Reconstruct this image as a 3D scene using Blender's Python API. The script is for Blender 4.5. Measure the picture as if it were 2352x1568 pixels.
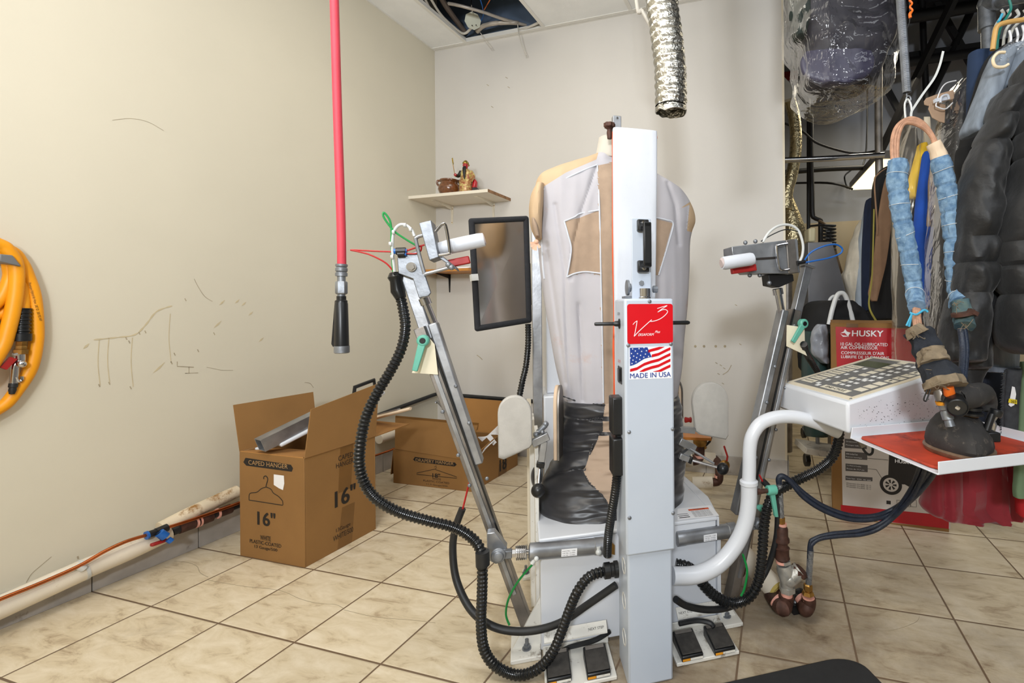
import bpy, math, random
from mathutils import Vector, Matrix, noise
random.seed(7)
for o in list(bpy.data.objects): bpy.data.objects.remove(o)
SC = bpy.context.scene
COL = SC.collection
# ------------------------------------------------------------------ camera
F, PX, CY, YAW, ROLL = 1082.2, 1475.0, 710.7, 0.2829, 0.00818
RC = Matrix.Rotation(YAW, 3, 'Z') @ Matrix.Rotation(ROLL, 3, 'Y')
CAMP = Vector((0, 0, 1.0))
cd = bpy.data.cameras.new('camera')
cam = bpy.data.objects.new('camera', cd); COL.objects.link(cam)
cd.sensor_width = 36; cd.lens = F * 36 / 2352; cd.clip_start = 0.05
cd.shift_x = -(PX - 1176) / 2352; cd.shift_y = -(784 - CY) / 2352
cx, cyv, cz = RC @ Vector((1, 0, 0)), RC @ Vector((0, 0, 1)), RC @ Vector((0, -1, 0))
cam.matrix_world = Matrix(((cx.x, cyv.x, cz.x, 0), (cx.y, cyv.y, cz.y, 0), (cx.z, cyv.z, cz.z, 1.0), (0, 0, 0, 1)))
SC.camera = cam
# ------------------------------------------------------------------ light
W = bpy.data.worlds.new('world'); SC.world = W; W.use_nodes = True
W.node_tree.nodes['Background'].inputs[0].default_value = (0.9, 0.86, 0.8, 1)
W.node_tree.nodes['Background'].inputs[1].default_value = 0.15
SC.view_settings.view_transform = 'Standard'; SC.view_settings.look = 'None'
SC.view_settings.exposure = 0.25; SC.view_settings.gamma = 1
SC.view_settings.use_curve_mapping = False
def area(name, loc, to, sx, sy, w, col):
    l = bpy.data.lights.new(name, 'AREA'); l.shape = 'RECTANGLE'; l.size = sx; l.size_y = sy; l.energy = w; l.color = col
    o = bpy.data.objects.new(name, l); COL.objects.link(o); o.location = loc
    o.rotation_euler = (Vector(to) - Vector(loc)).to_track_quat('-Z', 'Y').to_euler(); return o
area('ceiling_lamp_light', (-0.9, 0.1, 2.86), (-0.9, 0.1, 0), 1.2, 0.6, 17, (1, 0.93, 0.82))
area('ceiling_lamp_light', (-1.2, 1.75, 2.86), (-1.2, 1.75, 0), 0.6, 0.6, 6, (1, 0.93, 0.82))
area('back_room_lamp_light', (1.3, 4.2, 2.95), (1.3, 4.2, 0), 1.2, 0.6, 20, (1, 0.9, 0.7))
area('flash_light', (0.30, -1.45, 1.85), (-0.5, 2.4, 1.2), 0.30, 0.22, 46, (0.90, 0.95, 1))
area('bounce_flash_light', (-0.9, -0.6, 2.0), (-1.3, 0.6, 2.9), 0.4, 0.3, 27, (0.93, 0.96, 1))
area('right_fill_light', (1.6, 0.4, 2.9), (1.3, 0.9, 0), 1.4, 0.6, 17, (0.92, 0.96, 1))  # added fill without a fixture, brightens and cools the right-hand floor
# ------------------------------------------------------------------ frames: room (x,y,z) and machine (a,b,z)
MY = math.radians(30.7)
AX = Vector((math.cos(MY), math.sin(MY), 0)); BX = Vector((-math.sin(MY), math.cos(MY), 0)); ZX = Vector((0, 0, 1))
NRM = {'a': AX, 'b': BX, 'x': Vector((1, 0, 0)), 'y': Vector((0, 1, 0)), 'z': ZX}
def at(u, v, **k):
    """photo measurement -> point on a known plane of the room or the machine"""
    r = RC @ Vector(((u - PX) / F, 1, (CY - v) / F))
    (n, c), = k.items()
    t = c if n == 'd' else (c - NRM[n].dot(CAMP)) / NRM[n].dot(r)
    return CAMP + r * t
def pj(P):
    d = RC.transposed() @ (P - CAMP)
    return PX + F * d.x / d.y, CY - F * d.z / d.y
def M(a, b, z): return AX * a + BX * b + Vector((0, 0, z))
CR = RC @ Vector((1, 0, 0)); CF = RC @ Vector((0, 1, 0))
CR = Vector((CR.x, CR.y, 0)).normalized(); CF = Vector((CF.x, CF.y, 0)).normalized()
# ------------------------------------------------------------------ materials
def srgb(c):
    return tuple(((x / 255) / 12.92 if x / 255 <= 0.04045 else ((x / 255 + 0.055) / 1.055) ** 2.4) for x in c)
MATS = {}
def mat(name, c, rough=0.6, metal=0.0, var=0.12, vs=8.0, bump=0.0, bs=60.0, emit=0, spec=0.5, c2=None, stretch=None, dirt=None, coat=0, sheen=0, bdist=0.002):
    if name in MATS: return MATS[name]
    m = bpy.data.materials.new(name); m.use_nodes = True; nt = m.node_tree; N = nt.nodes; L = nt.links
    p = N['Principled BSDF']; MATS[name] = m
    col = srgb(c) if max(c) > 1.001 else c
    p.inputs['Roughness'].default_value = rough; p.inputs['Metallic'].default_value = metal
    p.inputs['Specular IOR Level'].default_value = spec
    if coat: p.inputs['Coat Weight'].default_value = coat
    if sheen: p.inputs['Sheen Weight'].default_value = sheen
    tc = N.new('ShaderNodeTexCoord'); mp = N.new('ShaderNodeMapping'); L.new(tc.outputs['Object'], mp.inputs[0])
    if stretch: mp.inputs['Scale'].default_value = stretch
    nz = N.new('ShaderNodeTexNoise'); nz.inputs['Scale'].default_value = vs; nz.inputs['Detail'].default_value = 5
    L.new(mp.outputs[0], nz.inputs['Vector'])
    rp = N.new('ShaderNodeValToRGB'); L.new(nz.outputs['Fac'], rp.inputs[0])
    d = srgb(c2) if c2 else tuple(x * (1 - var) for x in col)
    e = col if c2 else tuple(min(1, x * (1 + var * 0.6)) for x in col)
    rp.color_ramp.elements[0].position = 0.35; rp.color_ramp.elements[1].position = 0.65
    rp.color_ramp.elements[0].color = (*d, 1); rp.color_ramp.elements[1].color = (*e, 1)
    out = rp.outputs[0]
    if dirt:
        n2 = N.new('ShaderNodeTexNoise'); n2.inputs['Scale'].default_value = dirt[1]; n2.inputs['Detail'].default_value = 8
        n2.inputs['Roughness'].default_value = 0.7
        L.new(tc.outputs['Object'], n2.inputs['Vector'])
        r2 = N.new('ShaderNodeValToRGB'); L.new(n2.outputs['Fac'], r2.inputs[0])
        r2.color_ramp.elements[0].position = dirt[2]; r2.color_ramp.elements[1].position = dirt[2] + 0.12
        mx = N.new('ShaderNodeMix'); mx.data_type = 'RGBA'; L.new(r2.outputs[0], mx.inputs[0]); L.new(out, mx.inputs[6])
        mx.inputs[7].default_value = (*srgb(dirt[0]), 1); out = mx.outputs[2]
    L.new(out, p.inputs['Base Color'])
    if bump:
        nb = N.new('ShaderNodeTexNoise'); nb.inputs['Scale'].default_value = bs; nb.inputs['Detail'].default_value = 4
        L.new(mp.outputs[0], nb.inputs['Vector'])
        bp = N.new('ShaderNodeBump'); bp.inputs['Strength'].default_value = bump; bp.inputs['Distance'].default_value = bdist
        L.new(nb.outputs['Fac'], bp.inputs['Height']); L.new(bp.outputs[0], p.inputs['Normal'])
    if emit:
        p.inputs['Emission Color'].default_value = (*col, 1); p.inputs['Emission Strength'].default_value = emit
    return m
def plastic_film(name, tint=(255, 255, 255), alpha=0.03, rough=0.1, bscale=14, bdist=0.03, k=0.75, haze=0.0):
    """thin clear sheet: mostly see-through, glossy by angle on its crinkles"""
    m = bpy.data.materials.new(name); m.use_nodes = True; nt = m.node_tree; N = nt.nodes; L = nt.links; MATS[name] = m
    g = N.new('ShaderNodeBsdfGlossy'); g.inputs['Color'].default_value = (*srgb(tint), 1); g.inputs['Roughness'].default_value = rough
    tr = N.new('ShaderNodeBsdfTransparent'); mx = N.new('ShaderNodeMixShader')
    tc = N.new('ShaderNodeTexCoord'); nb = N.new('ShaderNodeTexNoise'); nb.inputs['Scale'].default_value = bscale; nb.inputs['Detail'].default_value = 4
    nb.inputs['Distortion'].default_value = 1.2
    mp = N.new('ShaderNodeMapping'); mp.inputs['Scale'].default_value = (1, 1, 0.45)
    L.new(tc.outputs['Object'], mp.inputs[0]); L.new(mp.outputs[0], nb.inputs['Vector'])
    bp = N.new('ShaderNodeBump'); bp.inputs['Strength'].default_value = 0.8; bp.inputs['Distance'].default_value = bdist
    L.new(nb.outputs['Fac'], bp.inputs['Height']); L.new(bp.outputs[0], g.inputs['Normal'])
    lw = N.new('ShaderNodeLayerWeight'); lw.inputs[0].default_value = 0.2; L.new(bp.outputs[0], lw.inputs['Normal'])
    ma = N.new('ShaderNodeMath'); ma.operation = 'MULTIPLY_ADD'; ma.use_clamp = True; L.new(lw.outputs['Fresnel'], ma.inputs[0]); ma.inputs[1].default_value = k; ma.inputs[2].default_value = alpha
    L.new(ma.outputs[0], mx.inputs[0]); L.new(tr.outputs[0], mx.inputs[1]); L.new(g.outputs[0], mx.inputs[2])
    out = mx.outputs[0]
    if haze:
        d = N.new('ShaderNodeBsdfDiffuse'); d.inputs['Color'].default_value = (*srgb(tint), 1); m2 = N.new('ShaderNodeMixShader'); m2.inputs[0].default_value = haze
        L.new(out, m2.inputs[1]); L.new(d.outputs[0], m2.inputs[2]); out = m2.outputs[0]
    L.new(out, N['Material Output'].inputs[0]); return m
# ------------------------------------------------------------------ mesh builder
class MB:
    def __init__(s): s.v = []; s.f = []; s.m = []; s.flat = False
    def add(s, vs, fs, mi=0):
        o = len(s.v); s.v += [Vector(p) for p in vs]; s.f += [tuple(i + o for i in f) for f in fs]; s.m += [mi] * len(fs); return s
    def hexa(s, p, mi=0):  # 4 bottom, 4 top
        return s.add(p, [(3, 2, 1, 0), (4, 5, 6, 7), (0, 1, 5, 4), (1, 2, 6, 5), (2, 3, 7, 6), (3, 0, 4, 7)], mi)
    def box(s, x0, x1, y0, y1, z0, z1, mi=0, fr=None):
        f = fr or (lambda x, y, z: Vector((x, y, z)))
        return s.hexa([f(x0, y0, z0), f(x1, y0, z0), f(x1, y1, z0), f(x0, y1, z0), f(x0, y0, z1), f(x1, y0, z1), f(x1, y1, z1), f(x0, y1, z1)], mi)
    def beam(s, p, q, w, h, up=ZX, mi=0):
        p, q = Vector(p), Vector(q); t = (q - p).normalized(); x = t.cross(Vector(up)).normalized(); y = x.cross(t)
        c = [(-w / 2, -h / 2), (w / 2, -h / 2), (w / 2, h / 2), (-w / 2, h / 2)]
        return s.hexa([p + x * a + y * b for a, b in c] + [q + x * a + y * b for a, b in c], mi)
    def prism(s, poly, vec, mi=0):
        n = len(poly); a = [Vector(p) for p in poly]; b = [p + Vector(vec) for p in a]
        return s.add(a + b, [tuple(range(n))[::-1], tuple(range(n, 2 * n))] + [(i, (i + 1) % n, n + (i + 1) % n, n + i) for i in range(n)], mi)
    def rings(s, R, caps=True, mi=0, mfun=None):
        n = len(R[0]); o = len(s.v)
        for r in R: s.v += r
        for j in range(len(R) - 1):
            for i in range(n):
                a, b = o + j * n + i, o + j * n + (i + 1) % n
                f = (a, b, b + n, a + n); s.f.append(f)
                s.m.append(mfun(sum((s.v[k] for k in f), Vector()) / 4) if mfun else mi)
        if caps:
            s.f.append(tuple(o + i for i in range(n))[::-1]); s.m.append(mi)
            k = o + (len(R) - 1) * n; s.f.append(tuple(k + i for i in range(n))); s.m.append(mi)
        return s
    def tube(s, P, r, n=12, caps=True, mi=0, jit=0):
        P = [Vector(p) for p in P]; m = len(P); T = []
        for i in range(m):
            a = P[min(i + 1, m - 1)] - P[max(i - 1, 0)]; T.append(a.normalized() if a.length else Vector((0, 0, 1)))
        ref = Vector((0, 0, 1)) if abs(T[0].z) < 0.9 else Vector((1, 0, 0))
        x = T[0].cross(ref).normalized(); R = []
        for i in range(m):
            x = (x - T[i] * x.dot(T[i])).normalized(); y = T[i].cross(x)
            ri = r[i] if hasattr(r, '__len__') else r
            ring = []
            for k in range(n):
                an = 2 * math.pi * k / n; rr = ri
                if jit: rr *= 1 + jit * noise.noise(P[i] * 45 + Vector((math.cos(an), math.sin(an), 0)) * 2.5)
                ring.append(P[i] + x * math.cos(an) * rr + y * math.sin(an) * rr)
            R.append(ring)
        return s.rings(R, caps, mi)
    def cyl(s, p, q, r, n=20, mi=0, r2=None): return s.tube([p, q], [r, r if r2 is None else r2], n, True, mi)
    def sph(s, c, r, n=16, mi=0, sq=(1, 1, 1)):
        c = Vector(c); R = []
        for j in range(n + 1):
            t = math.pi * j / n; k = max(math.sin(t), 1e-3)
            R.append([c + Vector((math.cos(2 * math.pi * i / n) * k * r * sq[0], math.sin(2 * math.pi * i / n) * k * r * sq[1], -math.cos(t) * r * sq[2])) for i in range(n)])
        return s.rings(R, True, mi)
    def lathe(s, p, ax, prof, n=24, mi=0):
        p = Vector(p); ax = Vector(ax).normalized(); x = ax.orthogonal().normalized(); y = ax.cross(x)
        return s.rings([[p + ax * h + (x * math.cos(2 * math.pi * i / n) + y * math.sin(2 * math.pi * i / n)) * max(r, 1e-4) for i in range(n)] for r, h in prof], True, mi)
    def hexn(s, p, ax, r, h, mi=0): return s.lathe(p, ax, [(r, 0), (r, h)], 6, mi)
    def ribbon(s, P, w, nrm, mi=0, th=0.0004):
        P = [Vector(p) for p in P]; nrm = Vector(nrm).normalized(); L_, R_ = [], []
        for i in range(len(P)):
            t = (P[min(i + 1, len(P) - 1)] - P[max(i - 1, 0)]).normalized(); sd = t.cross(nrm).normalized()
            ww = w[i] if hasattr(w, '__len__') else w
            L_.append(P[i] + sd * ww / 2); R_.append(P[i] - sd * ww / 2)
        return s.rings([[l, r, r + nrm * th, l + nrm * th] for l, r in zip(L_, R_)], True, mi)
def sm(pts, n=8):
    P = [Vector(p) for p in pts]; out = []
    for i in range(len(P) - 1):
        p0, p1, p2, p3 = P[max(i - 1, 0)], P[i], P[i + 1], P[min(i + 2, len(P) - 1)]
        for k in range(n):
            t = k / n
            out.append(0.5 * ((2 * p1) + (p2 - p0) * t + (2 * p0 - 5 * p1 + 4 * p2 - p3) * t * t + (3 * p1 - p0 - 3 * p2 + p3) * t ** 3))
    out.append(P[-1]); return out
def resample(P, step):
    out = [P[0]]; acc = 0
    for i in range(len(P) - 1):
        a, b = P[i], P[i + 1]; l = (b - a).length; pos = step - acc
        while pos <= l and l > 0:
            out.append(a.lerp(b, pos / l)); pos += step
        acc = (acc + l) % step if l else acc
    return out
def ribbed(mb, pts, r, pitch=0.009, depth=0.16, n=12, mi=0):
    P = resample(sm(pts, 10), pitch / 4)
    rr = [r * (1 - depth * (0.0 if k % 4 in (0, 1) else 1.0)) for k in range(len(P))]
    return mb.tube(P, rr, n, True, mi)
def segd(u, v, a, b):
    """nearest point of the segment ab to (u,v): (distance, pu, pv)"""
    (x1, y1), (x2, y2) = a, b; dx, dy = x2 - x1, y2 - y1; l = dx * dx + dy * dy
    t = max(0, min(1, ((u - x1) * dx + (v - y1) * dy) / l)) if l else 0
    pu, pv = x1 + t * dx, y1 + t * dy; return math.hypot(u - pu, v - pv), pu, pv
def tailor(mb, polys, creases, bmax, snap=1.7, depth=.007, wd=5.0):
    """lay the cloth mesh along its panel edges and press its creases in (front side only)"""
    segs = [(q[i], q[(i + 1) % len(q)]) for q in polys for i in range(len(q))]; cs = [(c[i], c[i + 1]) for c in creases for i in range(len(c) - 1)]
    for k, p in enumerate(mb.v):
        if BX.dot(p) > bmax: continue
        u, v = pj(p); t = CF.dot(p - CAMP) / F; best = None
        for a, b in segs:
            if min(a[0], b[0]) - 3 < u < max(a[0], b[0]) + 3 and min(a[1], b[1]) - 3 < v < max(a[1], b[1]) + 3:
                d, pu, pv = segd(u, v, a, b)
                if d < snap and (best is None or d < best[0]): best = (d, pu, pv)
        if best: p = p + CR * ((best[1] - u) * t) - ZX * ((best[2] - v) * t)
        near = [segd(u, v, a, b)[0] for a, b in cs if min(a[0], b[0]) - 20 < u < max(a[0], b[0]) + 20 and min(a[1], b[1]) - 20 < v < max(a[1], b[1]) + 20]
        if near: p = p + BX * depth * math.exp(-(min(near) / wd) ** 2)
        mb.v[k] = p
# ------------------------------------------------------------------ objects
WL = {}
def mesh_obj(name, mb, mats, parent=None, loc=None, smooth=35, bevel=0, subsurf=0):
    base = WL[parent.name] if parent is not None else (Vector(loc) if loc is not None else Vector((0, 0, 0)))
    me = bpy.data.meshes.new(name); me.from_pydata([p - base for p in mb.v], [], mb.f)
    for m in (mats if isinstance(mats, (list, tuple)) else [mats]): me.materials.append(m)
    me.polygons.foreach_set('material_index', mb.m)
    me.update()
    if smooth and not mb.flat:
        me.polygons.foreach_set('use_smooth', [True] * len(me.polygons))
        try: me.set_sharp_from_angle(angle=math.radians(smooth))
        except Exception: pass
    o = bpy.data.objects.new(name, me); COL.objects.link(o)
    if parent is not None: o.parent = parent
    elif loc is not None: o.location = base
    WL[o.name] = base
    if bevel:
        b = o.modifiers.new('bevel', 'BEVEL'); b.width = bevel; b.segments = 2; b.limit_method = 'ANGLE'; b.angle_limit = math.radians(50)
    if subsurf:
        b = o.modifiers.new('subsurf', 'SUBSURF'); b.levels = subsurf; b.render_levels = subsurf
    return o
def part(name, mb, m, parent, **k):
    lab = k.pop('label', None); o = mesh_obj(name, mb, m, parent, **k)
    if lab: o['label'] = lab
    return o
def tag(o, label, cat, group=None):
    o['label'] = label; o['category'] = cat
    if group: o['group'] = group
    return o
def thing(name, loc, label, cat, group=None):
    o = bpy.data.objects.new(name, None); COL.objects.link(o); o.location = loc; o.empty_display_size = 0.05
    WL[o.name] = Vector(loc); return tag(o, label, cat, group)
def single(name, mb, m, loc, label, cat, group=None, **k):
    return tag(mesh_obj(name, mb, m, None, loc, **k), label, cat, group)
def struct(name, mb, m, parent=None, **k):
    o = mesh_obj(name, mb, m, parent, **k)
    if parent is None: o['kind'] = 'structure'
    return o
def text(txt, p, xd, yd, w, h, m, parent, name='lettering', bold=0.0, shear=0.0, sub=None, lift=0.0006, spacing=1.0):
    """flat lettering: p = lower-left, xd/yd unit directions, w/h size"""
    c = bpy.data.curves.new('t', 'FONT'); c.body = txt; c.size = 1; c.shear = shear; c.resolution_u = 3
    c.space_character = spacing
    o = bpy.data.objects.new('t', c); me = bpy.data.meshes.new_from_object(o)
    vs = [v.co.copy() for v in me.vertices]; fs = [tuple(q.vertices) for q in me.polygons]
    bpy.data.objects.remove(o); bpy.data.curves.remove(c); bpy.data.meshes.remove(me)
    if not vs: return None
    x0, x1 = min(v.x for v in vs), max(v.x for v in vs); y0, y1 = min(v.y for v in vs), max(v.y for v in vs)
    xd, yd = Vector(xd), Vector(yd); nn = xd.cross(yd).normalized()
    sx, sy = w / (x1 - x0), h / (y1 - y0)
    mb = sub or MB(); bb = bold * h * 0.9
    for q_, (dx, dy) in enumerate(((0, 0),) if not bold else ((-bb, -bb * .5), (bb, -bb * .5), (-bb, bb * .5), (bb, bb * .5), (0, 0))):
        mb.add([Vector(p) + xd * ((v.x - x0) * sx + dx) + yd * ((v.y - y0) * sy + dy) + nn * (lift + .00006 * q_) for v in vs], fs)
    mb.flat = True
    return mb if sub is not None else part(name, mb, m, parent)
def interp(rows, n):
    """smooth resample of numeric rows"""
    P = rows; out = []
    for k in range(n):
        t = k / (n - 1) * (len(P) - 1); i = min(int(t), len(P) - 2); f = t - i
        p0, p1, p2, p3 = P[max(i - 1, 0)], P[i], P[i + 1], P[min(i + 2, len(P) - 1)]
        out.append([0.5 * (2 * b + (c - a) * f + (2 * a - 5 * b + 4 * c - d) * f * f + (3 * b - a - 3 * c + d) * f ** 3) for a, b, c, d in zip(p0, p1, p2, p3)])
    return out
def loft(mb, rows, key, val, th, nr=40, n=48, amp=0.0, fs=(18, 18, 3), pw=0.8, mfun=None, mi=0, seed=0, quilt=None):
    """closed body from left/right widths measured at heights: rows of (v, uL, uR[, plane shift[, thickness]])"""
    rows = [list(r) + [0] * (5 - len(r)) if len(r) < 5 else list(r) for r in rows]
    for r in rows:
        if r[4] == 0: r[4] = th
    R = []; off = Vector((seed * 3.1, seed * 1.7, seed * 0.9))
    RR = interp(rows, nr)
    for j, (v, ul, ur, sh, t) in enumerate(RR):
        f_ = j / (nr - 1); t *= min(1, math.sqrt(.06 + f_ / .035), math.sqrt(.12 + (1 - f_) / .03))
        a, b = at(ul, v, **{key: val + sh}), at(ur, v, **{key: val + sh}); c = (a + b) / 2; h = (b - a) / 2
        h.z = 0; nrm = Vector((h.y, -h.x, 0)).normalized()
        if nrm.dot(CF) < 0: nrm = -nrm
        q = 1.0
        if quilt: ph = (v / quilt[0] + 0.5 * math.sin(v * 0.021)) % 1; q = 1 + quilt[1] * (math.sin(ph * math.pi) ** 0.5 - 0.6)
        ring = []
        for i in range(n):
            an = 2 * math.pi * i / n; cs, sn = math.cos(an), math.sin(an)
            e = math.copysign(abs(cs) ** pw, cs); g = math.copysign(abs(sn) ** pw, sn)
            P = c + h * e * (1 if q >= 1 else (0.5 + 0.5 * q)) + nrm * g * t * q
            if amp:
                Q = Vector((P.dot(CR) * fs[0], P.dot(CF) * fs[1], P.z * fs[2])) + off
                dn = noise.noise(Q) + 0.5 * noise.noise(Q * 2.1)
                out = (h.normalized() * cs * 0.35 + nrm * sn)
                P = P + out * amp * dn
            ring.append(P)
        R.append(ring)
    return mb.rings(R, True, mi, mfun)
def inpoly(u, v, poly):
    c = False; n = len(poly)
    for i in range(n):
        (x1, y1), (x2, y2) = poly[i], poly[(i + 1) % n]
        if (y1 > v) != (y2 > v) and u < (x2 - x1) * (v - y1) / (y2 - y1) + x1: c = not c
    return c
# ------------------------------------------------------------------ shared materials
m_white = mat('white_enamel', (190, 199, 212), 0.3, var=0.03, vs=3, dirt=((150, 140, 125), 60, 0.74))
m_whiteb = mat('warm_white_enamel', (217, 220, 226), 0.3, var=0.03, vs=3, dirt=((150, 140, 125), 60, 0.74))
m_whitedirty = mat('dirty_white_enamel', (225, 222, 214), 0.45, var=0.08, vs=9, dirt=((120, 105, 88), 26, 0.56))
m_cream = mat('cream_enamel', (226, 214, 190), 0.4, var=0.05)
m_steel = mat('brushed_steel', (168, 170, 174), 0.42, 0.85, var=0.25, vs=14, bump=0.15, bs=90)
m_steeldk = mat('grimy_steel', (146, 140, 134), 0.48, 0.85, var=0.3, vs=12, bump=0.2, bs=70)
m_chrome = mat('chrome', (205, 205, 208), 0.12, 1.0, var=0.05)
m_zinc = mat('zinc_plate', (142, 146, 152), 0.5, 0.8, var=0.25, vs=30, bump=0.25, bs=120)
m_black = mat('black_plastic', (22, 23, 25), 0.35, var=0.2)
m_rubber = mat('black_rubber', (30, 31, 33), 0.5, var=0.3, vs=20, dirt=((70, 66, 60), 30, 0.62))
m_hose = mat('black_corrugated_plastic', (20, 22, 24), 0.25, var=0.3, vs=12, dirt=((58, 55, 50), 18, 0.62))
m_teal = mat('teal_plastic', (96, 172, 152), 0.4, var=0.1, dirt=((70, 60, 45), 60, 0.68))
m_pad = mat('white_cotton_pad', (208, 212, 220), 0.85, var=0.03, bump=0.2, bs=300)
m_greypad = mat('grey_felt_pad', (188, 184, 177), 0.95, var=0.05, vs=40, bump=0.3, bs=350)
m_red = mat('red_silicone', (168, 30, 28), 0.5, var=0.2)
m_orange = mat('orange_piping', (214, 80, 30), 0.55, var=0.15)
m_card = mat('cardboard', (142, 103, 56), 0.85, var=0.07, vs=5, bump=0.05, bs=200)
m_cardin = mat('cardboard_inner', (166, 118, 62), 0.85, var=0.06, vs=5)
m_tape = mat('packing_tape', (118, 82, 40), 0.35, var=0.08)
m_ink = mat('black_ink', (30, 24, 20), 0.7, var=0.1)
m_inkw = mat('cream_ink', (176, 138, 90), 0.8, var=0.05)
m_copper = mat('copper_pipe', (196, 112, 66), 0.28, 1.0, var=0.25, vs=10)
m_rust = mat('rusty_fitting', (84, 56, 46), 0.6, 0.4, var=0.35, vs=40, bump=0.3, bs=120)
m_pink = mat('ptfe_copper_joint', (232, 168, 150), 0.5, var=0.15, vs=60)
m_insul = mat('pipe_insulation', (226, 216, 198), 0.8, var=0.08, vs=8, dirt=((150, 108, 52), 9, 0.63), bump=0.2, bs=40)
m_brass = mat('brass', (170, 130, 70), 0.35, 0.9, var=0.3, vs=30)
m_wblue = mat('blue_ink', (18, 56, 140), 0.5, var=0.02)
m_wwhite = mat('white_ink', (240, 240, 243), 0.5, var=0.01)
m_wred = mat('red_label', (206, 10, 26), 0.3, var=0.04)
m_grey = mat('grey_overlay', (112, 112, 112), 0.45, var=0.04)
# ------------------------------------------------------------------ structure
XW, YB, XE, H = -2.394, 2.877, 0.027, 2.89
TS, TY0 = 0.3249, 1.075
def node_floor():
    m = bpy.data.materials.new('ceramic_floor_tiles'); m.use_nodes = True; nt = m.node_tree; N = nt.nodes; L = nt.links; p = N['Principled BSDF']
    tc = N.new('ShaderNodeTexCoord'); sp = N.new('ShaderNodeSeparateXYZ'); L.new(tc.outputs['Object'], sp.inputs[0])
    def mth(op, a, b=None):
        n = N.new('ShaderNodeMath'); n.operation = op
        for i, x in enumerate((a, b)):
            if x is None: continue
            if isinstance(x, (int, float)): n.inputs[i].default_value = x
            else: L.new(x, n.inputs[i])
        return n.outputs[0]
    tx = mth('DIVIDE', mth('SUBTRACT', sp.outputs[0], XW), TS); ty = mth('DIVIDE', mth('SUBTRACT', sp.outputs[1], TY0 - 20 * TS), TS)
    fx, fy = mth('FRACT', tx), mth('FRACT', ty)
    ex = mth('MINIMUM', fx, mth('SUBTRACT', 1.0, fx)); ey = mth('MINIMUM', fy, mth('SUBTRACT', 1.0, fy))
    e = mth('MINIMUM', ex, ey)
    nz = N.new('ShaderNodeTexNoise'); nz.inputs['Scale'].default_value = 8; nz.inputs['Detail'].default_value = 11; nz.inputs['Roughness'].default_value = 0.68
    nz.inputs['Distortion'].default_value = 0.6
    cv = N.new('ShaderNodeCombineXYZ'); L.new(mth('FLOOR', tx), cv.inputs[0]); L.new(mth('FLOOR', ty), cv.inputs[1])
    wn = N.new('ShaderNodeTexWhiteNoise'); wn.noise_dimensions = '2D'; L.new(cv.outputs[0], wn.inputs['Vector'])
    va = N.new('ShaderNodeVectorMath'); va.operation = 'MULTIPLY_ADD'; L.new(wn.outputs['Color'], va.inputs[0]); va.inputs[1].default_value = (9, 9, 9); L.new(tc.outputs['Object'], va.inputs[2])
    mp = N.new('ShaderNodeMapping'); mp.inputs['Scale'].default_value = (1.0, 2.6, 1); mp.inputs['Rotation'].default_value = (0, 0, 0.7); L.new(va.outputs[0], mp.inputs[0])
    L.new(mp.outputs[0], nz.inputs['Vector'])
    rp = N.new('ShaderNodeValToRGB'); L.new(nz.outputs['Fac'], rp.inputs[0]); E = rp.color_ramp.elements
    E[0].position = 0.28; E[0].color = (*srgb((162, 138, 108)), 1); E[1].position = 0.66; E[1].color = (*srgb((228, 214, 188)), 1)
    k = E.new(0.45); k.color = (*srgb((212, 195, 163)), 1)
    hv = N.new('ShaderNodeHueSaturation'); L.new(rp.outputs[0], hv.inputs['Color']); hv.inputs['Saturation'].default_value = 0.95
    L.new(mth('ADD', mth('MULTIPLY', wn.outputs['Value'], 0.12), 0.9), hv.inputs['Value'])
    # noisy darker patches, strongest around the machine
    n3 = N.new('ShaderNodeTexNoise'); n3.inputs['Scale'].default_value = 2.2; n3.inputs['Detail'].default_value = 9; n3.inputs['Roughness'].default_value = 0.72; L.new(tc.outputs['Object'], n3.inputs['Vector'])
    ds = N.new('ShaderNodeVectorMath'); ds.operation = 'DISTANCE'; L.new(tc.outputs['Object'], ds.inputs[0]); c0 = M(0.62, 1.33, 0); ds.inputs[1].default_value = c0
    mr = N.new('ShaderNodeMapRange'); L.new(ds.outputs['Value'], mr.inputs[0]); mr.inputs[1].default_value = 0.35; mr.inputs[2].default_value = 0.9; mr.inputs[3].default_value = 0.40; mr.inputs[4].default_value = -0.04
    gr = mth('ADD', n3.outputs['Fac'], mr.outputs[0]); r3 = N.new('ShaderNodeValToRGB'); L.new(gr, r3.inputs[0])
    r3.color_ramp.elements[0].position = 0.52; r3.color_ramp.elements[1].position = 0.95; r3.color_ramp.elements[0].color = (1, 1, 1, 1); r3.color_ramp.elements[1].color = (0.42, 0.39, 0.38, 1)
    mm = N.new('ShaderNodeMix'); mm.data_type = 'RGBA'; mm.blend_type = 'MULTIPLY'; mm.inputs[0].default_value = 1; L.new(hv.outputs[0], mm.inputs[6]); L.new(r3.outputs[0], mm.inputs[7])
    mx = N.new('ShaderNodeMix'); mx.data_type = 'RGBA'; L.new(mth('LESS_THAN', e, 0.0095), mx.inputs[0]); L.new(mm.outputs[2], mx.inputs[6]); mx.inputs[7].default_value = (*srgb((112, 92, 72)), 1)
    L.new(mx.outputs[2], p.inputs['Base Color']); p.inputs['Roughness'].default_value = 0.42
    bp = N.new('ShaderNodeBump'); bp.inputs['Distance'].default_value = 0.002; bp.inputs['Strength'].default_value = 0.6
    mre = N.new('ShaderNodeMapRange'); L.new(e, mre.inputs[0]); mre.inputs[1].default_value = 0.006; mre.inputs[2].default_value = 0.02
    L.new(mre.outputs[0], bp.inputs['Height']); L.new(bp.outputs[0], p.inputs['Normal'])
    return m
m_floor = node_floor()
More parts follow.
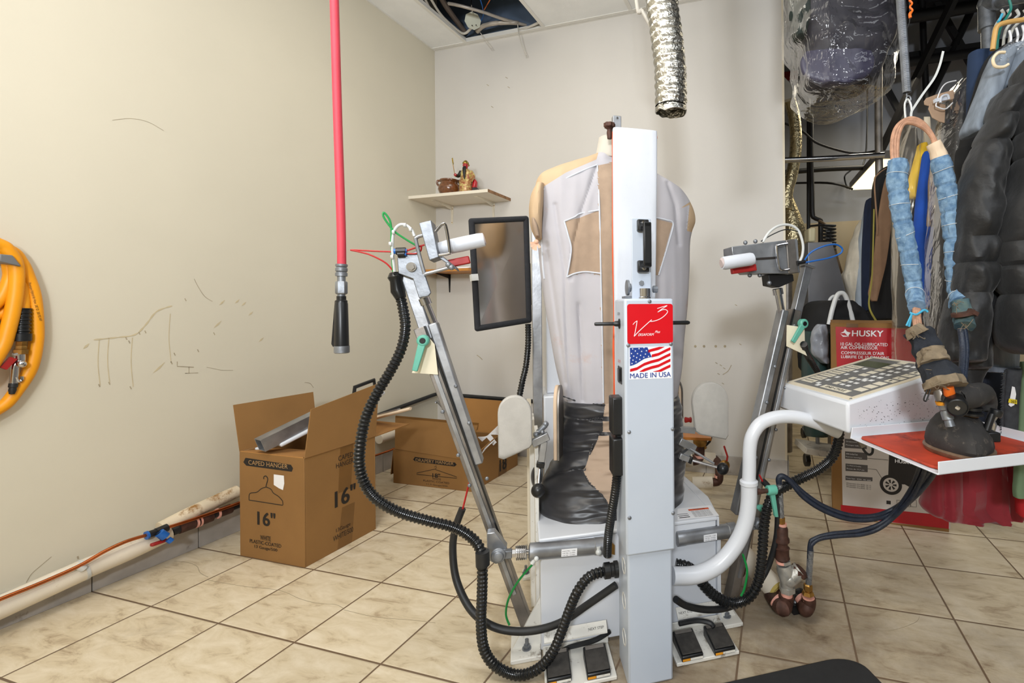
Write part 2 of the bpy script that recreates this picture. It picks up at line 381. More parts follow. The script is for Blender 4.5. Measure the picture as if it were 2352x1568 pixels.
m_wall = mat('beige_wall_paint', (212, 205, 186), 0.55, var=0.03, vs=1.6, bump=0.08, bs=160)
m_wallb = mat('back_wall_paint', (208, 204, 198), 0.55, var=0.03, vs=1.6, bump=0.08, bs=160)
m_walltrim = mat('painted_trim', (222, 212, 190), 0.5, var=0.02)
m_bbtile = mat('skirting_tile', (176, 170, 164), 0.5, var=0.14, vs=14, dirt=((110, 98, 86), 12, 0.62))
m_tilec = mat('acoustic_ceiling_tile', (240, 241, 240), 0.9, var=0.03, dirt=((150, 146, 138), 150, 0.68), bump=0.3, bs=200)
m_tbar = mat('ceiling_grid_metal', (228, 226, 220), 0.4, var=0.03)
m_farwall = mat('back_room_wall', (160, 163, 170), 0.8, var=0.06, vs=2)
m_farwall2 = mat('back_room_wall_lower', (186, 172, 146), 0.7, var=0.05, vs=2)
m_dark = mat('dark_deck', (58, 62, 70), 0.6, 0.2, var=0.2, vs=3)
m_blkpaint = mat('black_painted_steel', (20, 19, 20), 0.5, var=0.2)
XR, YF, YFAR, ZD = 3.4, -1.7, 5.3, 4.0
fl = struct('floor', MB().box(XW - .12, XR + .1, YF - .1, YFAR + .1, -0.05, 0), m_floor)
wl = struct('wall_left', MB().box(XW - 0.1, XW, YF, YFAR, 0, ZD), m_wall)
wb = struct('wall_back', MB().box(XW, XE, YB, YB + 0.11, 0, ZD), m_wallb)
struct('trim_1', MB().box(XE, XE + 0.012, YB - 0.002, YB + 0.112, 0.112, H + .3), m_walltrim)
struct('wall_front', MB().box(XW, XR, YF - 0.1, YF, 0, ZD), m_wall)
struct('wall_right', MB().box(XR, XR + 0.1, YF, YFAR, 0, ZD), m_farwall)
struct('wall_far', MB().box(XE - 1.5, XR, YFAR, YFAR + 0.1, 1.9, ZD).box(XE - 1.5, XR, YFAR - .01, YFAR + 0.1, 0, 1.9, 1), [m_farwall, m_farwall2])
# skirting tiles
mb = MB()
for j in range(-9, 7):
    y0 = TY0 + j * TS
    if y0 + TS > YB: break
    mb.box(XW, XW + 0.009, y0 + .0015, min(y0 + TS, YB) - .0015, 0, 0.112)
struct('baseboard_left', mb, m_bbtile, bevel=.0015)
mb = MB()
for j in range(0, 8):
    x0 = XW + 0.01 + j * TS
    mb.box(x0 + .0015, min(x0 + TS, XE + .02) - .0015, YB - 0.009, YB, 0, 0.112)
mb.box(XE + .012, XE + .021, YB - .009, YB + .11, 0, .112)
struct('baseboard_back', mb, m_bbtile, bevel=.0015)
# suspended ceiling
G = 0.6096; gx0 = -2.105; gy1 = 2.85
xs = [XW] + [gx0 + i * G for i in range(4)] + [XE + .14]
ys = [YF] + [gy1 - j * G for j in range(7, -1, -1)] + [YB]
mb = MB()
for i in range(len(xs) - 1):
    for j in range(len(ys) - 1):
        if ys[j + 1] - ys[j] < .02: continue
        if j == len(ys) - 3 and i in (1, 4): continue
        if xs[i + 1] - xs[i] < .03: continue
        mb.box(xs[i] + .004, xs[i + 1] - .004, ys[j] + .004, ys[j + 1] - .004, H + .004, H + .02)
ce = struct('ceiling', mb, m_tilec)
mb = MB()
for x in xs: mb.box(x - .012 if x > XW else x, x + .012, YF, YB, H, H + .003).box(x - .0015, x + .0015, YF, YB, H + .003, H + .035)
for y in ys[1:]: mb.box(XW + .001, xs[-1], y - .0118, y + (.0118 if y < YB else 0), H - .0008, H + .0036).box(XW, xs[-1], y - .0014, min(y + .0014, YB), H + .0036, H + .0344)
struct('trim_2', mb, m_tbar)
# deck above everything
mb = MB(); n = 150; prof = []
for i in range(n + 1):
    y = YF + (YFAR - YF) * i / n; prof.append((y, ZD - (0.04 if (i // 2) % 2 else 0)))
R = [[Vector((XW - .1, y, z)), Vector((XR + .1, y, z)), Vector((XR + .1, y, z + .06)), Vector((XW - .1, y, z + .06))] for y, z in prof]
mb.rings(R)
struct('ceiling_deck', mb, m_dark, smooth=0)
# red-primed ledge and trusses of the back room
mb = MB()
for x in (0.55, 1.2, 2.3): mb.box(x - .03, x + .03, 2.0, YFAR, 3.78, 3.86)
mb.box(0.2, XR, 3.9, 4.0, 3.35, 3.43).box(.2, XR, 4.9, 4.98, 3.30, 3.37).box(.2, XR, 4.9, 4.98, 3.80, 3.88)
for x in (0.95, 1.7, 2.4): mb.beam((x - .3, 4.94, 3.84), (x + .35, 4.94, 2.4), .05, .05)
mb.beam((1.55, 4.0, 3.9), (.85, 4.9, 2.3), .05, .05)
tr = single('roof_truss', mb, m_blkpaint, (1.2, 4.5, 3.3), 'black steel roof truss with diagonals under the deck of the back room', 'truss')
single('steel_ledge', MB().box(-.5, XR, YFAR - .09, YFAR - .01, 3.44, 3.50), mat('red_primer', (120, 24, 24), .6), (1, YFAR, 3.45), 'red-primed steel ledge along the top of the far wall', 'beam')
# wall wear: scuffs as part of the walls
m_scuff = mat('scuff_grime', (200, 185, 152), 0.7, var=0.08, vs=30)
m_scuffd = mat('scuff_dark', (168, 155, 130), 0.7, var=0.2, vs=30)
def wp(u, v, e=.0006): return at(u, v, x=XW + e)
mb = MB()
for (u, v0, v1) in ((228, 780, 885), (250, 776, 880), (304, 775, 888), (391, 720, 832)):
    mb.ribbon(sm([wp(u, v0), wp(u - 3, (v0 + v1) / 2), wp(u + 2, v1)]), .0022, (1, 0, 0))
mb.ribbon(sm([wp(215, 780), wp(265, 775), wp(310, 768), wp(335, 745), wp(360, 715), wp(395, 702)]), [.002 + .004 * abs(math.sin(i * .7)) for i in range(41)], (1, 0, 0))
for u, v, w in ((365, 845, 22), (500, 745, 14), (510, 695, 10), (545, 692, 8), (560, 698, 8), (576, 720, 8), (198, 795, 11), (600, 780, 9)):
    mb.ribbon([wp(u - w * .6, v + w * .5), wp(u, v), wp(u + w * .6, v - w * .6)], [.001, .008, .001], (1, 0, 0))
struct('wall_stain', mb, m_scuff, wl)
mb = MB()
mb.ribbon([wp(407, 830), wp(407, 841), wp(445, 843)], .003, (1, 0, 0)).ribbon([wp(434, 842), wp(434, 857), wp(425, 857), wp(455, 856)], .002, (1, 0, 0))
mb.ribbon(sm([wp(446, 640), wp(455, 658), wp(470, 680), wp(488, 692)]), .0015, (1, 0, 0)).ribbon([wp(475, 843), wp(510, 850), wp(535, 850)], .0012, (1, 0, 0))
for u, v in ((228, 885), (251, 880), (300, 890), (394, 833), (426, 688), (334, 762), (492, 766), (297, 785), (290, 777), (320, 765), (455, 805), (401, 813)):
    mb.ribbon([wp(u - 1.5, v - 3), wp(u + 1.5, v + 3)], .003, (1, 0, 0))
mb.ribbon(sm([wp(60, 1338), wp(72, 1318), wp(92, 1300), wp(118, 1278)]), .0014, (1, 0, 0)).ribbon([wp(178, 1277), wp(180, 1283)], .004, (1, 0, 0))
mb.ribbon(sm([wp(258, 276), wp(300, 272), wp(340, 280), wp(376, 300)]), .0012, (1, 0, 0)).ribbon(sm([wp(700, 878), wp(712, 880), wp(720, 890)]), .002, (1, 0, 0))
struct('wall_scratch', mb, m_scuffd, wl)
def bp(u, v, e=.0006): return at(u, v, y=YB - e)
mb = MB()
for u in (1597, 1617, 1644, 1665):
    c = bp(u, 795); mb.lathe(c, (0, -1, 0), [(.008, 0), (.008, .0008), (.003, .001)], 12)
for u, v in ((1645, 833), (1655, 838), (1663, 845), (1650, 858), (1700, 790), (1120, 195), (1163, 178), (1168, 200), (1130, 245), (1660, 880), (1690, 700), (1600, 930)):
    mb.ribbon([bp(u - 2, v - 1), bp(u + 3, v + 2)], .004, (0, -1, 0))
mb.ribbon(sm([bp(1660, 860), bp(1672, 852), bp(1680, 838)]), .004, (0, -1, 0)).ribbon(sm([bp(1095, 815), bp(1102, 820), bp(1108, 826)]), .005, (0, -1, 0))
struct('wall_scratch', mb, m_scuffd, wb)
# floor cracks
mb = MB()
def fp(u, v): return at(u, v, z=.0004)
mb.ribbon(sm([fp(400, 1288), fp(430, 1291), fp(452, 1300), fp(460, 1315), fp(478, 1325)]), .0015, ZX).ribbon(sm([fp(478, 1332), fp(560, 1346), fp(640, 1355), fp(690, 1375), fp(730, 1385), fp(770, 1388), fp(788, 1396)]), .0012, ZX)
mb.ribbon(sm([fp(790, 1400), fp(860, 1416), fp(950, 1424), fp(1000, 1430)]), .0012, ZX).ribbon(sm([fp(1960, 1443), fp(2040, 1448), fp(2100, 1430), fp(2112, 1415)]), .001, ZX)
struct('floor_crack', mb, m_scuffd, fl)
# ================================================================== garment finishing machine
fm = thing('garment_finisher', M(0.333, 1.6, 0), 'white steam garment finishing machine with a fabric-covered torso form, standing mid room', 'machine')
FB = lambda a, b, z: M(a, b, z)
def mbox(mb, a0, a1, b0, b1, z0, z1, mi=0): return mb.box(a0, a1, b0, b1, z0, z1, mi, FB)
# base cabinet
mb = MB(); mbox(mb, .05, .60, 1.40, 1.86, 0.012, .325); mbox(mb, .046, .604, 1.396, 1.865, .325, .337)
base = part('base_cabinet', mb, m_whiteb, fm, bevel=.004)
mb = MB(); mb.prism([M(.604, 1.397, .30), M(.604, 1.8, .30), M(.625, 1.86, .30), M(.64, 1.56, .30), M(.61, 1.397, .30)], (0, 0, .035))
mb.prism([M(.60, 1.39, .0), M(.60, 1.75, .0), M(.612, 1.75, 0), M(.612, 1.39, 0)], (0, 0, .3))
part('side_panel', mb, m_whiteb, fm, bevel=.002)
# flanges and floor brackets
for q in ((.60, .672, 1.36, 1.56, 0, .012), (-.035, .05, 1.38, 1.53, 0, .012), (.04, .052, 1.52, 1.60, .0, .62), (.026, .042, 1.60, 1.70, .02, .64), (.0, .03, 1.80, 1.86, 0, .012), (-.005, .03, 1.96, 2.02, 0, .02)):
    mb = MB(); mbox(mb, *q); part('floor_bracket', mb, m_whitedirty, fm, bevel=.002)
part('gusset', MB().prism([M(.60, 1.40, .012), M(.665, 1.40, .012), M(.60, 1.40, .12)], BX * .006), m_whitedirty, fm); part('gusset', MB().prism([M(.05, 1.43, .012), M(-.03, 1.43, .012), M(.05, 1.43, .15)], BX * .008), m_whitedirty, fm)
for a, b in ((.01, 1.42), (.01, 1.49), (.635, 1.40), (.012, 1.83)):
    part('bolt', MB().lathe(M(a, b, .012), ZX, [(.013, 0), (.013, .003)]).hexn(M(a, b, .015), ZX, .009, .009).cyl(M(a, b, .02), M(a, b, .04), .005, 10), m_zinc, fm)
# toe plates with wording
for nm, p, q, tx in (('l', (1249, 1464), (1392, 1430), (('BACK', .12, .33), ('NEXT STEP', .66, .97))), ('r', (1552, 1418), (1661, 1399), (('NEXT STEP', .0, .35), ('BACK STEP', .62, .98)))):
    P, Q = at(*p, b=1.37), at(*q, b=1.37); P.z = Q.z = .085
    d = (Q - P); L0 = d.length; d.normalize(); dn = Vector((BX.x, BX.y, .9)).normalized()
    tp = part('step_label', MB().hexa([P, Q, Q - dn * .03 + dn * .0, P - dn * .03] + [x + ZX * .004 for x in (P, Q, Q - dn * .03, P - dn * .03)]), m_whitedirty, fm)
    for s_, t0, t1 in tx: text(s_, P - dn * .020 + d * (L0 * (t0 + .04)) + ZX * .0042, d, dn, L0 * (t1 - t0 - .06), .0065, m_ink, tp)
# foot pedals on white plates
def pedal(u0, v0, u1, v1, zc=.012):
    P = at((u0 + u1) / 2, (v0 + v1) / 2, z=.03); a0, b0 = AX.dot(P), BX.dot(P)
    mb = MB(); w, l = .032, .045
    mb.hexa([M(a0 - w, b0 - l, .012), M(a0 + w, b0 - l, .012), M(a0 + w, b0 + l, .012), M(a0 - w, b0 + l, .012), M(a0 - w, b0 - l, .028), M(a0 + w, b0 - l, .028), M(a0 + w, b0 + l, .042), M(a0 - w, b0 + l, .042)])
    pd = part('foot_pedal', mb, m_black, fm, bevel=.003)
    part('tread', MB().hexa([M(a0 - w + .002, b0 - l + .002, .031), M(a0 + w - .002, b0 - l + .002, .031), M(a0 + w - .002, b0 + l - .018, .040), M(a0 - w + .002, b0 + l - .018, .040), M(a0 - w + .003, b0 - l + .003, .034), M(a0 + w - .003, b0 - l + .003, .034), M(a0 + w - .003, b0 + l - .018, .043), M(a0 - w + .003, b0 + l - .018, .043)]), m_tread, pd, bevel=.002)
    part('warning_strip', MB().box(a0 - w + .002, a0 - w + .024, b0 - l - .0008, b0 - l, .015, .021, 0, FB), m_orange2, pd)
    part('caution_strip', MB().box(a0 - w + .025, a0 + w - .002, b0 - l - .0008, b0 - l, .015, .021, 0, FB), m_whitedirty, pd)
    part('nameplate', MB().hexa([M(a0 - w + .006, b0 + l - .015, .0405), M(a0 + w - .006, b0 + l - .015, .0405), M(a0 + w - .006, b0 + l - .003, .0425), M(a0 - w + .006, b0 + l - .003, .0425)] + [M(a0 - w + .006, b0 + l - .015, .0412), M(a0 + w - .006, b0 + l - .015, .0412), M(a0 + w - .006, b0 + l - .003, .0432), M(a0 - w + .006, b0 + l - .003, .0432)]), m_steeldk, pd)
m_tread = mat('pedal_grip', (58, 55, 52), .9, var=.25, vs=60, bump=.5, bs=500)
m_orange2 = mat('orange_warning', (226, 150, 30), .5)
for a0, a1, b0, b1 in ((.055, .245, 1.25, 1.385), (.415, .605, 1.25, 1.385)):
    mb = MB(); mbox(mb, a0, a1, b0, b1, .002, .012); mbox(mb, a0, a1, b1 - .004, b1, .012, .035)
    part('pedal_plate', mb, m_whitedirty, fm, bevel=.002)
for q in ((1250, 1493, 1314, 1560), (1337, 1480, 1403, 1550), (1552, 1447, 1606, 1508), (1613, 1432, 1690, 1496)): pedal(*q)
# rear cabinet and mast
mb = MB(); mbox(mb, .085, .585, 1.87, 2.12, .0, .665); mbox(mb, .10, .30, 1.93, 2.10, .665, 1.28)
part('rear_cabinet', mb, m_whiteb, fm, bevel=.006)
mb = MB(); mbox(mb, .045, .082, 1.90, 1.93, .05, 1.31)
part('mast_rail', mb, m_steel, fm, bevel=.002)
mb = MB(); mbox(mb, .020, .036, 1.84, 1.87, .0, .66); mbox(mb, .036, .05, 1.86, 1.89, .1, .5)
part('side_frame', mb, m_cream, fm)
# ---- front column
mb = MB(); mbox(mb, .268, .392, 1.212, 1.335, 0, 1.0)
colm = part('column', mb, m_white, fm, bevel=.006)
for z in (.105, .205, .30): part('slot', MB().lathe(M(.2684, 1.262, z), -AX, [(.021, 0), (.021, .0012), (.018, .0014), (.017, .0004)], 24), m_whitedirty, colm)
mb = MB(); mbox(mb, .262, .397, 1.2, 1.33, .356, 1.029)
cov = part('column_cover', mb, m_white, fm, bevel=.006)
for u, v in ((1492, 692), (1443, 793), (1541, 790), (1445, 992), (1545, 985), (1446, 1189), (1546, 1178)):
    c = at(u, v, b=1.2); part('screw', MB().lathe(c, -BX, [(.0052, 0), (.0050, .0012), (.0035, .0026), (.0008, .003)], 16).beam(c - BX * .003 - AX * .003, c - BX * .003 + AX * .003, .0008, .0008), m_zinc, cov)
def S(u, v, e=.0012): return at(u, v, b=1.2 - e)
def rrect(P0, P1, r, n=6):
    a0, z0, a1, z1 = AX.dot(P0), P0.z, AX.dot(P1), P1.z; b = BX.dot(P0); out = []
    for cx_, cz_, s0 in ((a1 - r, max(z0, z1) - r, 0), (min(a0, a1) + r, max(z0, z1) - r, 90), (min(a0, a1) + r, min(z0, z1) + r, 180), (a1 - r, min(z0, z1) + r, 270)):
        for k in range(n + 1):
            t = math.radians(s0 + 90 * k / n); out.append(M(cx_ + r * math.cos(t), b, cz_ + r * math.sin(t)))
    return out
logo = part('logo_plate', MB().prism(rrect(S(1441, 790, 0), S(1545, 697.5, 0), .007), -BX * .0008), m_wred, cov)
def z8(x, y): return (1380 + x / 6.032, 640 + y / 6.032)
mb = MB()
v1 = [S(*z8(*p)) for p in ((445, 635), (470, 605), (503, 582))]; v2 = [S(*z8(*p)) for p in ((503, 582), (485, 690), (462, 798))]
v3 = [S(*z8(*p)) for p in ((462, 798), (520, 735), (600, 660), (680, 588), (705, 568))]
v4 = [S(*z8(*p)) for p in ((690, 592), (760, 580), (830, 550), (895, 500), (925, 455), (900, 428), (850, 430), (788, 462))]
v5 = [S(*z8(*p)) for p in ((788, 462), (850, 415), (918, 372), (850, 390), (782, 412))]
for q, w in ((v1, .0014), (v2, .0017), (v3, .0018), (v4, .0017), (v5, .0015)): mb.ribbon(sm(q, 6), w, -BX)
part('logo_mark', mb, m_wwhite, cov)
def txtS(s, x0, y0, x1, y1, par, m, fn=S, **k):
    p = fn(x0, y1); w = (fn(x1, y1) - p).length; h = (fn(x0, y0) - p).z
    return text(s, p, AX, ZX, w, h, m, par, **k)
lm = MB()
for s, x0, y0, x1, y1, sh in (('ERSAFORM', 517, 757, 737, 793, .35), ('Plus', 748, 718, 822, 752, .4)):
    (a, b), (c, d) = z8(x0, y0), z8(x1, y1); txtS(s, a, b, c, d, logo, m_wwhite, shear=sh, sub=lm)
part('lettering', lm, m_wwhite, logo)
# flag sticker
st = part('flag_sticker', MB().prism([S(*z8(395, 1395), .0), S(*z8(982, 1375), .0), S(*z8(975, 935), .0), S(*z8(395, 945), .0)], -BX * .0005), m_wwhite, cov)
KW = [(405, 0), (500, -25), (600, -85), (700, -120), (800, -145), (900, -195), (965, -225)]
def wv(x):
    x = min(max(x, 405), 965)
    for (xa, ya), (xb, yb) in zip(KW, KW[1:]):
        if x <= xb: return ya + (yb - ya) * (x - xa) / (xb - xa)
mb = MB()
for o0 in (1170, 1250, 1330, 1410):
    tops, bots = [], []
    for k in range(57):
        x = 405 + 10 * k; t = max(o0 + wv(x), 950); b = min(o0 + 40 + wv(x), 1288)
        if x < 405 + 300 * 1 and o0 == 1170 and x < 700: t = b
        if b - t > 2: tops.append((x, t)); bots.append((x, b))
    for i in range(len(tops) - 1):
        if tops[i + 1][0] - tops[i][0] > 11: continue
        mb.add([S(*z8(*tops[i])), S(*z8(*bots[i])), S(*z8(*bots[i + 1])), S(*z8(*tops[i + 1]))], [(0, 1, 2, 3)])
for o0 in (1090,):
    for k in range(57):
        x = 405 + 10 * k; xb = x + 10; lim = 655
        if x < lim: continue
        t, b, t2, b2 = [max(y, 942) for y in (o0 + wv(x), o0 + 40 + wv(x), o0 + wv(xb), o0 + 40 + wv(xb))]
        if b - t > 1 or b2 - t2 > 1: mb.add([S(*z8(x, t)), S(*z8(x, b)), S(*z8(xb, b2)), S(*z8(xb, t2))], [(0, 1, 2, 3)])
mb.flat = True; part('red_stripes', mb, m_wred, st)
poly = [(402, 955), (645, 948), (705, 1083), (650, 1094), (600, 1108), (550, 1140), (500, 1172), (450, 1195), (404, 1208)]
mb = MB(); mb.prism([S(*z8(*p), .0006) for p in poly][::-1], -BX * .0006); part('blue_field', mb, m_wblue, st)
mb = MB()
for x, y in ((440, 972), (530, 967), (598, 955), (478, 1000), (565, 1005), (632, 996), (425, 1035), (508, 1037), (618, 1043), (456, 1072), (551, 1060), (408, 1096), (497, 1092), (596, 1086), (662, 1075), (445, 1127), (540, 1116), (432, 1173), (488, 1150)):
    c = S(*z8(x, y), .0016); pts = []
    for k in range(10):
        r = .0024 if k % 2 == 0 else .0010; t = math.pi / 2 + k * math.pi / 5; pts.append(c + AX * r * math.cos(t) + ZX * r * math.sin(t))
    mb.add(pts, [tuple(range(10))])
mb.flat = True; part('stars', mb, m_wwhite, st)
a, b = z8(405, 1312); c, d = z8(968, 1380); txtS('MADE IN USA', a, b, c, d, st, m_wblue, bold=.014)
# side controls
mb = MB().lathe(M(.262, 1.262, .962), -AX, [(.014, 0), (.014, .002), (.008, .004), (.0075, .012), (.0055, .016), (.0052, .018), (.005, .066), (.0035, .069)], 18)
part('control_lever', mb, m_black, fm)
part('control_lever', MB().lathe(M(.397, 1.262, .962), AX, [(.014, 0), (.008, .004), (.0055, .01), (.006, .062), (.0035, .068)], 18), m_black, fm)
mb = MB().box(.2605, .262, 1.235, 1.285, .80, .845, 0, FB).box(.2565, .262, 1.248, 1.27, .806, .84, 0, FB)
part('rocker_switch', mb, m_black, fm)
text('ON OFF', M(.2615, 1.285, .855), -BX, ZX, .035, .008, m_wred, cov)
text('BUST FORM', M(.2615, 1.285, .985), -BX, ZX, .03, .008, m_ink, cov)
for z0, z1 in ((.665, .765), (.555, .655)):
    mb = MB(); mbox(mb, .235, .266, 1.235, 1.29, z0, z1)
    jb = part('junction_box', mb, m_black, fm, bevel=.004)
mb = MB(); mbox(mb, .252, .262, 1.255, 1.285, .63, .72); part('cable_clip', mb, m_rubber, fm)
ribbed(hb := MB(), [M(.252, 1.262, .556), M(.246, 1.265, .50), M(.236, 1.28, .42), M(.232, 1.30, .36), M(.235, 1.33, .30)], .0125, .007)
part('conduit_hose', hb, m_hose, fm)
# ---- placket clamp paddle, upright plate and handle
def P38(u, v): return at(u, v, b=1.375)
mb = MB()
rows = [(304, 1412, 1500, 0, .006), (307, 1409, 1506, 0, .011), (315, 1408, 1508, 0, .014), (500, 1408.5, 1507, 0, .015), (700, 1411, 1504, 0, .015), (930, 1414, 1500, 0, .013), (962, 1418, 1496, 0, .008)]
loft(mb, rows, 'b', 1.385, .015, nr=70, n=40, amp=.0015, fs=(60, 10, 4), pw=.45, seed=3)
part('placket_paddle', mb, m_pad, fm)
mb = MB(); mb.tube(sm([at(1410, 960, b=1.392), at(1411, 860, b=1.395), at(1409, 800, b=1.393), at(1411, 720, b=1.394), at(1408, 600, b=1.395), at(1408, 400, b=1.395), at(1408, 312, b=1.395), at(1414, 304, b=1.395), at(1460, 306, b=1.395), at(1502, 308, b=1.395), at(1508, 318, b=1.395)], 6), .003, 8)
part('orange_piping', mb, m_orange, fm)
mb = MB(); P, Q = at(1452, 683, b=1.275), at(1495, 502, b=1.275); a0, a1 = AX.dot(P), AX.dot(Q)
mbox(mb, a0, a1, 1.275, 1.281, P.z - .03, Q.z)
up = part('upright_plate', mb, m_white, fm, bevel=.002)
c = at(1473, 650, b=1.275); part('bolt', MB().hexn(c, -BX, .0075, .005), m_zinc, up)
h0, h1 = at(1477, 505, b=1.27), at(1478, 625, b=1.27); a0 = AX.dot((h0 + h1) / 2)
mb = MB(); mbox(mb, a0 - .018, a0 + .014, 1.258, 1.275, h0.z - .032, h0.z); mbox(mb, a0 - .018, a0 + .014, 1.258, 1.275, h1.z, h1.z + .032)
mb.hexa([M(a0 - .008, 1.232, h1.z + .012), M(a0 + .014, 1.232, h1.z + .012), M(a0 + .014, 1.246, h1.z + .012), M(a0 - .008, 1.246, h1.z + .012), M(a0 - .008, 1.232, h0.z - .012), M(a0 + .014, 1.232, h0.z - .012), M(a0 + .014, 1.246, h0.z - .012), M(a0 - .008, 1.246, h0.z - .012)])
for z in (h0.z - .012, h1.z + .012): s = 1 if z == h1.z + .012 else -1; mb.hexa([M(a0 - .008, 1.232, z), M(a0 + .014, 1.232, z), M(a0 + .014, 1.262, z - .003 * s), M(a0 - .008, 1.262, z - .003 * s), M(a0 - .008, 1.232, z + .014 * s), M(a0 + .014, 1.232, z + .014 * s), M(a0 + .014, 1.262, z + .010 * s), M(a0 - .008, 1.262, z + .01 * s)])
ph = part('pull_handle', mb, m_black, fm, bevel=.003)
for z in (h0.z - .010, h1.z + .010): part('screw', MB().lathe(M(a0 - .002, 1.256, z), -BX, [(.006, -.001), (.006, .003), (.003, .0035), (.003, .001)], 16), m_chrome, ph)
mb = MB(); c = at(1481, 684, b=1.262); mb.lathe(c - ZX * .01, ZX, [(.017, 0), (.017, .012), (.015, .014), (.0155, .03), (.0155, .036)], 24)
part('threaded_collar', mb, m_chrome, fm)
c = at(1503, 664, b=1.27); part('latch_knob', MB().lathe(c - AX * .006, AX, [(.004, 0), (.010, .002), (.010, .014), (.004, .016)], 8), m_zinc, fm)
c = at(1444, 660, b=1.285); part('latch_plate', MB().lathe(c - AX * .004 + BX * .01, AX, [(.022, 0), (.022, .006), (.012, .007), (.012, .012), (.006, .014)], 24).box(AX.dot(c) - .01, AX.dot(c) + .012, 1.285, 1.33, c.z - .03, c.z - .024, 0, FB), m_zinc, fm)
# ---- torso form
m_tan = mat('tan_mesh_fabric', (168, 145, 124), .9, var=.07, vs=30, bump=.25, bs=400, dirt=((150, 128, 108), 6, .66))
m_yoke = mat('stained_white_fabric', (186, 183, 188), .85, var=.05, vs=7, bump=.1, bs=60, dirt=((188, 172, 170), 7, .60))
m_beigef = mat('beige_shoulder_fabric', (198, 170, 136), .8, var=.05, vs=8)
m_satin = mat('black_satin', (40, 39, 42), .36, var=.2, vs=10, sheen=.3, bump=.1, bs=25, dirt=((70, 64, 62), 20, .68))
TAN = [[(1372, 380), (1412, 372), (1412, 980), (1385, 980), (1378, 600), (1376, 480)],
       [(1296, 508), (1330, 500), (1378, 482), (1380, 632), (1344, 626), (1304, 634), (1312, 570)],
       [(1496, 500), (1545, 512), (1512, 632), (1496, 632)], [(1400, 372), (1500, 372), (1500, 480), (1400, 480)]]
BEI = [[(1200, 400), (1380, 330), (1370, 366), (1300, 396), (1243, 432), (1238, 500), (1236, 560), (1200, 560)], [(1560, 480), (1620, 440), (1610, 540), (1578, 530), (1584, 470)]]
def cloth(p):
    u, v = pj(p)
    if BX.dot(p) > 1.69: return 0 if v > 440 else 2
    for q in BEI:
        if inpoly(u, v, q): return 2
    for q in TAN:
        if inpoly(u, v, q): return 1
    return 0
mb = MB()
rows = [(354, 1374, 1420, .01, .045), (362, 1358, 1436, .0, .055), (380, 1308, 1480, 0, .07), (398, 1266, 1512, 0, .085), (416, 1238, 1543, 0, .10), (434, 1229, 1566, 0, .11), (458, 1228, 1582, 0, .115), (482, 1230, 1592, 0, .12), (506, 1232, 1594, 0, .125), (530, 1233, 1586, 0, .13), (560, 1234, 1581, 0, .135),
        (620, 1240, 1580, 0, .132), (700, 1252, 1576, 0, .125), (780, 1266, 1568, 0, .115), (850, 1280, 1562, 0, .11), (915, 1298, 1552, 0, .105), (950, 1310, 1545, 0, .10)]
loft(mb, rows, 'b', 1.70, .12, nr=290, n=280, amp=.013, fs=(15, 6, 1.6), pw=.82, mfun=cloth, seed=5)
CRS = [[(1370, 385), (1355, 430), (1335, 490), (1318, 560), (1310, 640)], [(1275, 470), (1285, 540), (1298, 620), (1300, 720), (1305, 830), (1310, 915)], [(1535, 420), (1552, 470), (1560, 560)], [(1330, 700), (1335, 800), (1340, 920)], [(1255, 560), (1275, 700), (1300, 880)]]
tailor(mb, TAN + BEI, CRS, 1.69)
tor = part('cloth_torso', mb, [m_yoke, m_tan, m_beigef], fm)
def front(u, v):
    """point on the torso front surface near (u,v)"""
    from mathutils.bvhtree import BVHTree
    global _bv
    if '_bv' not in globals(): _bv = BVHTree.FromPolygons(mb_t.v, mb_t.f)
    d = (at(u, v, d=1) - CAMP).normalized(); h = _bv.ray_cast(CAMP, d)
    return (h[0] - d * .0024) if h[0] else at(u, v, b=1.58)
mb_t = mb
seams = [[(1372, 380), (1377, 480), (1380, 620), (1384, 800), (1386, 925)], [(1296, 508), (1320, 498), (1334, 490), (1378, 482)], [(1296, 508), (1305, 540), (1312, 570), (1308, 605), (1302, 636)],
         [(1302, 636), (1320, 628), (1345, 624), (1382, 628)], [(1236, 440), (1243, 520), (1246, 600), (1250, 640)], [(1508, 500), (1530, 505), (1546, 514), (1535, 560), (1513, 632)], [(1372, 378), (1320, 400), (1243, 438)]]
for s_ in seams:
    q = sm([front(*p) for p in s_], 8); part('seam_piping', MB().tube(q, .0028, 8), m_pad, tor)
# sleeve openings (left hangs open with tied cord)
mb = MB(); loft(mb, [(424, 1232, 1250, 0, .05), (450, 1220, 1248, 0, .07), (480, 1215, 1246, 0, .08), (520, 1219, 1244, 0, .07), (552, 1232, 1244, 0, .045)], 'b', 1.66, .07, nr=40, n=40, amp=.006, fs=(40, 20, 10), seed=9)
sl = part('sleeve_opening', mb, m_beigef, tor)
mb = MB(); c = at(1232, 555, b=1.58); mb.sph(c, .008)
for du, dv in ((-12, 12), (-8, 18), (-2, 20), (8, 14), (-14, 4)): mb.ribbon([c, at(1232 + du, 555 + dv, b=1.575)], [.004, .009], -BX)
part('tied_cord', mb, mat('peach_cord', (222, 178, 150), .8), tor)
mb = MB(); loft(mb, [(500, 1221, 1226, 0, .02), (520, 1222, 1236, 0, .03), (546, 1230, 1240, 0, .02)], 'b', 1.585, .03, nr=12, n=20); part('sleeve_lining', mb, m_tan, tor)
mb = MB(); loft(mb, [(318, 1376, 1438, 0, .052), (340, 1372, 1440, 0, .055), (362, 1368, 1440, 0, .06), (370, 1374, 1440, 0, .06)], 'b', 1.70, .055, nr=24, n=60, amp=.003, fs=(30, 30, 8), pw=1)
part('collar', mb, mat('ivory_collar', (202, 196, 184), .85, var=.04), tor)
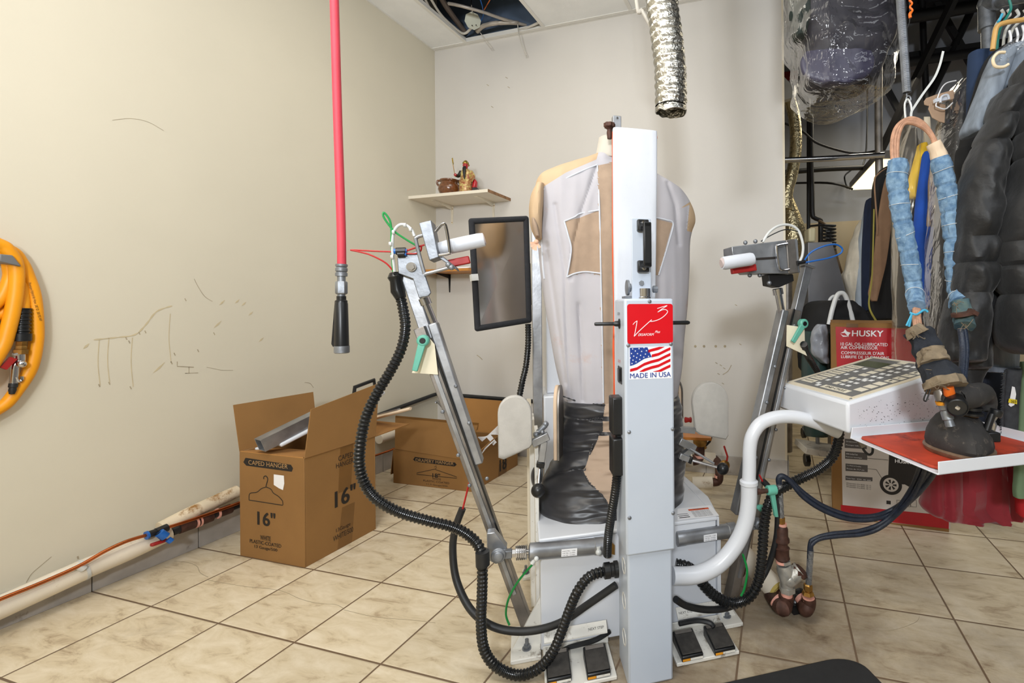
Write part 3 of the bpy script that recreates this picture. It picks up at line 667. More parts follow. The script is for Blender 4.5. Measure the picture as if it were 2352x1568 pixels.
part('collar_opening', MB().lathe(at(1408, 322, b=1.70) - ZX * .0, ZX, [(.045, 0), (.045, .004)], 30), mat('collar_lining', (150, 138, 112), .9), tor)
mb = MB(); P, Q = at(1408, 310, b=1.60), at(1427, 266, b=1.60)
mbox(mb, AX.dot(P), AX.dot(Q), 1.60, 1.625, P.z - .05, Q.z)
po = part('form_post', mb, m_steel, fm, bevel=.002)
for v in (271, 296): part('screw', MB().lathe(at(1418, v, b=1.599), -BX, [(.0035, 0), (.0035, .002)], 14), m_chrome, po)
c = at(1400, 292, b=1.60); mb = MB().lathe(c - ZX * .02, ZX, [(.008, -.02), (.010, 0), (.008, .012), (.014, .016)], 16)
n = 64; mb.rings([[c + ZX * h + (AX * math.cos(2 * math.pi * i / n) + BX * math.sin(2 * math.pi * i / n)) * (r * (1 + .08 * math.cos(8 * 2 * math.pi * i / n))) for i in range(n)] for h, r in ((-.004, .012), (0, .019), (.012, .019), (.014, .015))])
part('clamp_knob', mb, m_rust, fm)
# ---- black satin skirt of the form
SKP = [[(1390, 925), (1415, 925), (1425, 955), (1386, 957)], [(1385, 968), (1418, 966), (1418, 992), (1385, 992)], [(1376, 1002), (1420, 998), (1420, 1043), (1358, 1043)], [(1355, 1040), (1420, 1040), (1420, 1083), (1342, 1082)],
       [(1339, 1080), (1420, 1076), (1420, 1160), (1404, 1168), (1380, 1132), (1352, 1105)]]
def skm(p):
    u, v = pj(p)
    return 1 if BX.dot(p) <= 1.66 and any(inpoly(u, v, q) for q in SKP) else 0
mb = MB()
rows = [(908, 1294, 1552, 0, .105), (918, 1288, 1556, 0, .125), (940, 1286, 1562, -.005, .135), (962, 1290, 1564, -.005, .128), (985, 1284, 1566, -.01, .14), (1003, 1284, 1564, -.02, .135), (1030, 1278, 1566, -.03, .145), (1060, 1262, 1570, -.045, .16),
        (1090, 1246, 1566, -.06, .165), (1120, 1238, 1564, -.075, .17), (1150, 1238, 1564, -.085, .165), (1180, 1256, 1560, -.095, .155), (1205, 1290, 1548, -.105, .13), (1220, 1350, 1520, -.11, .08)]
loft(mb, rows, 'b', 1.705, .13, nr=250, n=260, amp=.014, fs=(9, 9, 34), pw=.85, mfun=skm, seed=2)
tailor(mb, SKP, [[(1288, 962), (1330, 968), (1384, 962)], [(1284, 1003), (1330, 1000), (1376, 998)], [(1256, 1062), (1290, 1045), (1330, 1040), (1355, 1038)], [(1240, 1118), (1280, 1095), (1320, 1082), (1340, 1079)]], 1.66, depth=.014, wd=7)
part('satin_skirt', mb, [m_satin, mat('skirt_front_panel', (172, 150, 130), .9, var=.05)], fm)
mb_t = mb; del _bv
for s_ in ([(1294, 910), (1330, 922), (1370, 928), (1390, 930)], [(1386, 962), (1370, 960), (1350, 964), (1320, 962)], [(1388, 996), (1370, 1000), (1362, 1020), (1356, 1040), (1344, 1078), (1338, 1080), (1352, 1108), (1382, 1136), (1402, 1168)]):
    q = sm([front(*p) for p in s_], 10); part('elastic_edge', MB().tube(q, [.0022 + .0012 * math.sin(i * 1.9) for i in range(len(q))], 8), m_satin, fm)
# ---- articulated side arms
def arm(sg, t0, t1, s0, s1, u0_, u1_, g0_, g1_):
    """one side arm: t = box tube, s = outer sleeve, u = upper square tube, g = gas rod (bottom and top points)"""
    P = lambda q, b=1.46: at(q[0], q[1], b=b)
    lo, hi = P(t0), P(t1); d = (hi - lo).normalized()
    part('arm', MB().beam(lo, hi, .031, .046, BX), m_steeldk, fm, bevel=.002)
    part('arm_sleeve', MB().beam(P(s0), P(s1), .025, .044, BX), m_steel, fm, bevel=.004)
    part('slot_rail', MB().beam(lo + d * .12 - BX * .0255, hi - d * .05 - BX * .0255, .011, .006, BX), m_steel, fm, bevel=.001)
    sd = (P(s1) - P(t1)); sd = (sd - d * sd.dot(d)).normalized()
    part('slot_rail', MB().beam(lo + d * .30 - BX * .025 + sd * .016, hi - BX * .025 + sd * .016, .005, .007, BX), m_black, fm)
    L0 = (hi - lo).length
    for t, k in ((.50, -.015), (.50, .035), (.60, -.016), (.68, .040), (.74, -.016), (.80, .04)):
        c = lo + d * (t * L0) + sd * k - BX * .024; part('bolt', MB().lathe(c, -BX, [(.0055, 0), (.005, .003), (.0025, .005)], 14), m_zinc, fm)
    e0, e1 = P(u0_), P(u1_); du = (e1 - e0).normalized()
    part('upper_tube', MB().beam(e0 - du * .04, e1, .03, .03, BX).beam(e1 - du * .004, e1 + du * .004, .044, .044, BX), m_steel, fm, bevel=.002)
    g0, g1 = P(g0_), P(g1_); dg = (g1 - g0).normalized()
    part('telescoping_rod', MB().cyl(g0 - dg * .03, g1, .0125).lathe(g1 - dg * .022, dg, [(.018, 0), (.018, .020), (.013, .022)]), m_chrome, fm)
arm(-1, (1212, 1436), (966, 752), (1101, 1062), (995, 742), (975, 748), (934, 626), (992, 735), (971, 684))
arm(1, (1672, 1400), (1824, 712), (1690, 1178), (1798, 712), (1822, 745), (1853, 612), (1795, 715), (1785, 662))
def quadplate(pts, th, m, nm='bracket_plate', key='b', val=1.43, par=None, bev=.002):
    q = [at(u, v, **{key: val}) for u, v in pts]; return part(nm, MB().prism(q, BX * th), m, par or fm, bevel=bev)
# left head: pivot plates, box clamp, bail, pad
quadplate([(912, 592), (958, 575), (966, 600), (990, 672), (984, 680), (962, 684), (948, 640), (915, 628)], .008, m_zinc, val=1.425)
c = at(945, 613, b=1.422); part('pivot_bolt', MB().lathe(c, -BX, [(.013, 0), (.013, .003)], 20).hexn(c - BX * .003, -BX, .0095, .007), m_chrome, fm)
quadplate([(962, 512), (990, 505), (1008, 590), (986, 598)], .07, m_zinc, 'clamp_housing', val=1.40)
mb = MB(); q = [at(*p, b=1.40) for p in ((1000, 532), (1015, 515), (1024, 520), (1033, 575), (1030, 582), (1008, 586))]
mb = MB().tube(sm([q[0], q[1], q[2], q[3], q[4], q[5]], 6), .0042, 10); part('bail_handle', mb, m_chrome, fm)
mb = MB().tube(sm([at(*p, b=1.41) for p in ((972, 540), (958, 545), (956, 556), (974, 625), (980, 628), (1040, 612))], 5), .005, 10); part('u_bracket', mb, m_steel, fm)
quadplate([(1008, 592), (1045, 618), (1050, 620), (1046, 612), (1010, 583)], .06, m_zinc, 'jaw_plate', val=1.41)
for u, v in ((1030, 608), (1037, 614)):
    part('bolt', MB().sph(at(u, v, b=1.40), .008, 10), m_zinc, fm)
mb = MB().tube([at(1004, 572, b=1.44), at(1030, 567, b=1.44), at(1060, 561, b=1.44), at(1100, 552, b=1.44), at(1112, 550, b=1.44)], [.017, .0205, .0205, .0205, .019], 20, jit=.06)
rl = part('padded_roll', mb, m_pad, fm)
mb = MB().tube([at(1110, 550, b=1.44), at(1114, 549, b=1.44)], [.017, .015], 16); part('roll_end', mb, mat('worn_padding', (190, 175, 172), .9), rl)
part('silicone_pad', MB().beam(at(1030, 606, b=1.45), at(1079, 596, b=1.45), .022, .016, BX), m_red, fm, bevel=.003)
# right head
quadplate([(1681, 566), (1807, 551), (1832, 548), (1838, 626), (1806, 628), (1720, 628), (1700, 612), (1682, 582)], .07, m_steel, 'clamp_housing', val=1.43)
quadplate([(1806, 551), (1826, 548), (1834, 625), (1812, 627)], .004, m_steeldk, 'end_plate', val=1.424)
quadplate([(1735, 592), (1782, 589), (1782, 594), (1735, 597)], .003, m_ink, 'slot', val=1.4265)
mb = MB().tube(sm([at(*p, b=1.415) for p in ((1808, 559), (1788, 563), (1784, 570), (1789, 612), (1796, 620), (1813, 618))], 6), .0045, 10); part('bail_handle', mb, m_chrome, fm)
mb = MB().tube([at(1659, 604, b=1.39), at(1664, 604, b=1.39), at(1690, 600, b=1.39), at(1724, 595, b=1.39), at(1729, 594, b=1.39)], [.019, .021, .021, .021, .019], 20, jit=.06)
rl = part('padded_roll', mb, m_pad, fm)
part('roll_end', MB().tube([at(1656, 605, b=1.39), at(1661, 604, b=1.39)], [.013, .018], 16, jit=.2), mat('worn_padding'  , (190, 175, 172), .9), rl)
part('silicone_pad', MB().beam(at(1680, 622, b=1.42), at(1735, 614, b=1.42), .022, .02, BX), m_red, fm, bevel=.003)
for u, v in ((1712, 557), (1735, 554)): part('bolt', MB().sph(at(u, v, b=1.45), .0075, 10), m_zinc, fm)
for u, v in ((1722, 632), (1745, 632)): part('bolt', MB().sph(at(u, v, b=1.45), .0075, 10), m_zinc, fm)
quadplate([(1765, 630), (1822, 630), (1824, 645), (1790, 660), (1768, 655)], .05, m_blkpaint, 'pivot_block', val=1.45)
part('pivot_bolt', MB().sph(at(1767, 650, b=1.44), .008, 10), m_zinc, fm)
# air lines at the heads
mb = MB(); ribbed(mb, [at(u, v, b=1.42) for u, v in ((1818, 790), (1840, 815), (1858, 830), (1876, 842))], .0, .01) if False else None
def line(pts, r, m, nm='air_line', key='b', val=1.42, n=8, par=None, label=None, jit=0):
    q = sm([at(*p[:2], **{key: p[2] if len(p) > 2 else val}) for p in pts], 8)
    return part(nm, MB().tube(q, r, n, jit=jit), m, par or fm, label=label)
m_lgreen = mat('green_tubing', (24, 140, 66), .3); m_lred = mat('red_tubing', (176, 30, 32), .3); m_lclear = mat('clear_tubing', (206, 208, 206), .3); m_lblue = mat('blue_tubing', (22, 96, 178), .3)
line([(903, 624), (899, 560), (899, 530), (895, 505), (882, 488), (882, 500), (905, 530), (930, 548), (955, 563)], .0028, m_lgreen)
line([(906, 624), (901, 570), (904, 535), (915, 518), (930, 516), (945, 527), (952, 542)], .0040, m_lclear)
line([(903, 622), (885, 603), (850, 585), (820, 577), (806, 574), (835, 575), (870, 577), (905, 578)], .0022, m_lred)
line([(930, 577), (950, 570), (975, 562)], .0026, m_lred); line([(930, 582), (955, 582), (966, 576), (968, 566)], .0022, m_lred)
for u, v in ((904, 533), (930, 517), (897, 560), (901, 590), (943, 527)): part('cable_tie', MB().cyl(at(u - 3, v, b=1.415), at(u + 3, v, b=1.415), .006, 10), m_lclear, fm)
mb = MB().cyl(at(910, 577, b=1.42), at(932, 576, b=1.42), .010).cyl(at(914, 584, b=1.42), at(930, 583, b=1.42), .009); ft = part('tube_fitting', mb, m_black, fm)
part('release_ring', MB().cyl(at(905, 577, b=1.42), at(911, 577, b=1.42), .0075).cyl(at(930, 576, b=1.42), at(935, 576, b=1.42), .006).cyl(at(929, 583, b=1.42), at(934, 583, b=1.42), .006), m_lblue, ft)
line([(1752, 556), (1768, 532), (1790, 518), (1815, 517), (1834, 530), (1844, 560), (1843, 585), (1836, 602)], .0045, m_lclear)
line([(1748, 554), (1775, 538), (1805, 527), (1835, 532)], .0018, m_black)
line([(1845, 602), (1862, 580), (1890, 566), (1918, 561), (1934, 570), (1930, 582), (1905, 592), (1875, 598), (1848, 603)], .0030, m_lblue)
part('tube_fitting', MB().cyl(at(1830, 604, b=1.42), at(1848, 601, b=1.42), .007), m_black, fm)
# teal levers and paper guards
def lever(u0, v0, u1, v1, b, s=1.0, nm='clamp_lever', par=None):
    P, Q = at(u0, v0, b=b), at(u1, v1, b=b); d = (Q - P).normalized(); sd = d.cross(BX).normalized()
    mb = MB().lathe(P + BX * .012, -BX, [(.016 * s, 0), (.016 * s, .018), (.013 * s, .022)], 24)
    mb.prism([P + sd * .010 * s - BX * .008, Q + sd * .007 * s - BX * .012, Q - sd * .007 * s - BX * .012, P - sd * .010 * s - BX * .008], BX * .011)
    o = part(nm, mb, m_teal, par or fm, bevel=.002)
    part('screw', MB().lathe(P - BX * .01, -BX, [(.008 * s, 0), (.007 * s, .0015)], 18), m_black, o)
    return o
lever(972, 782, 954, 851, 1.41); lever(1845, 743, 1818, 785, 1.41)
m_guard = mat('yellowed_card', (232, 222, 196), .8, var=.05)
part('card_guard', MB().prism([at(u, v, b=1.425) for u, v in ((985, 775), (998, 790), (1006, 860), (946, 856), (962, 812))], BX * .003), m_guard, fm)
part('card_guard', MB().prism([at(u, v, b=1.425) for u, v in ((1808, 746), (1848, 752), (1849, 806), (1854, 817), (1807, 795))], BX * .003), m_guard, fm)
# pneumatic cylinders
def cyl(u0, v0, u1, v1, b0, b1, rod):
    P, Q = at(u0, v0, b=b0), at(u1, v1, b=b1); d = (Q - P).normalized()
    L_ = (Q - P).length
    c = part('air_cylinder', MB().lathe(P, d, [(.016, 0), (.0235, .003), (.0235, .03), (.0225, .032), (.0225, L_ - .03), (.024, L_ - .028), (.024, L_ - .003), (.015, L_)], 28), m_steel, fm)
    mid = P + d * (L_ * .52) - BX * .0226; up_ = d.cross(BX).normalized(); up_ = up_ if up_.z > 0 else -up_
    part('rating_label', MB().prism([mid - d * .022 - up_ * .010, mid + d * .022 - up_ * .010, mid + d * .022 + up_ * .010, mid - d * .022 + up_ * .010], -BX * .002), m_wwhite, c)
    lm = MB()
    for k in range(3): text('NCMC 150' if k == 0 else '145 PSI 1.0 MPa', mid - d * .019 + up_ * (.004 - .006 * k) - BX * .0025, d, up_, .036, .003, m_ink, c, sub=lm)
    part('lettering', lm, m_ink, c)
    return P, Q, d
P, Q, d = cyl(1214, 1267, 1387, 1252, 1.375, 1.375, 1)
part('piston_rod', MB().cyl(P, P - d * .075, .008).hexn(P - d * .045, d, .011, .012), m_chrome, fm)
sp_ = [P - d * (.004 + .03 * k / 60) + (ZX * math.cos(k * .63) + BX * math.sin(k * .63)) * .018 for k in range(61)]; part('coil_spring', MB().tube(sp_, .0022, 6), m_chrome, fm)
part('clevis', MB().beam(P - d * .045, P - d * .09, .018, .022, ZX).lathe(at(1144, 1275, b=1.36), -BX, [(.021, 0), (.021, .004), (.014, .006), (.014, .012), (.007, .014)], 20), m_zinc, fm, bevel=.002)
part('arm_bracket', MB().prism([at(u, v, b=1.385) for u, v in ((1118, 1225), (1136, 1222), (1165, 1258), (1140, 1296), (1118, 1285))], BX * .03), m_steel, fm, bevel=.002)
part('mount_bracket', MB().prism([at(u, v, b=1.37) for u, v in ((1386, 1246), (1398, 1240), (1412, 1252), (1412, 1274), (1396, 1270))], BX * .01).sph(at(1399, 1275, b=1.36), .008, 10).hexn(at(1391, 1253, b=1.37), -BX, .008, .01), m_brass, fm)
part('air_fitting', MB().cyl(at(1231, 1280, b=1.36), at(1222, 1294, b=1.36), .0065).sph(at(1232, 1283, b=1.35), .007, 10), m_lclear, fm)
part('air_fitting', MB().sph(at(1375, 1268, b=1.35), .009, 10).cyl(at(1375, 1255, b=1.352), at(1375, 1273, b=1.352), .006), m_lclear, fm)
P, Q, d = cyl(1552, 1237, 1690, 1216, 1.40, 1.40, 1)
part('piston_rod', MB().cyl(Q, Q + d * .085, .009), m_chrome, fm)
part('clevis', MB().lathe(at(1745, 1205, b=1.37), -BX, [(.017, -.02), (.017, .004), (.012, .006), (.012, .012)], 20).beam(at(1725, 1208, b=1.4), at(1752, 1204, b=1.4), .018, .02, ZX), m_zinc, fm, bevel=.002)
part('arm_bracket', MB().prism([at(u, v, b=1.40) for u, v in ((1722, 1150), (1760, 1190), (1760, 1212), (1735, 1206), (1720, 1200))], BX * .02), m_steeldk, fm, bevel=.002)
part('clamp_knob', MB().cyl(at(1727, 1165, b=1.44), at(1752, 1168, b=1.44), .013), m_teal, fm)
# ---- oval side paddles with levers
def oval(u0, u1, vt, vb0, vb1, b, m=m_greypad, th=.012):
    """rounded-top pad; flat slanted bottom from (u0,vb0) to (u1,vb1)"""
    uc, hw = (u0 + u1) / 2, (u1 - u0) / 2; pts = []
    for k in range(25):
        t = math.pi * k / 24; pts.append((uc + hw * math.cos(t), vt + hw * 1.15 - hw * 1.15 * math.sin(t) ** .9))
    bl, br = (u0, vb0), (u1, vb1)
    pts += [(u0 + (8 if vb0 < vb1 else 2), vb0 - 4), (u0 + 14 if vb0 > vb1 else u0 + 18, vb0 + (0 if vb0 > vb1 else 3)), (u1 - 6, vb1 + (2 if vb1 > vb0 else 0)), (u1, vb1 - 8)]
    q = [at(u, v, b=b) for u, v in pts]; c = sum(q, Vector()) / len(q)
    R = []
    for k, (s, off) in enumerate(((.90, -th), (.965, -th * .8), (1, -th * .3), (1, th * .3), (.965, th * .8), (.90, th))): R.append([c + (p - c) * s + BX * off for p in q])
    return MB().rings(R)
part('oval_paddle', oval(1143, 1222, 907, 1054, 1028, 1.49), m_greypad, fm)
part('oval_paddle', oval(1588, 1672, 876, 994, 1007, 1.62), m_greypad, fm)
def edgepad(pts_top, b, key='b'):
    return None
def thinpad(p0, p1, length_b, nm, m1, m2):
    pass
for (ut, vt, ub, vb, b0, dr) in ((1258, 890, 1271, 1058, 1.56, 1), (1562, 872, 1560, 962, 1.70, -1)):
    T, Bm = at(ut, vt, b=b0), at(ub, vb, b=b0); hgt = T.z - Bm.z
    nb = (BX * .97 + AX * .24 * dr).normalized(); sdv = nb.cross(ZX).normalized(); q = []
    for k in range(21):
        t = math.pi * k / 20; q.append(Bm + nb * (.045 - .045 * math.cos(t)) * 1.1 + ZX * (hgt * (.62 + .38 * math.sin(t) ** .8)))
    q = [Bm] + q + [Bm + nb * .099]
    mb = MB().prism(q, sdv * .012); part('oval_paddle', mb, mat('pale_wood', (214, 188, 160), .7, var=.1, stretch=(1, 1, .2)), fm, bevel=.003)
    part('oval_paddle', MB().prism([p + sdv * .013 for p in q], sdv * .006), m_steeldk, fm)
# lever linkages
def linkage(pts, kn, kr, b):
    part('linkage', MB().beam(at(*pts[0], b=b), at(*pts[1], b=b), .024, .022, BX).beam(at(*pts[2], b=b), at(*pts[3], b=b), .02, .018, BX), m_steel, fm, bevel=.002)
    part('end_cap', MB().beam(at(*pts[3], b=b), at(*pts[4], b=b), .024, .024, BX), m_black, fm, bevel=.002)
    part('lever_rod', MB().tube([at(*pts[4], b=b), at(*kn, b=b - .04)], .0045, 10), m_chrome, fm)
    part('ball_knob', MB().sph(at(*kn, b=b - .04), kr, 20), m_black, fm)
linkage([(1222, 1018), (1260, 1000), (1250, 1012), (1243, 1060), (1240, 1072)], (1236, 1126), .021, 1.50)
linkage([(1560, 1012), (1596, 1030), (1560, 1046), (1582, 1054), (1588, 1056)], (1660, 1076), .021, 1.55)
part('linkage', MB().cyl(at(1228, 1000, b=1.53), at(1253, 976, b=1.53), .009).sph(at(1253, 974, b=1.53), .010, 10).sph(at(1232, 998, b=1.52), .01, 10).sph(at(1246, 992, b=1.50), .007, 8), m_zinc, fm)
part('linkage', MB().beam(at(1562, 1052, b=1.56), at(1590, 1030, b=1.56), .02, .02, BX).cyl(at(1585, 1030, b=1.54), at(1640, 1064, b=1.52), .004), m_steel, fm)
part('side_cushion', MB().sph(at(1232, 1095, b=1.58), .03, 16, 0, (.6, .6, 1.2)), m_satin, fm)
part('form_bracket', MB().beam(at(1556, 985, b=1.62), at(1595, 988, b=1.62), .02, .02, ZX), m_steel, fm)
# ---- reflector panel on flexible hose
DP = 1.80
q = [at(1083, 508, d=1.73), at(1208, 502, d=1.85), at(1215, 735, d=1.85), at(1097, 754, d=1.73)]
nn = (q[1] - q[0]).cross(q[3] - q[0]).normalized(); nn = nn if nn.dot(CF) > 0 else -nn
m_mirror = mat('polished_sheet', (190, 184, 176), .14, 1.0, var=.06, vs=3, bump=.02, bs=6)
mp_ = part('mirror_panel', MB().prism(q, nn * .012), m_mirror, fm)
mb = MB()
for i in range(4): mb.tube([q[i], q[(i + 1) % 4]], .011, 12)
for p in q: mb.sph(p, .011, 10)
part('foam_edge', mb, mat('black_foam', (38, 39, 43), .95, var=.15, vs=60, bump=.3, bs=200), mp_)
part('tape_band', MB().beam(at(1088, 630, d=1.725), at(1090, 645, d=1.725), .024, .024, nn), m_lclear, mp_)
mb = MB(); ribbed(mb, [at(1213, 745, d=1.79), at(1213, 790, d=1.77), at(1208, 840, d=1.75), at(1199, 880, d=1.73), at(1192, 925, d=1.70), at(1195, 990, d=1.68)], .0115, .010)
part('support_hose', mb, m_hose, fm)
part('hinge_bracket', MB().beam(at(1221, 605, d=1.87), at(1222, 700, d=1.87), .010, .012, CF), m_cream, fm)
# ---- hoses of the machine
def hosepx(pts, r, pitch, nm, m=m_hose, dep=.16):
    mb = MB(); ribbed(mb, [at(u, v, d=d) for u, v, d in pts], r, pitch, dep); return part(nm, mb, m, fm)
part('hose_elbow', MB().tube([at(906, 626, d=1.31), at(908, 636, d=1.31), at(910, 645, d=1.31), at(914, 668, d=1.31), at(921, 685, d=1.31)], [.013, .020, .016, .019, .014], 20), m_hose, fm)
hosepx([(917, 672, 1.31), (925, 705, 1.31), (931, 750, 1.30), (922, 800, 1.29), (898, 850, 1.28), (865, 905, 1.27), (840, 960, 1.26), (828, 1020, 1.25), (826, 1070, 1.25), (840, 1115, 1.25), (870, 1150, 1.25), (920, 1177, 1.26), (985, 1196, 1.27),
        (1040, 1210, 1.28), (1080, 1232, 1.28), (1103, 1262, 1.27), (1108, 1310, 1.26), (1107, 1370, 1.26), (1105, 1430, 1.265), (1112, 1490, 1.27), (1140, 1530, 1.275), (1190, 1550, 1.275), (1235, 1536, 1.275), (1268, 1500, 1.275),
        (1290, 1450, 1.28), (1308, 1400, 1.28), (1328, 1355, 1.28), (1355, 1323, 1.29), (1395, 1310, 1.31)], .0142, .0105, 'steam_hose')
part('hose_connector', MB().lathe(at(1386, 1311, d=1.30), AX, [(.017, 0), (.021, .002), (.021, .018), (.018, .02), (.018, .028), (.022, .03), (.022, .04)], 24), m_black, fm)
part('hose_coupling', MB().cyl(at(1108, 1266, d=1.26), at(1109, 1298, d=1.26), .018), m_rubber, fm)
line([(1062, 1168, 1.40), (1047, 1210, 1.40), (1040, 1260, 1.40), (1048, 1330, 1.38), (1078, 1395, 1.35), (1120, 1432, 1.33), (1170, 1448, 1.33), (1230, 1447, 1.33), (1290, 1428, 1.33), (1350, 1388, 1.33), (1415, 1343, 1.33)], .0105, m_rubber, 'rubber_hose', 'd', n=14)
line([(1083, 1085, 1.40), (1076, 1115, 1.40), (1063, 1168, 1.40)], .0028, m_lred, key='d'); line([(1223, 1296, 1.36), (1190, 1335, 1.36), (1168, 1375, 1.36), (1162, 1410, 1.37), (1170, 1435, 1.37)], .0032, m_lgreen, key='d')
hosepx([(1552, 1295, 1.42), (1580, 1302, 1.42), (1600, 1320, 1.44), (1618, 1345, 1.44), (1645, 1370, 1.44), (1680, 1384, 1.44), (1715, 1375, 1.44), (1738, 1345, 1.44), (1748, 1300, 1.45), (1752, 1250, 1.46), (1756, 1200, 1.47), (1766, 1155, 1.48),
        (1785, 1128, 1.50), (1830, 1103, 1.52), (1880, 1078, 1.52), (1910, 1052, 1.52), (1924, 1018, 1.51), (1929, 975, 1.50), (1930, 955, 1.49)], .0165, .0115, 'steam_hose')
line([(1552, 1376, 1.34), (1580, 1392, 1.38), (1630, 1400, 1.42), (1680, 1392, 1.46), (1725, 1360, 1.48), (1760, 1310, 1.5), (1780, 1250, 1.5), (1786, 1200, 1.5), (1784, 1150, 1.5), (1765, 1118, 1.5), (1752, 1104, 1.5)], .0095, m_rubber, 'rubber_hose', 'd', n=14)
line([(1744, 1090, 1.5), (1752, 1106, 1.5)], .003, m_lred, key='d'); line([(1706, 1272, 1.42), (1716, 1310, 1.42), (1710, 1350, 1.42), (1702, 1368, 1.42)], .0035, m_lgreen, key='d')
line([(1400, 1450, 1.40), (1370, 1468, 1.37), (1330, 1480, 1.37), (1280, 1490, 1.37)], .007, m_rubber, 'pedal_cable', 'd'); line([(1560, 1432, 1.38), (1600, 1425, 1.40), (1630, 1430, 1.40), (1640, 1440, 1.39)], .007, m_rubber, 'pedal_cable', 'd')
hosepx([(1846, 790, 1.60), (1852, 812, 1.66), (1864, 832, 1.80), (1880, 860, 1.86), (1890, 900, 1.88)], .012, .010, 'conduit_hose')
# warning label on the base
q = [at(1556, 1194, z=.3378), at(1652, 1184, z=.3378), at(1632, 1160, z=.3378), at(1556, 1168, z=.3378)]
wlb = part('warning_label', MB().prism(q, ZX * .0006), m_wwhite, fm)
xd = (q[1] - q[0]).normalized(); yd = ZX.cross(xd)
part('warning_stripe', MB().prism([q[0] + xd * .055 + yd * .055 + ZX * .0008, q[0] + xd * .125 + yd * .055 + ZX * .0008, q[0] + xd * .125 + yd * .066 + ZX * .0008, q[0] + xd * .055 + yd * .066 + ZX * .0008], ZX * .0003), m_orange, wlb)
lm = MB(); text('WARNING', q[0] + xd * .07 + yd * .057 + ZX * .0014, xd, yd, .04, .007, m_ink, wlb, sub=lm)
for k in range(6): text('KEEP HANDS CLEAR OF PADS', q[0] + xd * .06 + yd * (.046 - .008 * k) + ZX * .0008, xd, yd, .062, .0045, m_ink, wlb, sub=lm)
lm.box(.0, .0, 0, 0, 0, 0) if False else None
for k in range(3): lm.ribbon([q[0] + xd * .01 + yd * (.012 + .012 * k) + ZX * .0008, q[0] + xd * .045 + yd * (.012 + .012 * k) + ZX * .0008], .004 - .001 * k, ZX)
part('lettering', lm, m_ink, wlb)
# ---- console arm, console, iron tray
pp = [at(u, v, b=1.30) for u, v in ((1545, 1322), (1600, 1319), (1650, 1296), (1690, 1250), (1712, 1200), (1720, 1150), (1720, 1108))]
mb = MB().tube(sm(pp, 8), .0245, 24); part('console_arm', mb, m_whiteb, fm)
mb = MB().lathe(at(1720, 1110, b=1.30) - ZX * .004, ZX, [(.0255, 0), (.0275, .002), (.0275, .012), (.022, .016)], 28); part('arm_collar', mb, m_whiteb, fm)
pp = [at(u, v, b=1.30) for u, v in ((1720, 1106), (1721, 1070), (1722, 1030), (1728, 1000), (1748, 972), (1785, 958), (1830, 958), (1880, 972), (1925, 992))]
mb = MB().tube(sm(pp, 8), .0205, 24); part('console_arm', mb, m_whiteb, fm)
part('lock_screw', MB().hexn(at(1738, 1129, b=1.29), AX, .010, .010).cyl(at(1745, 1129, b=1.29), at(1766, 1126, b=1.29), .007), m_rust, fm)
mb = MB().cyl(at(1762, 1126, b=1.29), at(1782, 1124, b=1.29), .0145).prism([at(u, v, b=1.285) for u, v in ((1770, 1132), (1781, 1132), (1789, 1188), (1781, 1188))], BX * .012); part('clamp_lever', mb, m_teal, fm, bevel=.002)
A0, A1, B0, B1 = .872, 1.262, 1.118, 1.475
ZB, ZL, ZH = .652, .738, .822
mb = MB().hexa([M(A0, B0, ZB), M(A1, B0, ZB - .01), M(A1, B1, ZB - .01), M(A0, B1, ZB), M(A0, B0, ZL), M(A1, B0, ZH), M(A1, B1, ZH), M(A0, B1, ZL)])
con = part('control_console', mb, m_whiteb, fm, bevel=.008)
# console top overlay: x axis along -B (operator reads from the left), y axis towards A
O0 = M(A0, B1, ZL); xC = -BX; yC = (M(A1, B1, ZH) - M(A0, B1, ZL)).normalized(); nC = xC.cross(yC).normalized()
WC, HC = B1 - B0, (M(A1, B1, ZH) - O0).length
def K(x, y, e=.001): return O0 + xC * (x * WC) + yC * (y * HC) + nC * e
def kq(mb, x0, y0, x1, y1, e=.001, th=.0005, mi=0): return mb.prism([K(x0, y0, e), K(x1, y0, e), K(x1, y1, e), K(x0, y1, e)], nC * th, mi)
pl = part('key_panel', kq(MB(), .035, .045, .965, .965, .0, .001), m_cream, con)
ov = part('key_overlay', kq(MB(), .09, .10, .915, .93, .0008, .0008), m_grey, con)
part('display', kq(MB(), .12, .70, .44, .845, .002), mat('lcd_green', (70, 78, 52), .25), con)
for x, y in ((.05, .065), (.95, .065), (.05, .95), (.95, .95)): part('screw', MB().lathe(K(x, y, .001), nC, [(.004, 0), (.003, .002)], 12), m_zinc, con)
m_key = mat('key_cream', (228, 220, 200), .5, var=.03); m_keyw = mat('key_white', (238, 238, 236), .5, var=.02)
mb, mw, lm = MB(), MB(), MB()
kq(mb, .46, .125, .80, .185, .0018); kq(mw, .375, .13, .42, .17, .0018)
text('END CYCLE', K(.51, .14, .0024), xC, yC, .25 * WC, .03 * HC, m_ink, con, sub=lm, bold=.02, lift=.0003)
names = ('PRESSURE DOWN', 'NO CLAMP', 'BOTTOM CLAMP', 'NECKLINE CLAMP', 'NO STRETCH', 'LONG SLEEVES')
for k in range(6):
    y = .155 + .092 * k
    x0 = .115; kq(mb, x0, y, x0 + .17, y + .07, .0018); kq(mw, .325, y + .015, .365, y + .05, .0018)
    if y < .73:
        text(names[k], K(x0 + .02, y + .022, .0024), xC, yC, .13 * WC, .022 * HC, m_ink, con, sub=lm, lift=.0003)
for r in range(3):
    for c_ in range(3):
        x, y = .47 + .075 * c_, .235 + .075 * r
        (kq(mb, .47 + .0 * c_, y, .53, y + .05, .0018) if c_ == 0 else kq(mw, x + .01, y + .008, x + .055, y + .038, .0018))
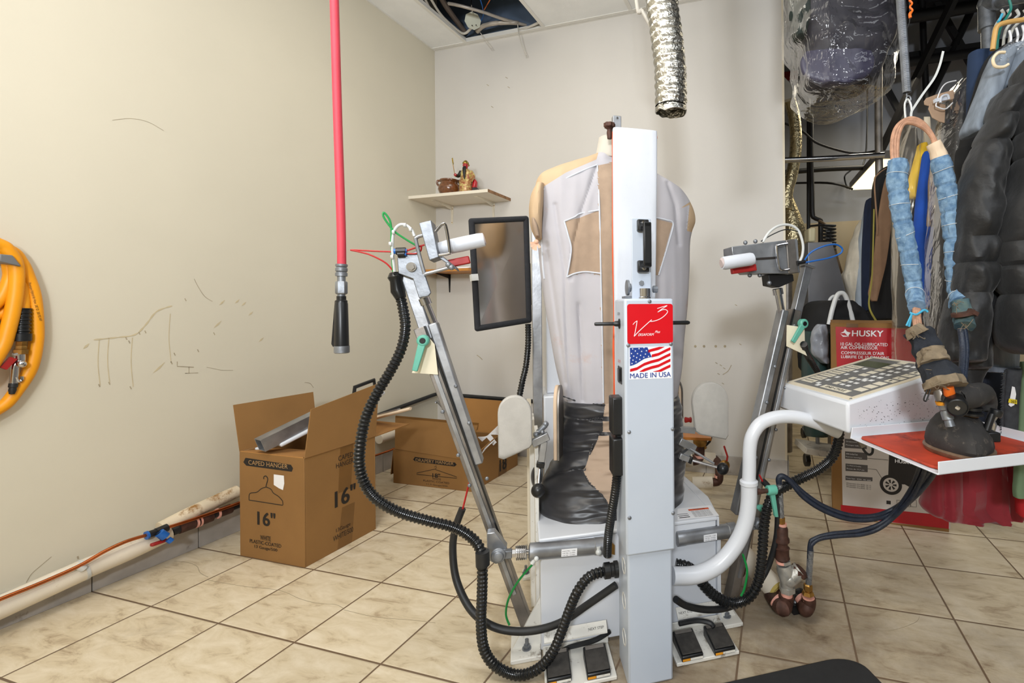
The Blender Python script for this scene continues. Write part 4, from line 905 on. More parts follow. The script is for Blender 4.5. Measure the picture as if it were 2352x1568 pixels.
for k in range(3): kq(mb, .78, .21 + .085 * k, .88, .21 + .085 * k + .065, .0018)
for k in range(6):
    y = .47 + .078 * k
    kq(mb, .80, y - .0, .90, y + .055, .0018); kq(mb, .46, y + .02, .55, y + .075, .0018)
    text(str((k * 3) % 9 + 1), K(.835, y + .012, .0024), xC, yC, .018 * WC, .03 * HC, m_ink, con, sub=lm, lift=.0003)
for r in range(2):
    for k in range(6):
        kq(mw, .60 + .075 * r, .42 + .082 * k, .645 + .075 * r, .42 + .082 * k + .035, .0018)
text('PRESSURE OFF', K(.62, .915, .0012), xC, yC, .16 * WC, .02 * HC, m_ink, con, sub=lm)
part('keys', mb, m_key, ov); part('indicator_keys', mw, m_keyw, ov); part('lettering', lm, m_ink, ov)
m_speck = mat('splatter', (72, 70, 72), .7)
mb = MB(); rnd = random.Random(3)
for k in range(170):
    a = A0 + .03 + rnd.random() * (A1 - A0 - .05); z = ZB + .01 + rnd.random() * (.06 + .16 * (a - A0))
    r = .0005 + .0011 * rnd.random() ** 2; c = M(a, B0 - .0002, z); mb.prism([c - AX * r * 1.6, c - ZX * r * .6, c + AX * r * 1.6, c + ZX * r], -BX * .0003)
part('grime_speck', mb, m_speck, con)['kind'] = 'stuff'
part('connector', MB().beam(at(1972, 1000, d=1.33), at(1984, 1024, d=1.33), .02, .014, CF), m_steeldk, fm)
line([(1978, 1022, 1.33), (1986, 1036, 1.33), (1996, 1044, 1.33), (2004, 1038, 1.33), (2004, 1018, 1.34)], .0035, m_rubber, 'cable', 'd')
# tray
TZ = .642
tb = [(.872, 1.108), (.858, .815), (1.275, .815), (1.275, 1.108)]
mb = MB().prism([M(a, b, TZ) for a, b in tb], ZX * .003)
mb.hexa([M(.872, 1.106, TZ), M(1.275, 1.106, TZ), M(1.275, 1.109, TZ), M(.872, 1.109, TZ), M(.878, 1.106, TZ + .030), M(1.275, 1.106, TZ + .030), M(1.275, 1.109, TZ + .030), M(.878, 1.109, TZ + .030)])
mb.box(.861, 1.275, .815, .818, TZ, TZ + .028, 0, FB).box(1.272, 1.275, .815, 1.108, TZ, TZ + .03, 0, FB)
part('iron_tray', mb, m_whiteb, fm, bevel=.001)
m_matr = mat('orange_red_silicone', (186, 62, 34), .6, var=.2, vs=14, dirt=((112, 38, 26), 10, .52))
mb = MB().prism([M(a, b, TZ + .004) for a, b in ((.895, 1.09), (.885, 1.08), (.872, .85), (.878, .832), (1.255, .832), (1.255, 1.09))], ZX * .006)
single('rest_mat', mb, m_matr, M(1.05, .95, TZ), 'orange-red silicone rest mat lying in the white tray under the iron', 'mat', bevel=.002)
# ================================================================== left side of the room
def atp(u, v, P, n):
    r = RC @ Vector(((u - PX) / F, 1, (CY - v) / F)); return CAMP + r * ((P - CAMP).dot(n) / r.dot(n))
# ---- yellow air hose on its hook
XH = XW + .045
yh = thing('air_hose', at(20, 600, x=XW), 'yellow coiled air hose hanging on the left wall with a chrome blow gun', 'hose')
m_yel = mat('yellow_hose', (240, 158, 12), .45, var=.08)
def wl_(pts, r, m, nm, x=XH, n=14, par=yh): return part(nm, MB().tube(sm([at(u, v, x=x + (p[0] if p else 0)) for u, v, *p in pts], 8), r, n), m, par)
wl_([(-150, 640), (-120, 575), (-60, 545), (0, 561), (19, 577), (35, 605), (38, 643), (33, 691), (19, 755), (0, 806), (-60, 880), (-120, 820), (-150, 700)], .0175, m_yel, 'hose_loop')
wl_([(-140, 620), (-70, 560, -.02), (19, 573, -.02), (48, 602, -.02), (63, 634, -.02), (78, 679, -.02), (84, 739, -.02), (83, 787, -.02), (71, 844, -.02), (41, 893, -.02), (0, 937, -.02), (-80, 960, -.02), (-150, 850)], .0165, m_yel, 'hose_loop')
wl_([(-40, 560, -.015), (10, 590, -.015), (22, 620, -.015), (20, 645, -.015), (0, 688, -.015), (-40, 720, -.015)], .0155, m_yel, 'hose_loop')
wl_([(-60, 745, -.025), (0, 723, -.025), (25, 700, -.025), (42, 672, -.025), (52, 650, -.025), (53, 680, -.02), (53, 710, -.015)], .0155, m_yel, 'hose_loop')
mb = MB(); ribbed(mb, [at(53, 708, x=XH - .01), at(51, 745, x=XH - .008), at(50, 768, x=XH - .006)], .0195, .012); mb.cyl(at(50, 766, x=XH - .006), at(49.5, 783, x=XH - .006), .0215)
part('strain_relief', mb, m_black, yh)
c0, c1 = at(49, 784, x=XH - .006), at(47, 812, x=XH - .006); d = (c1 - c0).normalized()
part('hose_fitting', MB().lathe(c0, d, [(.013, 0), (.013, .012), (.012, .014), (.013, .016), (.013, .024), (.017, .026), (.017, .040), (.011, .042)], 6), m_brass, yh)
g = [at(*p, x=XH - .006) for p in ((46, 813), (45, 830), (36, 838), (33, 860), (31, 881))]
gb = part('blow_gun', MB().tube(sm(g, 6), [.012] * 8 + [.0095] * 17, 14).sph(at(49, 836, x=XH + .006), .012, 12).tube(sm([at(*p, x=XH) for p in ((36, 866), (42, 876), (50, 872), (50, 864))], 5), .004, 8).tube([at(30, 815, x=XH), at(44, 812, x=XH)], .006, 8), m_chrome, yh)
part('trigger', MB().beam(at(30, 822, x=XH), at(6, 846, x=XH), .012, .016), m_red, gb)
part('nozzle', MB().lathe(at(31, 880, x=XH), at(27, 905, x=XH) - at(31, 880, x=XH), [(.010, 0), (.010, .012), (.008, .014), (.0085, .022), (.006, .034)], 14), m_rubber, gb)
q = [at(84, 660, x=XH - .0045), at(88, 745, x=XH - .0045)]
hq = [at(57, 648, x=XH + .0), at(84, 738, x=XH + .0)]
def hosetext():
    P, Q = at(58, 650, x=XH - .003 + .001), at(84, 738, x=XH - .003 + .001)
    P.x = Q.x = XH - .02 + .0172; d = (Q - P); L_ = d.length; d.normalize(); yd = Vector((1, 0, 0)).cross(d); return text('Premium Hybrid Air Hose  3/8" ID  300 PSI WP', P + yd * .004, d, yd, L_, .009, m_ink, yh)
hosetext()
single('hose_hook', MB().prism([at(u, v, x=XW + .002) for u, v in ((-30, 585), (0, 588), (19, 611), (19, 614), (-30, 602))], (.07, 0, 0)), m_grey, at(0, 600, x=XW), 'grey metal hook on the left wall carrying the yellow hose', 'hook', bevel=.003)
# ---- red hose with spotting gun hanging from the ceiling
DR = 1.28
rh = thing('spotting_hose', at(760, -820, d=DR), 'red hose hanging straight down from the ceiling with a black gun grip', 'hose')
part('hose', MB().tube(sm([at(747, -870, d=DR), at(758, -400, d=DR), at(768, 0, d=DR), at(775, 250, d=DR), at(783, 500, d=DR), at(785, 608, d=DR)], 10), .0108, 16), mat('pink_red_rubber', (205, 62, 78), .6, var=.08, bump=.2, bs=150), rh)
P, Q = at(784.5, 606, d=DR), at(784, 640, d=DR)
part('crimp_collar', MB().lathe(P, Q - P, [(.011, 0), (.0145, .001), (.0145, .006), (.012, .009), (.0145, .012), (.0145, .019), (.012, .022), (.0145, .025), (.0145, .033), (.011, .034)], 18), m_zinc, rh)
part('hex_nut', MB().lathe(at(784, 646, d=DR), -ZX, [(.0125, 0), (.0145, .003), (.0145, .032), (.012, .035)], 6).lathe(at(784, 632, d=DR), -ZX, [(.010, 0), (.010, .018)], 14), m_zinc, rh)
part('grip', MB().lathe(at(784, 680, d=DR), -ZX, [(.0115, 0), (.0115, .010), (.0145, .012), (.0145, .018), (.0155, .02), (.0175, .133), (.0175, .134)], 22), m_black, rh)
part('neck', MB().cyl(at(784, 668, d=DR), at(784, 694, d=DR), .0095), m_zinc, rh)
part('end_cap', MB().lathe(at(785, 794, d=DR), -ZX, [(.0185, 0), (.0185, .018), (.016, .020)], 22), m_zinc, rh)
part('squeeze_lever', MB().prism([at(u, v, d=DR + .003) for u, v in ((768, 690), (774, 688), (775, 700), (770, 795), (764, 797), (760, 790))], CF * .012), m_blkpaint, rh, bevel=.002)
# ---- pipes along the left wall
def wt(pts, r, m, x=-2.335, n=16, jit=0):
    return MB().tube(sm([at(u, v, x=x) for u, v in pts], 8), r, n, jit=jit)
ip = thing('insulated_pipe', at(190, 1320, x=-2.33), 'white insulated pipe low along the left wall above the skirting tiles', 'pipe')
part('insulation', wt([(-90, 1435), (5, 1392), (188, 1310)], .036, m_insul), m_insul, ip)
part('insulation', wt([(190, 1308), (300, 1262), (385, 1222)], .035, m_insul), m_insul, ip)
part('tape_wrap', wt([(186, 1311), (194, 1307)], .0375, m_lclear), m_lclear, ip)
sp = thing('insulated_pipe', at(460, 1160, x=-2.35), 'water-stained insulated pipe behind the copper line, left of the caped hanger box', 'pipe')
part('insulation', wt([(368, 1214), (450, 1172), (545, 1128)], .027, m_insul, -2.352), mat('stained_insulation', (224, 208, 180), .85, var=.1, c2=None, dirt=((150, 106, 48), 14, .5), bump=.3, bs=40), sp)
bpz = thing('black_pipe', at(480, 1190, x=-2.31), 'dark jointed steel pipe behind the copper tube, left of the caped hanger box', 'pipe')
mb = wt([(395, 1222), (440, 1203), (550, 1158)], .015, m_rust, -2.318); part('pipe_run', mb, m_rubber, bpz)
for u, v in ((428, 1208), (470, 1192), (515, 1173)):
    P = at(u, v, x=-2.318); part('pipe_joint', MB().cyl(P - Vector((0, .025, .0)), P + Vector((0, .025, 0)), .020), m_rust, bpz)
for u, v in ((450, 1200), (458, 1197), (500, 1179)): P = at(u, v, x=-2.318); part('joint_ring', MB().cyl(P - Vector((0, .003, 0)), P + Vector((0, .003, 0)), .0215), m_pink, bpz)
single('drain_pipe', wt([(870, 1008), (960, 975)], .03, m_insul, -2.35), m_insul, at(870, 1008, x=-2.35), 'pale insulated pipe on the left wall between the two hanger boxes', 'pipe')
ct = thing('copper_tube', at(250, 1255, x=-2.30), 'thin bright copper air line running along the left wall over the white pipe', 'tube')
part('tube', wt([(-80, 1412), (0, 1376), (90, 1340), (180, 1300), (240, 1266), (290, 1243), (335, 1229)], .0062, m_copper, -2.295), m_copper, ct)
part('tube', wt([(382, 1212), (450, 1190), (548, 1155), (640, 1118), (870, 1043), (905, 1030)], .0062, m_copper, -2.295), m_copper, ct)
part('push_fitting', MB().cyl(at(337, 1229, x=-2.295), at(360, 1221, x=-2.295), .013).cyl(at(358, 1222, x=-2.295), at(384, 1211, x=-2.295), .015).cyl(at(362, 1224, x=-2.28), at(378, 1236, x=-2.27), .011), m_black, ct)
part('release_ring', MB().cyl(at(335, 1230, x=-2.295), at(340, 1228, x=-2.295), .0155).cyl(at(366, 1223, x=-2.272), at(380, 1232, x=-2.268), .015).cyl(at(386, 1238, x=-2.262), at(394, 1243, x=-2.258), .010), m_lblue, ct)
part('valve_handle', MB().beam(at(346, 1252, x=-2.28), at(384, 1239, x=-2.28), .016, .012), m_red, ct, bevel=.004)
part('cable_tie', MB().cyl(at(178, 1299, x=-2.30), at(192, 1306, x=-2.30), .010), m_lclear, ct)
mb = MB().tube([at(640, 1040, x=XW + .03), at(875, 951, x=XW + .03), at(998, 906, x=XW + .03)], .013, 12).sph(at(998, 906, x=XW + .03), .013, 10)
P = at(998, 906, x=XW + .03); mb.tube([P, Vector((XW + .03, YB - .03, P.z)), Vector((-1.55, YB - .03, P.z - .02))], .013, 12)
single('foam_pipe', mb, m_rubber, P, 'thin black foam-covered pipe running round the corner above the two boxes', 'pipe')
# ---- caped hanger box
x0, x1, y0, y1, hb = -2.141, -1.790, 1.400, 1.738, .428
b1 = thing('cardboard_box', ((x0 + x1) / 2, (y0 + y1) / 2, 0), 'tall open cardboard box printed CAPED HANGER 16" near the left wall', 'box')
t = .005
mb = MB().box(x0, x1, y0, y0 + t, .0, hb).box(x0, x1, y1 - t, y1, 0, hb).box(x0, x0 + t, y0 + t, y1 - t, 0, hb).box(x1 - t, x1, y0 + t, y1 - t, 0, hb).box(x0 + t, x1 - t, y0 + t, y1 - t, 0, t)
part('carton', mb, m_card, b1, bevel=.0015)
def flap(pts, par, m=m_card, th=.004):
    n = (pts[1] - pts[0]).cross(pts[3] - pts[0]).normalized(); return part('flap', MB().prism(pts, n * th), m, par)
V = Vector
flap([V((x0, y0, hb)), V((x0, y1, hb)), at(718, 900, x=x0 - .05), at(535, 930, x=x0 - .045)], b1, m_card)
flap([V((x1, y0, hb)), V((x1, y1, hb)), at(869, 880, x=x1 - .01), at(713, 940, x=x1 - .01)], b1)
flap([V((x0 + .005, y0, hb)), V((x1 - .005, y0, hb)), V((x1 - .02, y0 + .14, hb - .02)), V((x0 + .02, y0 + .15, hb - .03))], b1, m_cardin)
flap([V((x1, y1, hb)), V((x0, y1, hb)), at(800, 960, z=hb + .01), at(940, 973, z=hb - .02)], b1, m_cardin)
def F1(u, v, e=.0006): return at(u, v, y=y0 - e)
def R1(u, v, e=.0006): return at(u, v, x=x1 + e)
XD = V((1, 0, 0)); YD = V((0, 1, 0))
def tf(s, u0, v0, u1, v1, par, fn, xd, m=m_ink, **k):
    """text between pixel corners lower-left(u0,v0) and the right end u1 on a face"""
    p = fn(u0, v0); w = abs((fn(u1, v1) - p).dot(xd)); return p, w
def ftext(s, fn, xd, ul, vl, ur, hpx, par, m=m_ink, sub=None, **k):
    p = fn(ul, vl); w = (fn(ur, vl) - p).dot(xd); h = (fn(ul, vl - hpx) - p).z; return text(s, p, xd, ZX, w, h, m, par, sub=sub, **k)
# front print; text lines follow the face, so each uses its own left point
pill = part('printed_banner', MB().prism([F1(564, 1051, .0004), F1(668, 1067, .0004), F1(673, 1075, .0004), F1(670, 1083, .0004), F1(566, 1069, .0004), F1(559, 1061, .0004)], (0, -.0003, 0)), m_ink, b1)
ftext('CAPED HANGER', lambda u, v: F1(u, v, .001), XD, 571, 1066, 661, 10, pill, m_inkw)
lm = MB()
for a in (('16"', 592, 1204, 632, 31, .035), ('WHITE', 598, 1238.5, 622, 10.5, .006), ('PLASTIC-COATED', 574, 1245, 646, 8, .006), ('13 Gauge/500', 585, 1259, 637, 8.5, .006)):
    ftext(a[0], F1, XD, a[1], a[2], a[3], a[4], b1, sub=lm, bold=a[5])
def hang(mb, fn, pts, w, n): mb.ribbon(sm([fn(*p) for p in pts], 6), w, n)
hang(lm, F1, [(606, 1100), (606, 1095), (611, 1093), (615, 1100), (612, 1112), (611, 1118)], .004, (0, -1, 0))
lm.ribbon(sm([F1(611, 1118), F1(600, 1122), F1(590, 1130), F1(574, 1133), F1(572, 1147)], 5) + [F1(572, 1148), F1(649, 1160), F1(650, 1158)] + sm([F1(649, 1150), F1(640, 1140), F1(628, 1132), F1(622, 1123), F1(611, 1118)], 5), .003, (0, -1, 0))
part('lettering', lm, m_ink, b1)
part('torn_label', MB().prism([F1(629, 1089, .0006), F1(652, 1092, .0006), F1(653, 1110, .0006), F1(650, 1125, .0006), F1(641, 1121, .0006), F1(629, 1113, .0006)], (0, -.0004, 0)), m_wwhite, b1)
tp = part('packing_tape', MB().prism([R1(782, 1024, .0002), R1(812, 1012, .0002), R1(806, 1120, .0002), R1(777, 1133, .0002)], (.0003, 0, 0)).prism([R1(786, 1165, .0002), R1(815, 1152, .0002), R1(808, 1245, .0002), R1(775, 1262, .0002)], (.0003, 0, 0)), m_tape, b1)
lm = MB()
for a in (('CAPED', 777, 1059, 811, 11.5, .0), ('HANGER', 772, 1076, 812, 11.5, .0), ('16"', 770, 1166, 816, 38, .035), ('13Gauge', 772, 1225, 805, 11, .0), ('WHITE/500', 765, 1244, 811, 12, .0)):
    ftext(a[0], R1, YD, a[1], a[2], a[3], a[4], b1, sub=lm, bold=a[5])
part('lettering', lm, m_ink, b1)
# spare clamp parts lying in the box
sc = thing('spare_clamp', V((-2.0, 1.5, .43)), 'square steel tube clamp with a black pull handle lying in the open caped hanger box', 'clamp')
P = at(597, 1022, y=1.375); Q = at(872, 885, y=1.86)
d = (Q - P).normalized(); s_ = d.cross(ZX).normalized(); u_ = s_.cross(d)
mb = MB(); w = .026
for a, b_ in (((-w, -w), (w, -w)), ((w, -w), (w, w)), ((w, w), (-w, w)), ((-w, w), (-w, -w))):
    p0 = P + s_ * a[0] + u_ * a[1]; p1 = P + s_ * b_[0] + u_ * b_[1]; iw = .9
    mb.hexa([p0, p1, P + (p1 - P) * iw, P + (p0 - P) * iw, p0 + (Q - P) * .6, p1 + (Q - P) * .6, P + (p1 - P) * iw + (Q - P) * .6, P + (p0 - P) * iw + (Q - P) * .6])
mb.box(0, 0, 0, 0, 0, 0) if False else None
part('square_tube', mb, m_steel, sc, smooth=0)
part('clamp_pad', MB().beam(at(640, 1022, y=1.43), at(880, 900, y=1.84), .04, .016, ZX), m_pad, sc, bevel=.006)
P, Q = at(812, 917, y=1.75), at(862, 897, y=1.86)
mb = MB().tube([P, P + ZX * .055 + (Q - P) * .06, Q + ZX * .055 - (Q - P) * .06, Q], .0095, 10); part('pull_handle', mb, m_black, sc)
single('clamp_pad', MB().beam(at(600, 1030, y=1.40), at(640, 1018, y=1.5), .05, .01, ZX).beam(at(640, 1018, y=1.5), at(700, 985, y=1.66), .05, .012, ZX), m_pad, at(600, 1030, y=1.4), 'white cotton clamp pad under the square steel tube in the caped hanger box', 'pad', bevel=.004)
# sleeve board behind the box
sb = thing('sleeve_board', at(900, 945, y=2.0), 'slim cream sleeve board sticking out to the right behind the caped hanger box', 'board')
P, Q = at(800, 975, y=1.95), at(943, 938, y=1.95)
mb = MB(); d = (Q - P).normalized(); R = []
for k in range(16):
    t = k / 15; c = P.lerp(Q, t); w = .035 * (1 - .75 * t ** 3); R.append([c + YD * w * math.cos(a) + ZX * .012 * math.sin(a) * (1 - .3 * t) for a in [2 * math.pi * i / 16 for i in range(16)]])
mb.rings(R); part('board', mb, mat('cream_padding', (226, 204, 178), .85, var=.04), sb)
part('steel_insert', MB().beam(P.lerp(Q, .3) + ZX * .013, P.lerp(Q, .82) + ZX * .013, .02, .006, ZX), m_steel, sb)
# ---- drapery hanger box
t = .005
X0, X1, Y0, Y1, h2 = -2.172, -1.632, 2.235, 2.70, .195
b2 = thing('cardboard_box', ((X0 + X1) / 2, (Y0 + Y1) / 2, 0), 'low crumpled cardboard box printed DRAPERY HANGER 18" in the back corner', 'box')
mb = MB().box(X0, X1, Y0, Y0 + t, 0, h2).box(X0, X1, Y1 - t, Y1, 0, h2 - .0).box(X0, X0 + t, Y0 + t, Y1 - t, 0, h2).box(X1 - t, X1, Y0 + t, Y1 - t, 0, h2).box(X0 + t, X1 - t, Y0 + t, Y1 - t, 0, t)
part('carton', mb, m_card, b2, bevel=.0015)
def F2(u, v, e=.0006): return at(u, v, y=Y0 - e)
def R2(u, v, e=.0006): return at(u, v, x=X1 + e)
flap([F2(908, 1030, 0), F2(1072, 1056, 0), at(1100, 972, y=Y0 + .02), at(909, 955, y=Y0 + .02)], b2)
flap([V((X0, Y1, h2)), V((X1, Y1, h2)), V((X1 + .0, Y1 + .06, h2 + .20)), V((X0 + .05, Y1 + .06, h2 + .21))], b2, m_cardin)
flap([V((X1, Y0, h2)), V((X1, Y1, h2)), V((X1 + .05, Y1 - .02, h2 + .11)), V((X1 + .05, Y0 + .12, h2 + .07))], b2)
flap([V((X0, Y1, h2)), V((X0, Y0, h2)), V((X0 - .04, Y0 + .02, .04)), V((X0 - .04, Y1, .04))], b2, m_card)
part('packing_tape', MB().prism([at(909, 954, y=Y0 + .0155), at(1100, 971, y=Y0 + .0155), at(1098, 987, y=Y0 + .0155), at(909, 968, y=Y0 + .0155)], (0, -.0006, 0)), m_tape, b2)
pill = part('printed_banner', MB().prism([F2(953, 1049, .0004), F2(1045, 1062, .0004), F2(1049, 1067, .0004), F2(1044, 1071, .0004), F2(955, 1060, .0004), F2(949, 1055, .0004)], (0, -.0003, 0)), m_ink, b2)
ftext('DRAPERY HANGER', lambda u, v: F2(u, v, .001), XD, 955, 1059.5, 1042, 7.5, pill, m_inkw)
lm = MB()
for a in (('18"', 993.6, 1096, 1011, 10, .035), ('WHITE', 993, 1101, 1013, 4.6, .0), ('PLASTIC-COATED', 972.5, 1105, 1032, 4.2, .0), ('11.5 Gauge/250', 980, 1113.5, 1028, 4.2, .0)):
    ftext(a[0], F2, XD, a[1], a[2], a[3], a[4], b2, sub=lm, bold=a[5])
lm.ribbon([F2(998, 1072), F2(1002, 1069), F2(1002, 1075), F2(999, 1077), F2(957, 1086), F2(957, 1089), F2(1049, 1098), F2(1049, 1095), F2(1000, 1078)], .0028, (0, -1, 0))
part('lettering', lm, m_ink, b2)
bx = part('printed_banner', MB().prism([R2(1146, 1066, .0004), R2(1165, 1054, .0004), R2(1163, 1090, .0004), R2(1144, 1105, .0004)], (.0003, 0, 0)), mat('faded_print', (112, 80, 44), .8), b2)
text('18', R2(1148, 1083, .001), YD, ZX, .07, .07, m_ink, bx, bold=.04)
m_wire = mat('white_plastic_coated_wire', (235, 235, 238), .35, var=.04)
for k in range(7):
    P = at(1098 + k * 1.5, 1004 + k * 1.5, d=2.72); Q = at(1118 + k * 1.2, 1003 - k * 1.0, d=2.72); R_ = at(1146, 976 + k * 3.5, d=2.72); S_ = at(1134 + k, 1022 - k, d=2.72)
    single('wire_hanger', MB().tube([P, Q, R_], .0026, 6).tube([Q, S_], .0026, 6), m_wire, Q, 'bundled white coated wire hanger sticking up out of the drapery hanger box', 'hanger', 'wire hangers in the drapery box')
for k in range(3):
    P = at(1106 + 3 * k, 1042 - 6 * k, d=2.68); Q = at(1118 + 6 * k, 1026 - 5 * k, d=2.68)
    single('wire_hanger', MB().tube([P, Q, at(1126 + 5 * k, 1018 - 4 * k, d=2.7)], .003, 6), m_wire, P, 'white coated wire hanger end at the right edge of the drapery hanger box', 'hanger', 'wire hanger ends at the box edge')
single('metal_crank', MB().tube(sm([at(1000, 925, d=2.9), at(1005, 922, d=2.9), at(1018, 935, d=2.85), at(1040, 960, d=2.8)], 5), .009, 10), m_steel, at(1018, 940, d=2.85), 'bent metal rod standing out of the drapery hanger box behind the steel arm', 'rod')
# ---- corner shelf with brackets, pot and figurine
ZS = 1.757
sh = thing('wall_shelf', (-2.08, 2.75, ZS), 'white corner wall shelf on two brackets holding a pot and a figurine', 'shelf')
part('board', MB().box(XW, -1.777, 2.61, YB, ZS, ZS + .020), mat('white_melamine', (228, 220, 204), .4, var=.03), sh, bevel=.001)
part('raw_edge', MB().box(-1.777, -1.7762, 2.61, YB, ZS, ZS + .020), mat('chipboard_edge', (150, 112, 78), .8, var=.3, vs=40), sh, label='bare chipboard shelf end')
for u, v in ((1039, 500), (1134, 490)):
    xx = at(u, v, y=YB).x; mb = MB().box(xx - .012, xx + .012, YB - .2, YB, ZS - .005, ZS).prism([V((xx - .012, YB - .004, ZS)), V((xx + .012, YB - .004, ZS)), V((xx + .006, YB - .004, ZS - .13)), V((xx - .006, YB - .004, ZS - .13))], (0, .004, 0))
    mb.prism([V((xx - .002, YB - .18, ZS)), V((xx - .002, YB, ZS)), V((xx - .002, YB, ZS - .10)), V((xx - .002, YB - .012, ZS - .03))], (.004, 0, 0))
    bk = part('shelf_bracket', mb, mat('cream_bracket', (226, 218, 200), .4), sh)
    for dx, dz in ((-.006, -.02), (.006, -.024), (0, -.12)): part('screw', MB().cyl(V((xx + dx, YB - .007, ZS + dz)), V((xx + dx, YB - .003, ZS + dz)), .003, 8), m_brass, bk)
ZT = ZS + .0205
c = at(1033, 444, y=2.70); c.z = ZT
m_pot = mat('brown_glazed_pottery', (112, 66, 34), .18, var=.3, vs=60, coat=.6, bump=.3, bs=90)
pot = thing('incense_pot', c, 'round brown glazed pot with two ear handles, left of the figurine on the shelf', 'pot')
part('bowl', MB().lathe(c, ZX, [(.042, 0), (.062, .012), (.074, .04), (.070, .066), (.058, .082), (.056, .09), (.064, .098), (.064, .106), (.056, .106), (.050, .085)], 36), m_pot, pot)
for s in (-1, 1): part('ear_handle', MB().tube(sm([c + CR * s * .052 + ZX * .10, c + CR * s * .080 + ZX * .105, c + CR * s * .084 + ZX * .085, c + CR * s * .066 + ZX * .062], 5), .007, 10), m_pot, pot)
part('ash', MB().lathe(c + ZX * .09, ZX, [(.052, 0), (.050, .008), (.01, .014)], 20), mat('incense_ash', (150, 130, 110), .9, var=.3, vs=80), pot)
for k in range(5): part('incense_stub', MB().cyl(c + V((.01 * k - .03, .005 * (k % 2), .10)), c + V((.012 * k - .036, .005, .125)), .0015, 6), m_red, pot)
# figurine: a seated bearded figure in painted robes
c = at(1070, 441, y=2.70); c.z = ZT
m_gold = mat('gold_paint', (196, 160, 74), .3, .6, var=.35, vs=120, bump=.5, bs=160, c2=(96, 92, 40)); m_fred = mat('red_lacquer', (178, 22, 34), .3, var=.2, coat=.4); m_fblk = mat('black_lacquer', (22, 20, 20), .4)
m_robe = mat('painted_robe', (205, 190, 120), .35, .2, var=.5, vs=70, c2=(150, 70, 50), bump=.5, bs=120)
fg = thing('figurine', c, 'seated bearded figurine in gold, red and black robes holding a staff on the corner shelf', 'figurine')
def fp_(x, y, z): return c + CR * x + CF * y + ZX * z
def ell(p, r, n=16): return MB().sph(fp_(*p), 1, n, 0, r)
def body(sect, n=24):
    return MB().rings([[fp_(x + rx * math.cos(2 * math.pi * i / n), y + ry * math.sin(2 * math.pi * i / n), z) for i in range(n)] for x, y, z, rx, ry in sect])
part('robe', body([(0, 0, 0, .036, .034), (0, -.004, .02, .042, .038), (0, -.004, .06, .040, .036), (0, 0, .085, .044, .034), (0, .004, .11, .036, .026), (0, .004, .145, .038, .024), (0, .004, .165, .028, .02), (0, .004, .176, .012, .012)]), m_robe, fg)
hd = part('head', body([(0, 0, .170, .008, .010), (0, -.002, .176, .014, .016), (0, -.003, .19, .0165, .018), (0, -.002, .205, .016, .017), (0, 0, .214, .010, .011)]), m_fred, fg)
part('nose', ell((0, -.021, .193), (.003, .004, .005), 8), m_fred, hd)
for s in (-1, 1): part('eye', ell((s * .006, -.0185, .199), (.0025, .0015, .0012), 6), m_fblk, hd); part('ear', ell((s * .0168, -.001, .195), (.003, .004, .006), 8), m_fred, hd)
part('beard', body([(0, -.018, .185, .009, .005), (0, -.026, .172, .012, .006), (.002, -.032, .150, .010, .006), (.004, -.038, .12, .007, .005), (.006, -.040, .095, .003, .003)]), m_fblk, fg)
part('headdress', body([(0, .002, .205, .020, .020), (0, .001, .213, .0205, .020), (0, .002, .222, .015, .015), (0, .004, .230, .007, .008)]).sph(fp_(.017, .004, .198), .008, 10), m_gold, fg)
part('arm', MB().tube(sm([fp_(-.03, .004, .155), fp_(-.045, -.008, .125), fp_(-.052, -.03, .12)], 5), [.014, .014, .013, .012, .012, .012, .011, .010, .010, .010, .009], 12), m_fblk, fg)
part('hand', ell((-.056, -.034, .124), (.010, .010, .010), 10), m_fred, fg)
part('arm', MB().tube(sm([fp_(.032, .004, .155), fp_(.052, -.004, .12), fp_(.044, -.028, .09)], 5), .0135, 12), m_robe, fg)
part('sash', body([(.052, .006, .0, .016, .03), (.056, .006, .04, .018, .024), (.060, .008, .085, .016, .018), (.052, .01, .11, .008, .01)]), m_fred, fg)
part('armrest', MB().box(.046, .080, -.02, .03, 0, .045, 0, fp_), m_fblk, fg, bevel=.003)
stf = part('staff', MB().tube([fp_(-.056, -.036, .11), fp_(-.070, -.036, .19)], .0022, 8), m_brass, fg)
part('blade', MB().prism([fp_(-.069, -.036, .185), fp_(-.074, -.036, .20), fp_(-.079, -.036, .232), fp_(-.072, -.036, .238), fp_(-.066, -.036, .20)], CF * .003), m_gold, stf)
# lower shelf
lo = thing('wall_shelf', at(1040, 630, y=YB - .1), 'small orange-brown wooden shelf on a black bracket below the white corner shelf', 'shelf')
zl = at(1085, 628, y=YB).z
part('board', MB().box(XW, -1.96, YB - .22, YB, zl, zl + .018), mat('orange_pine', (196, 132, 60), .45, var=.15, stretch=(1, 8, 1)), lo, bevel=.001)
xx = at(1033, 660, y=YB).x; part('shelf_bracket', MB().prism([V((xx - .01, YB - .003, zl)), V((xx + .01, YB - .003, zl)), V((xx + .004, YB - .003, zl - .13)), V((xx - .004, YB - .003, zl - .13))], (0, .003, 0)).prism([V((xx - .002, YB - .17, zl)), V((xx - .002, YB, zl)), V((xx - .002, YB, zl - .12)), V((xx - .002, YB - .012, zl - .03))], (.004, 0, 0)), m_blkpaint, lo)
single('paper_sheet', MB().box(-2.13, -1.98, YB - .21, YB - .02, zl + .018, zl + .021).box(-2.10, -1.965, YB - .2, YB - .01, zl + .021, zl + .028), m_wwhite, (-2.05, YB - .1, zl + .02), 'white papers lying on the orange-brown lower shelf', 'paper')
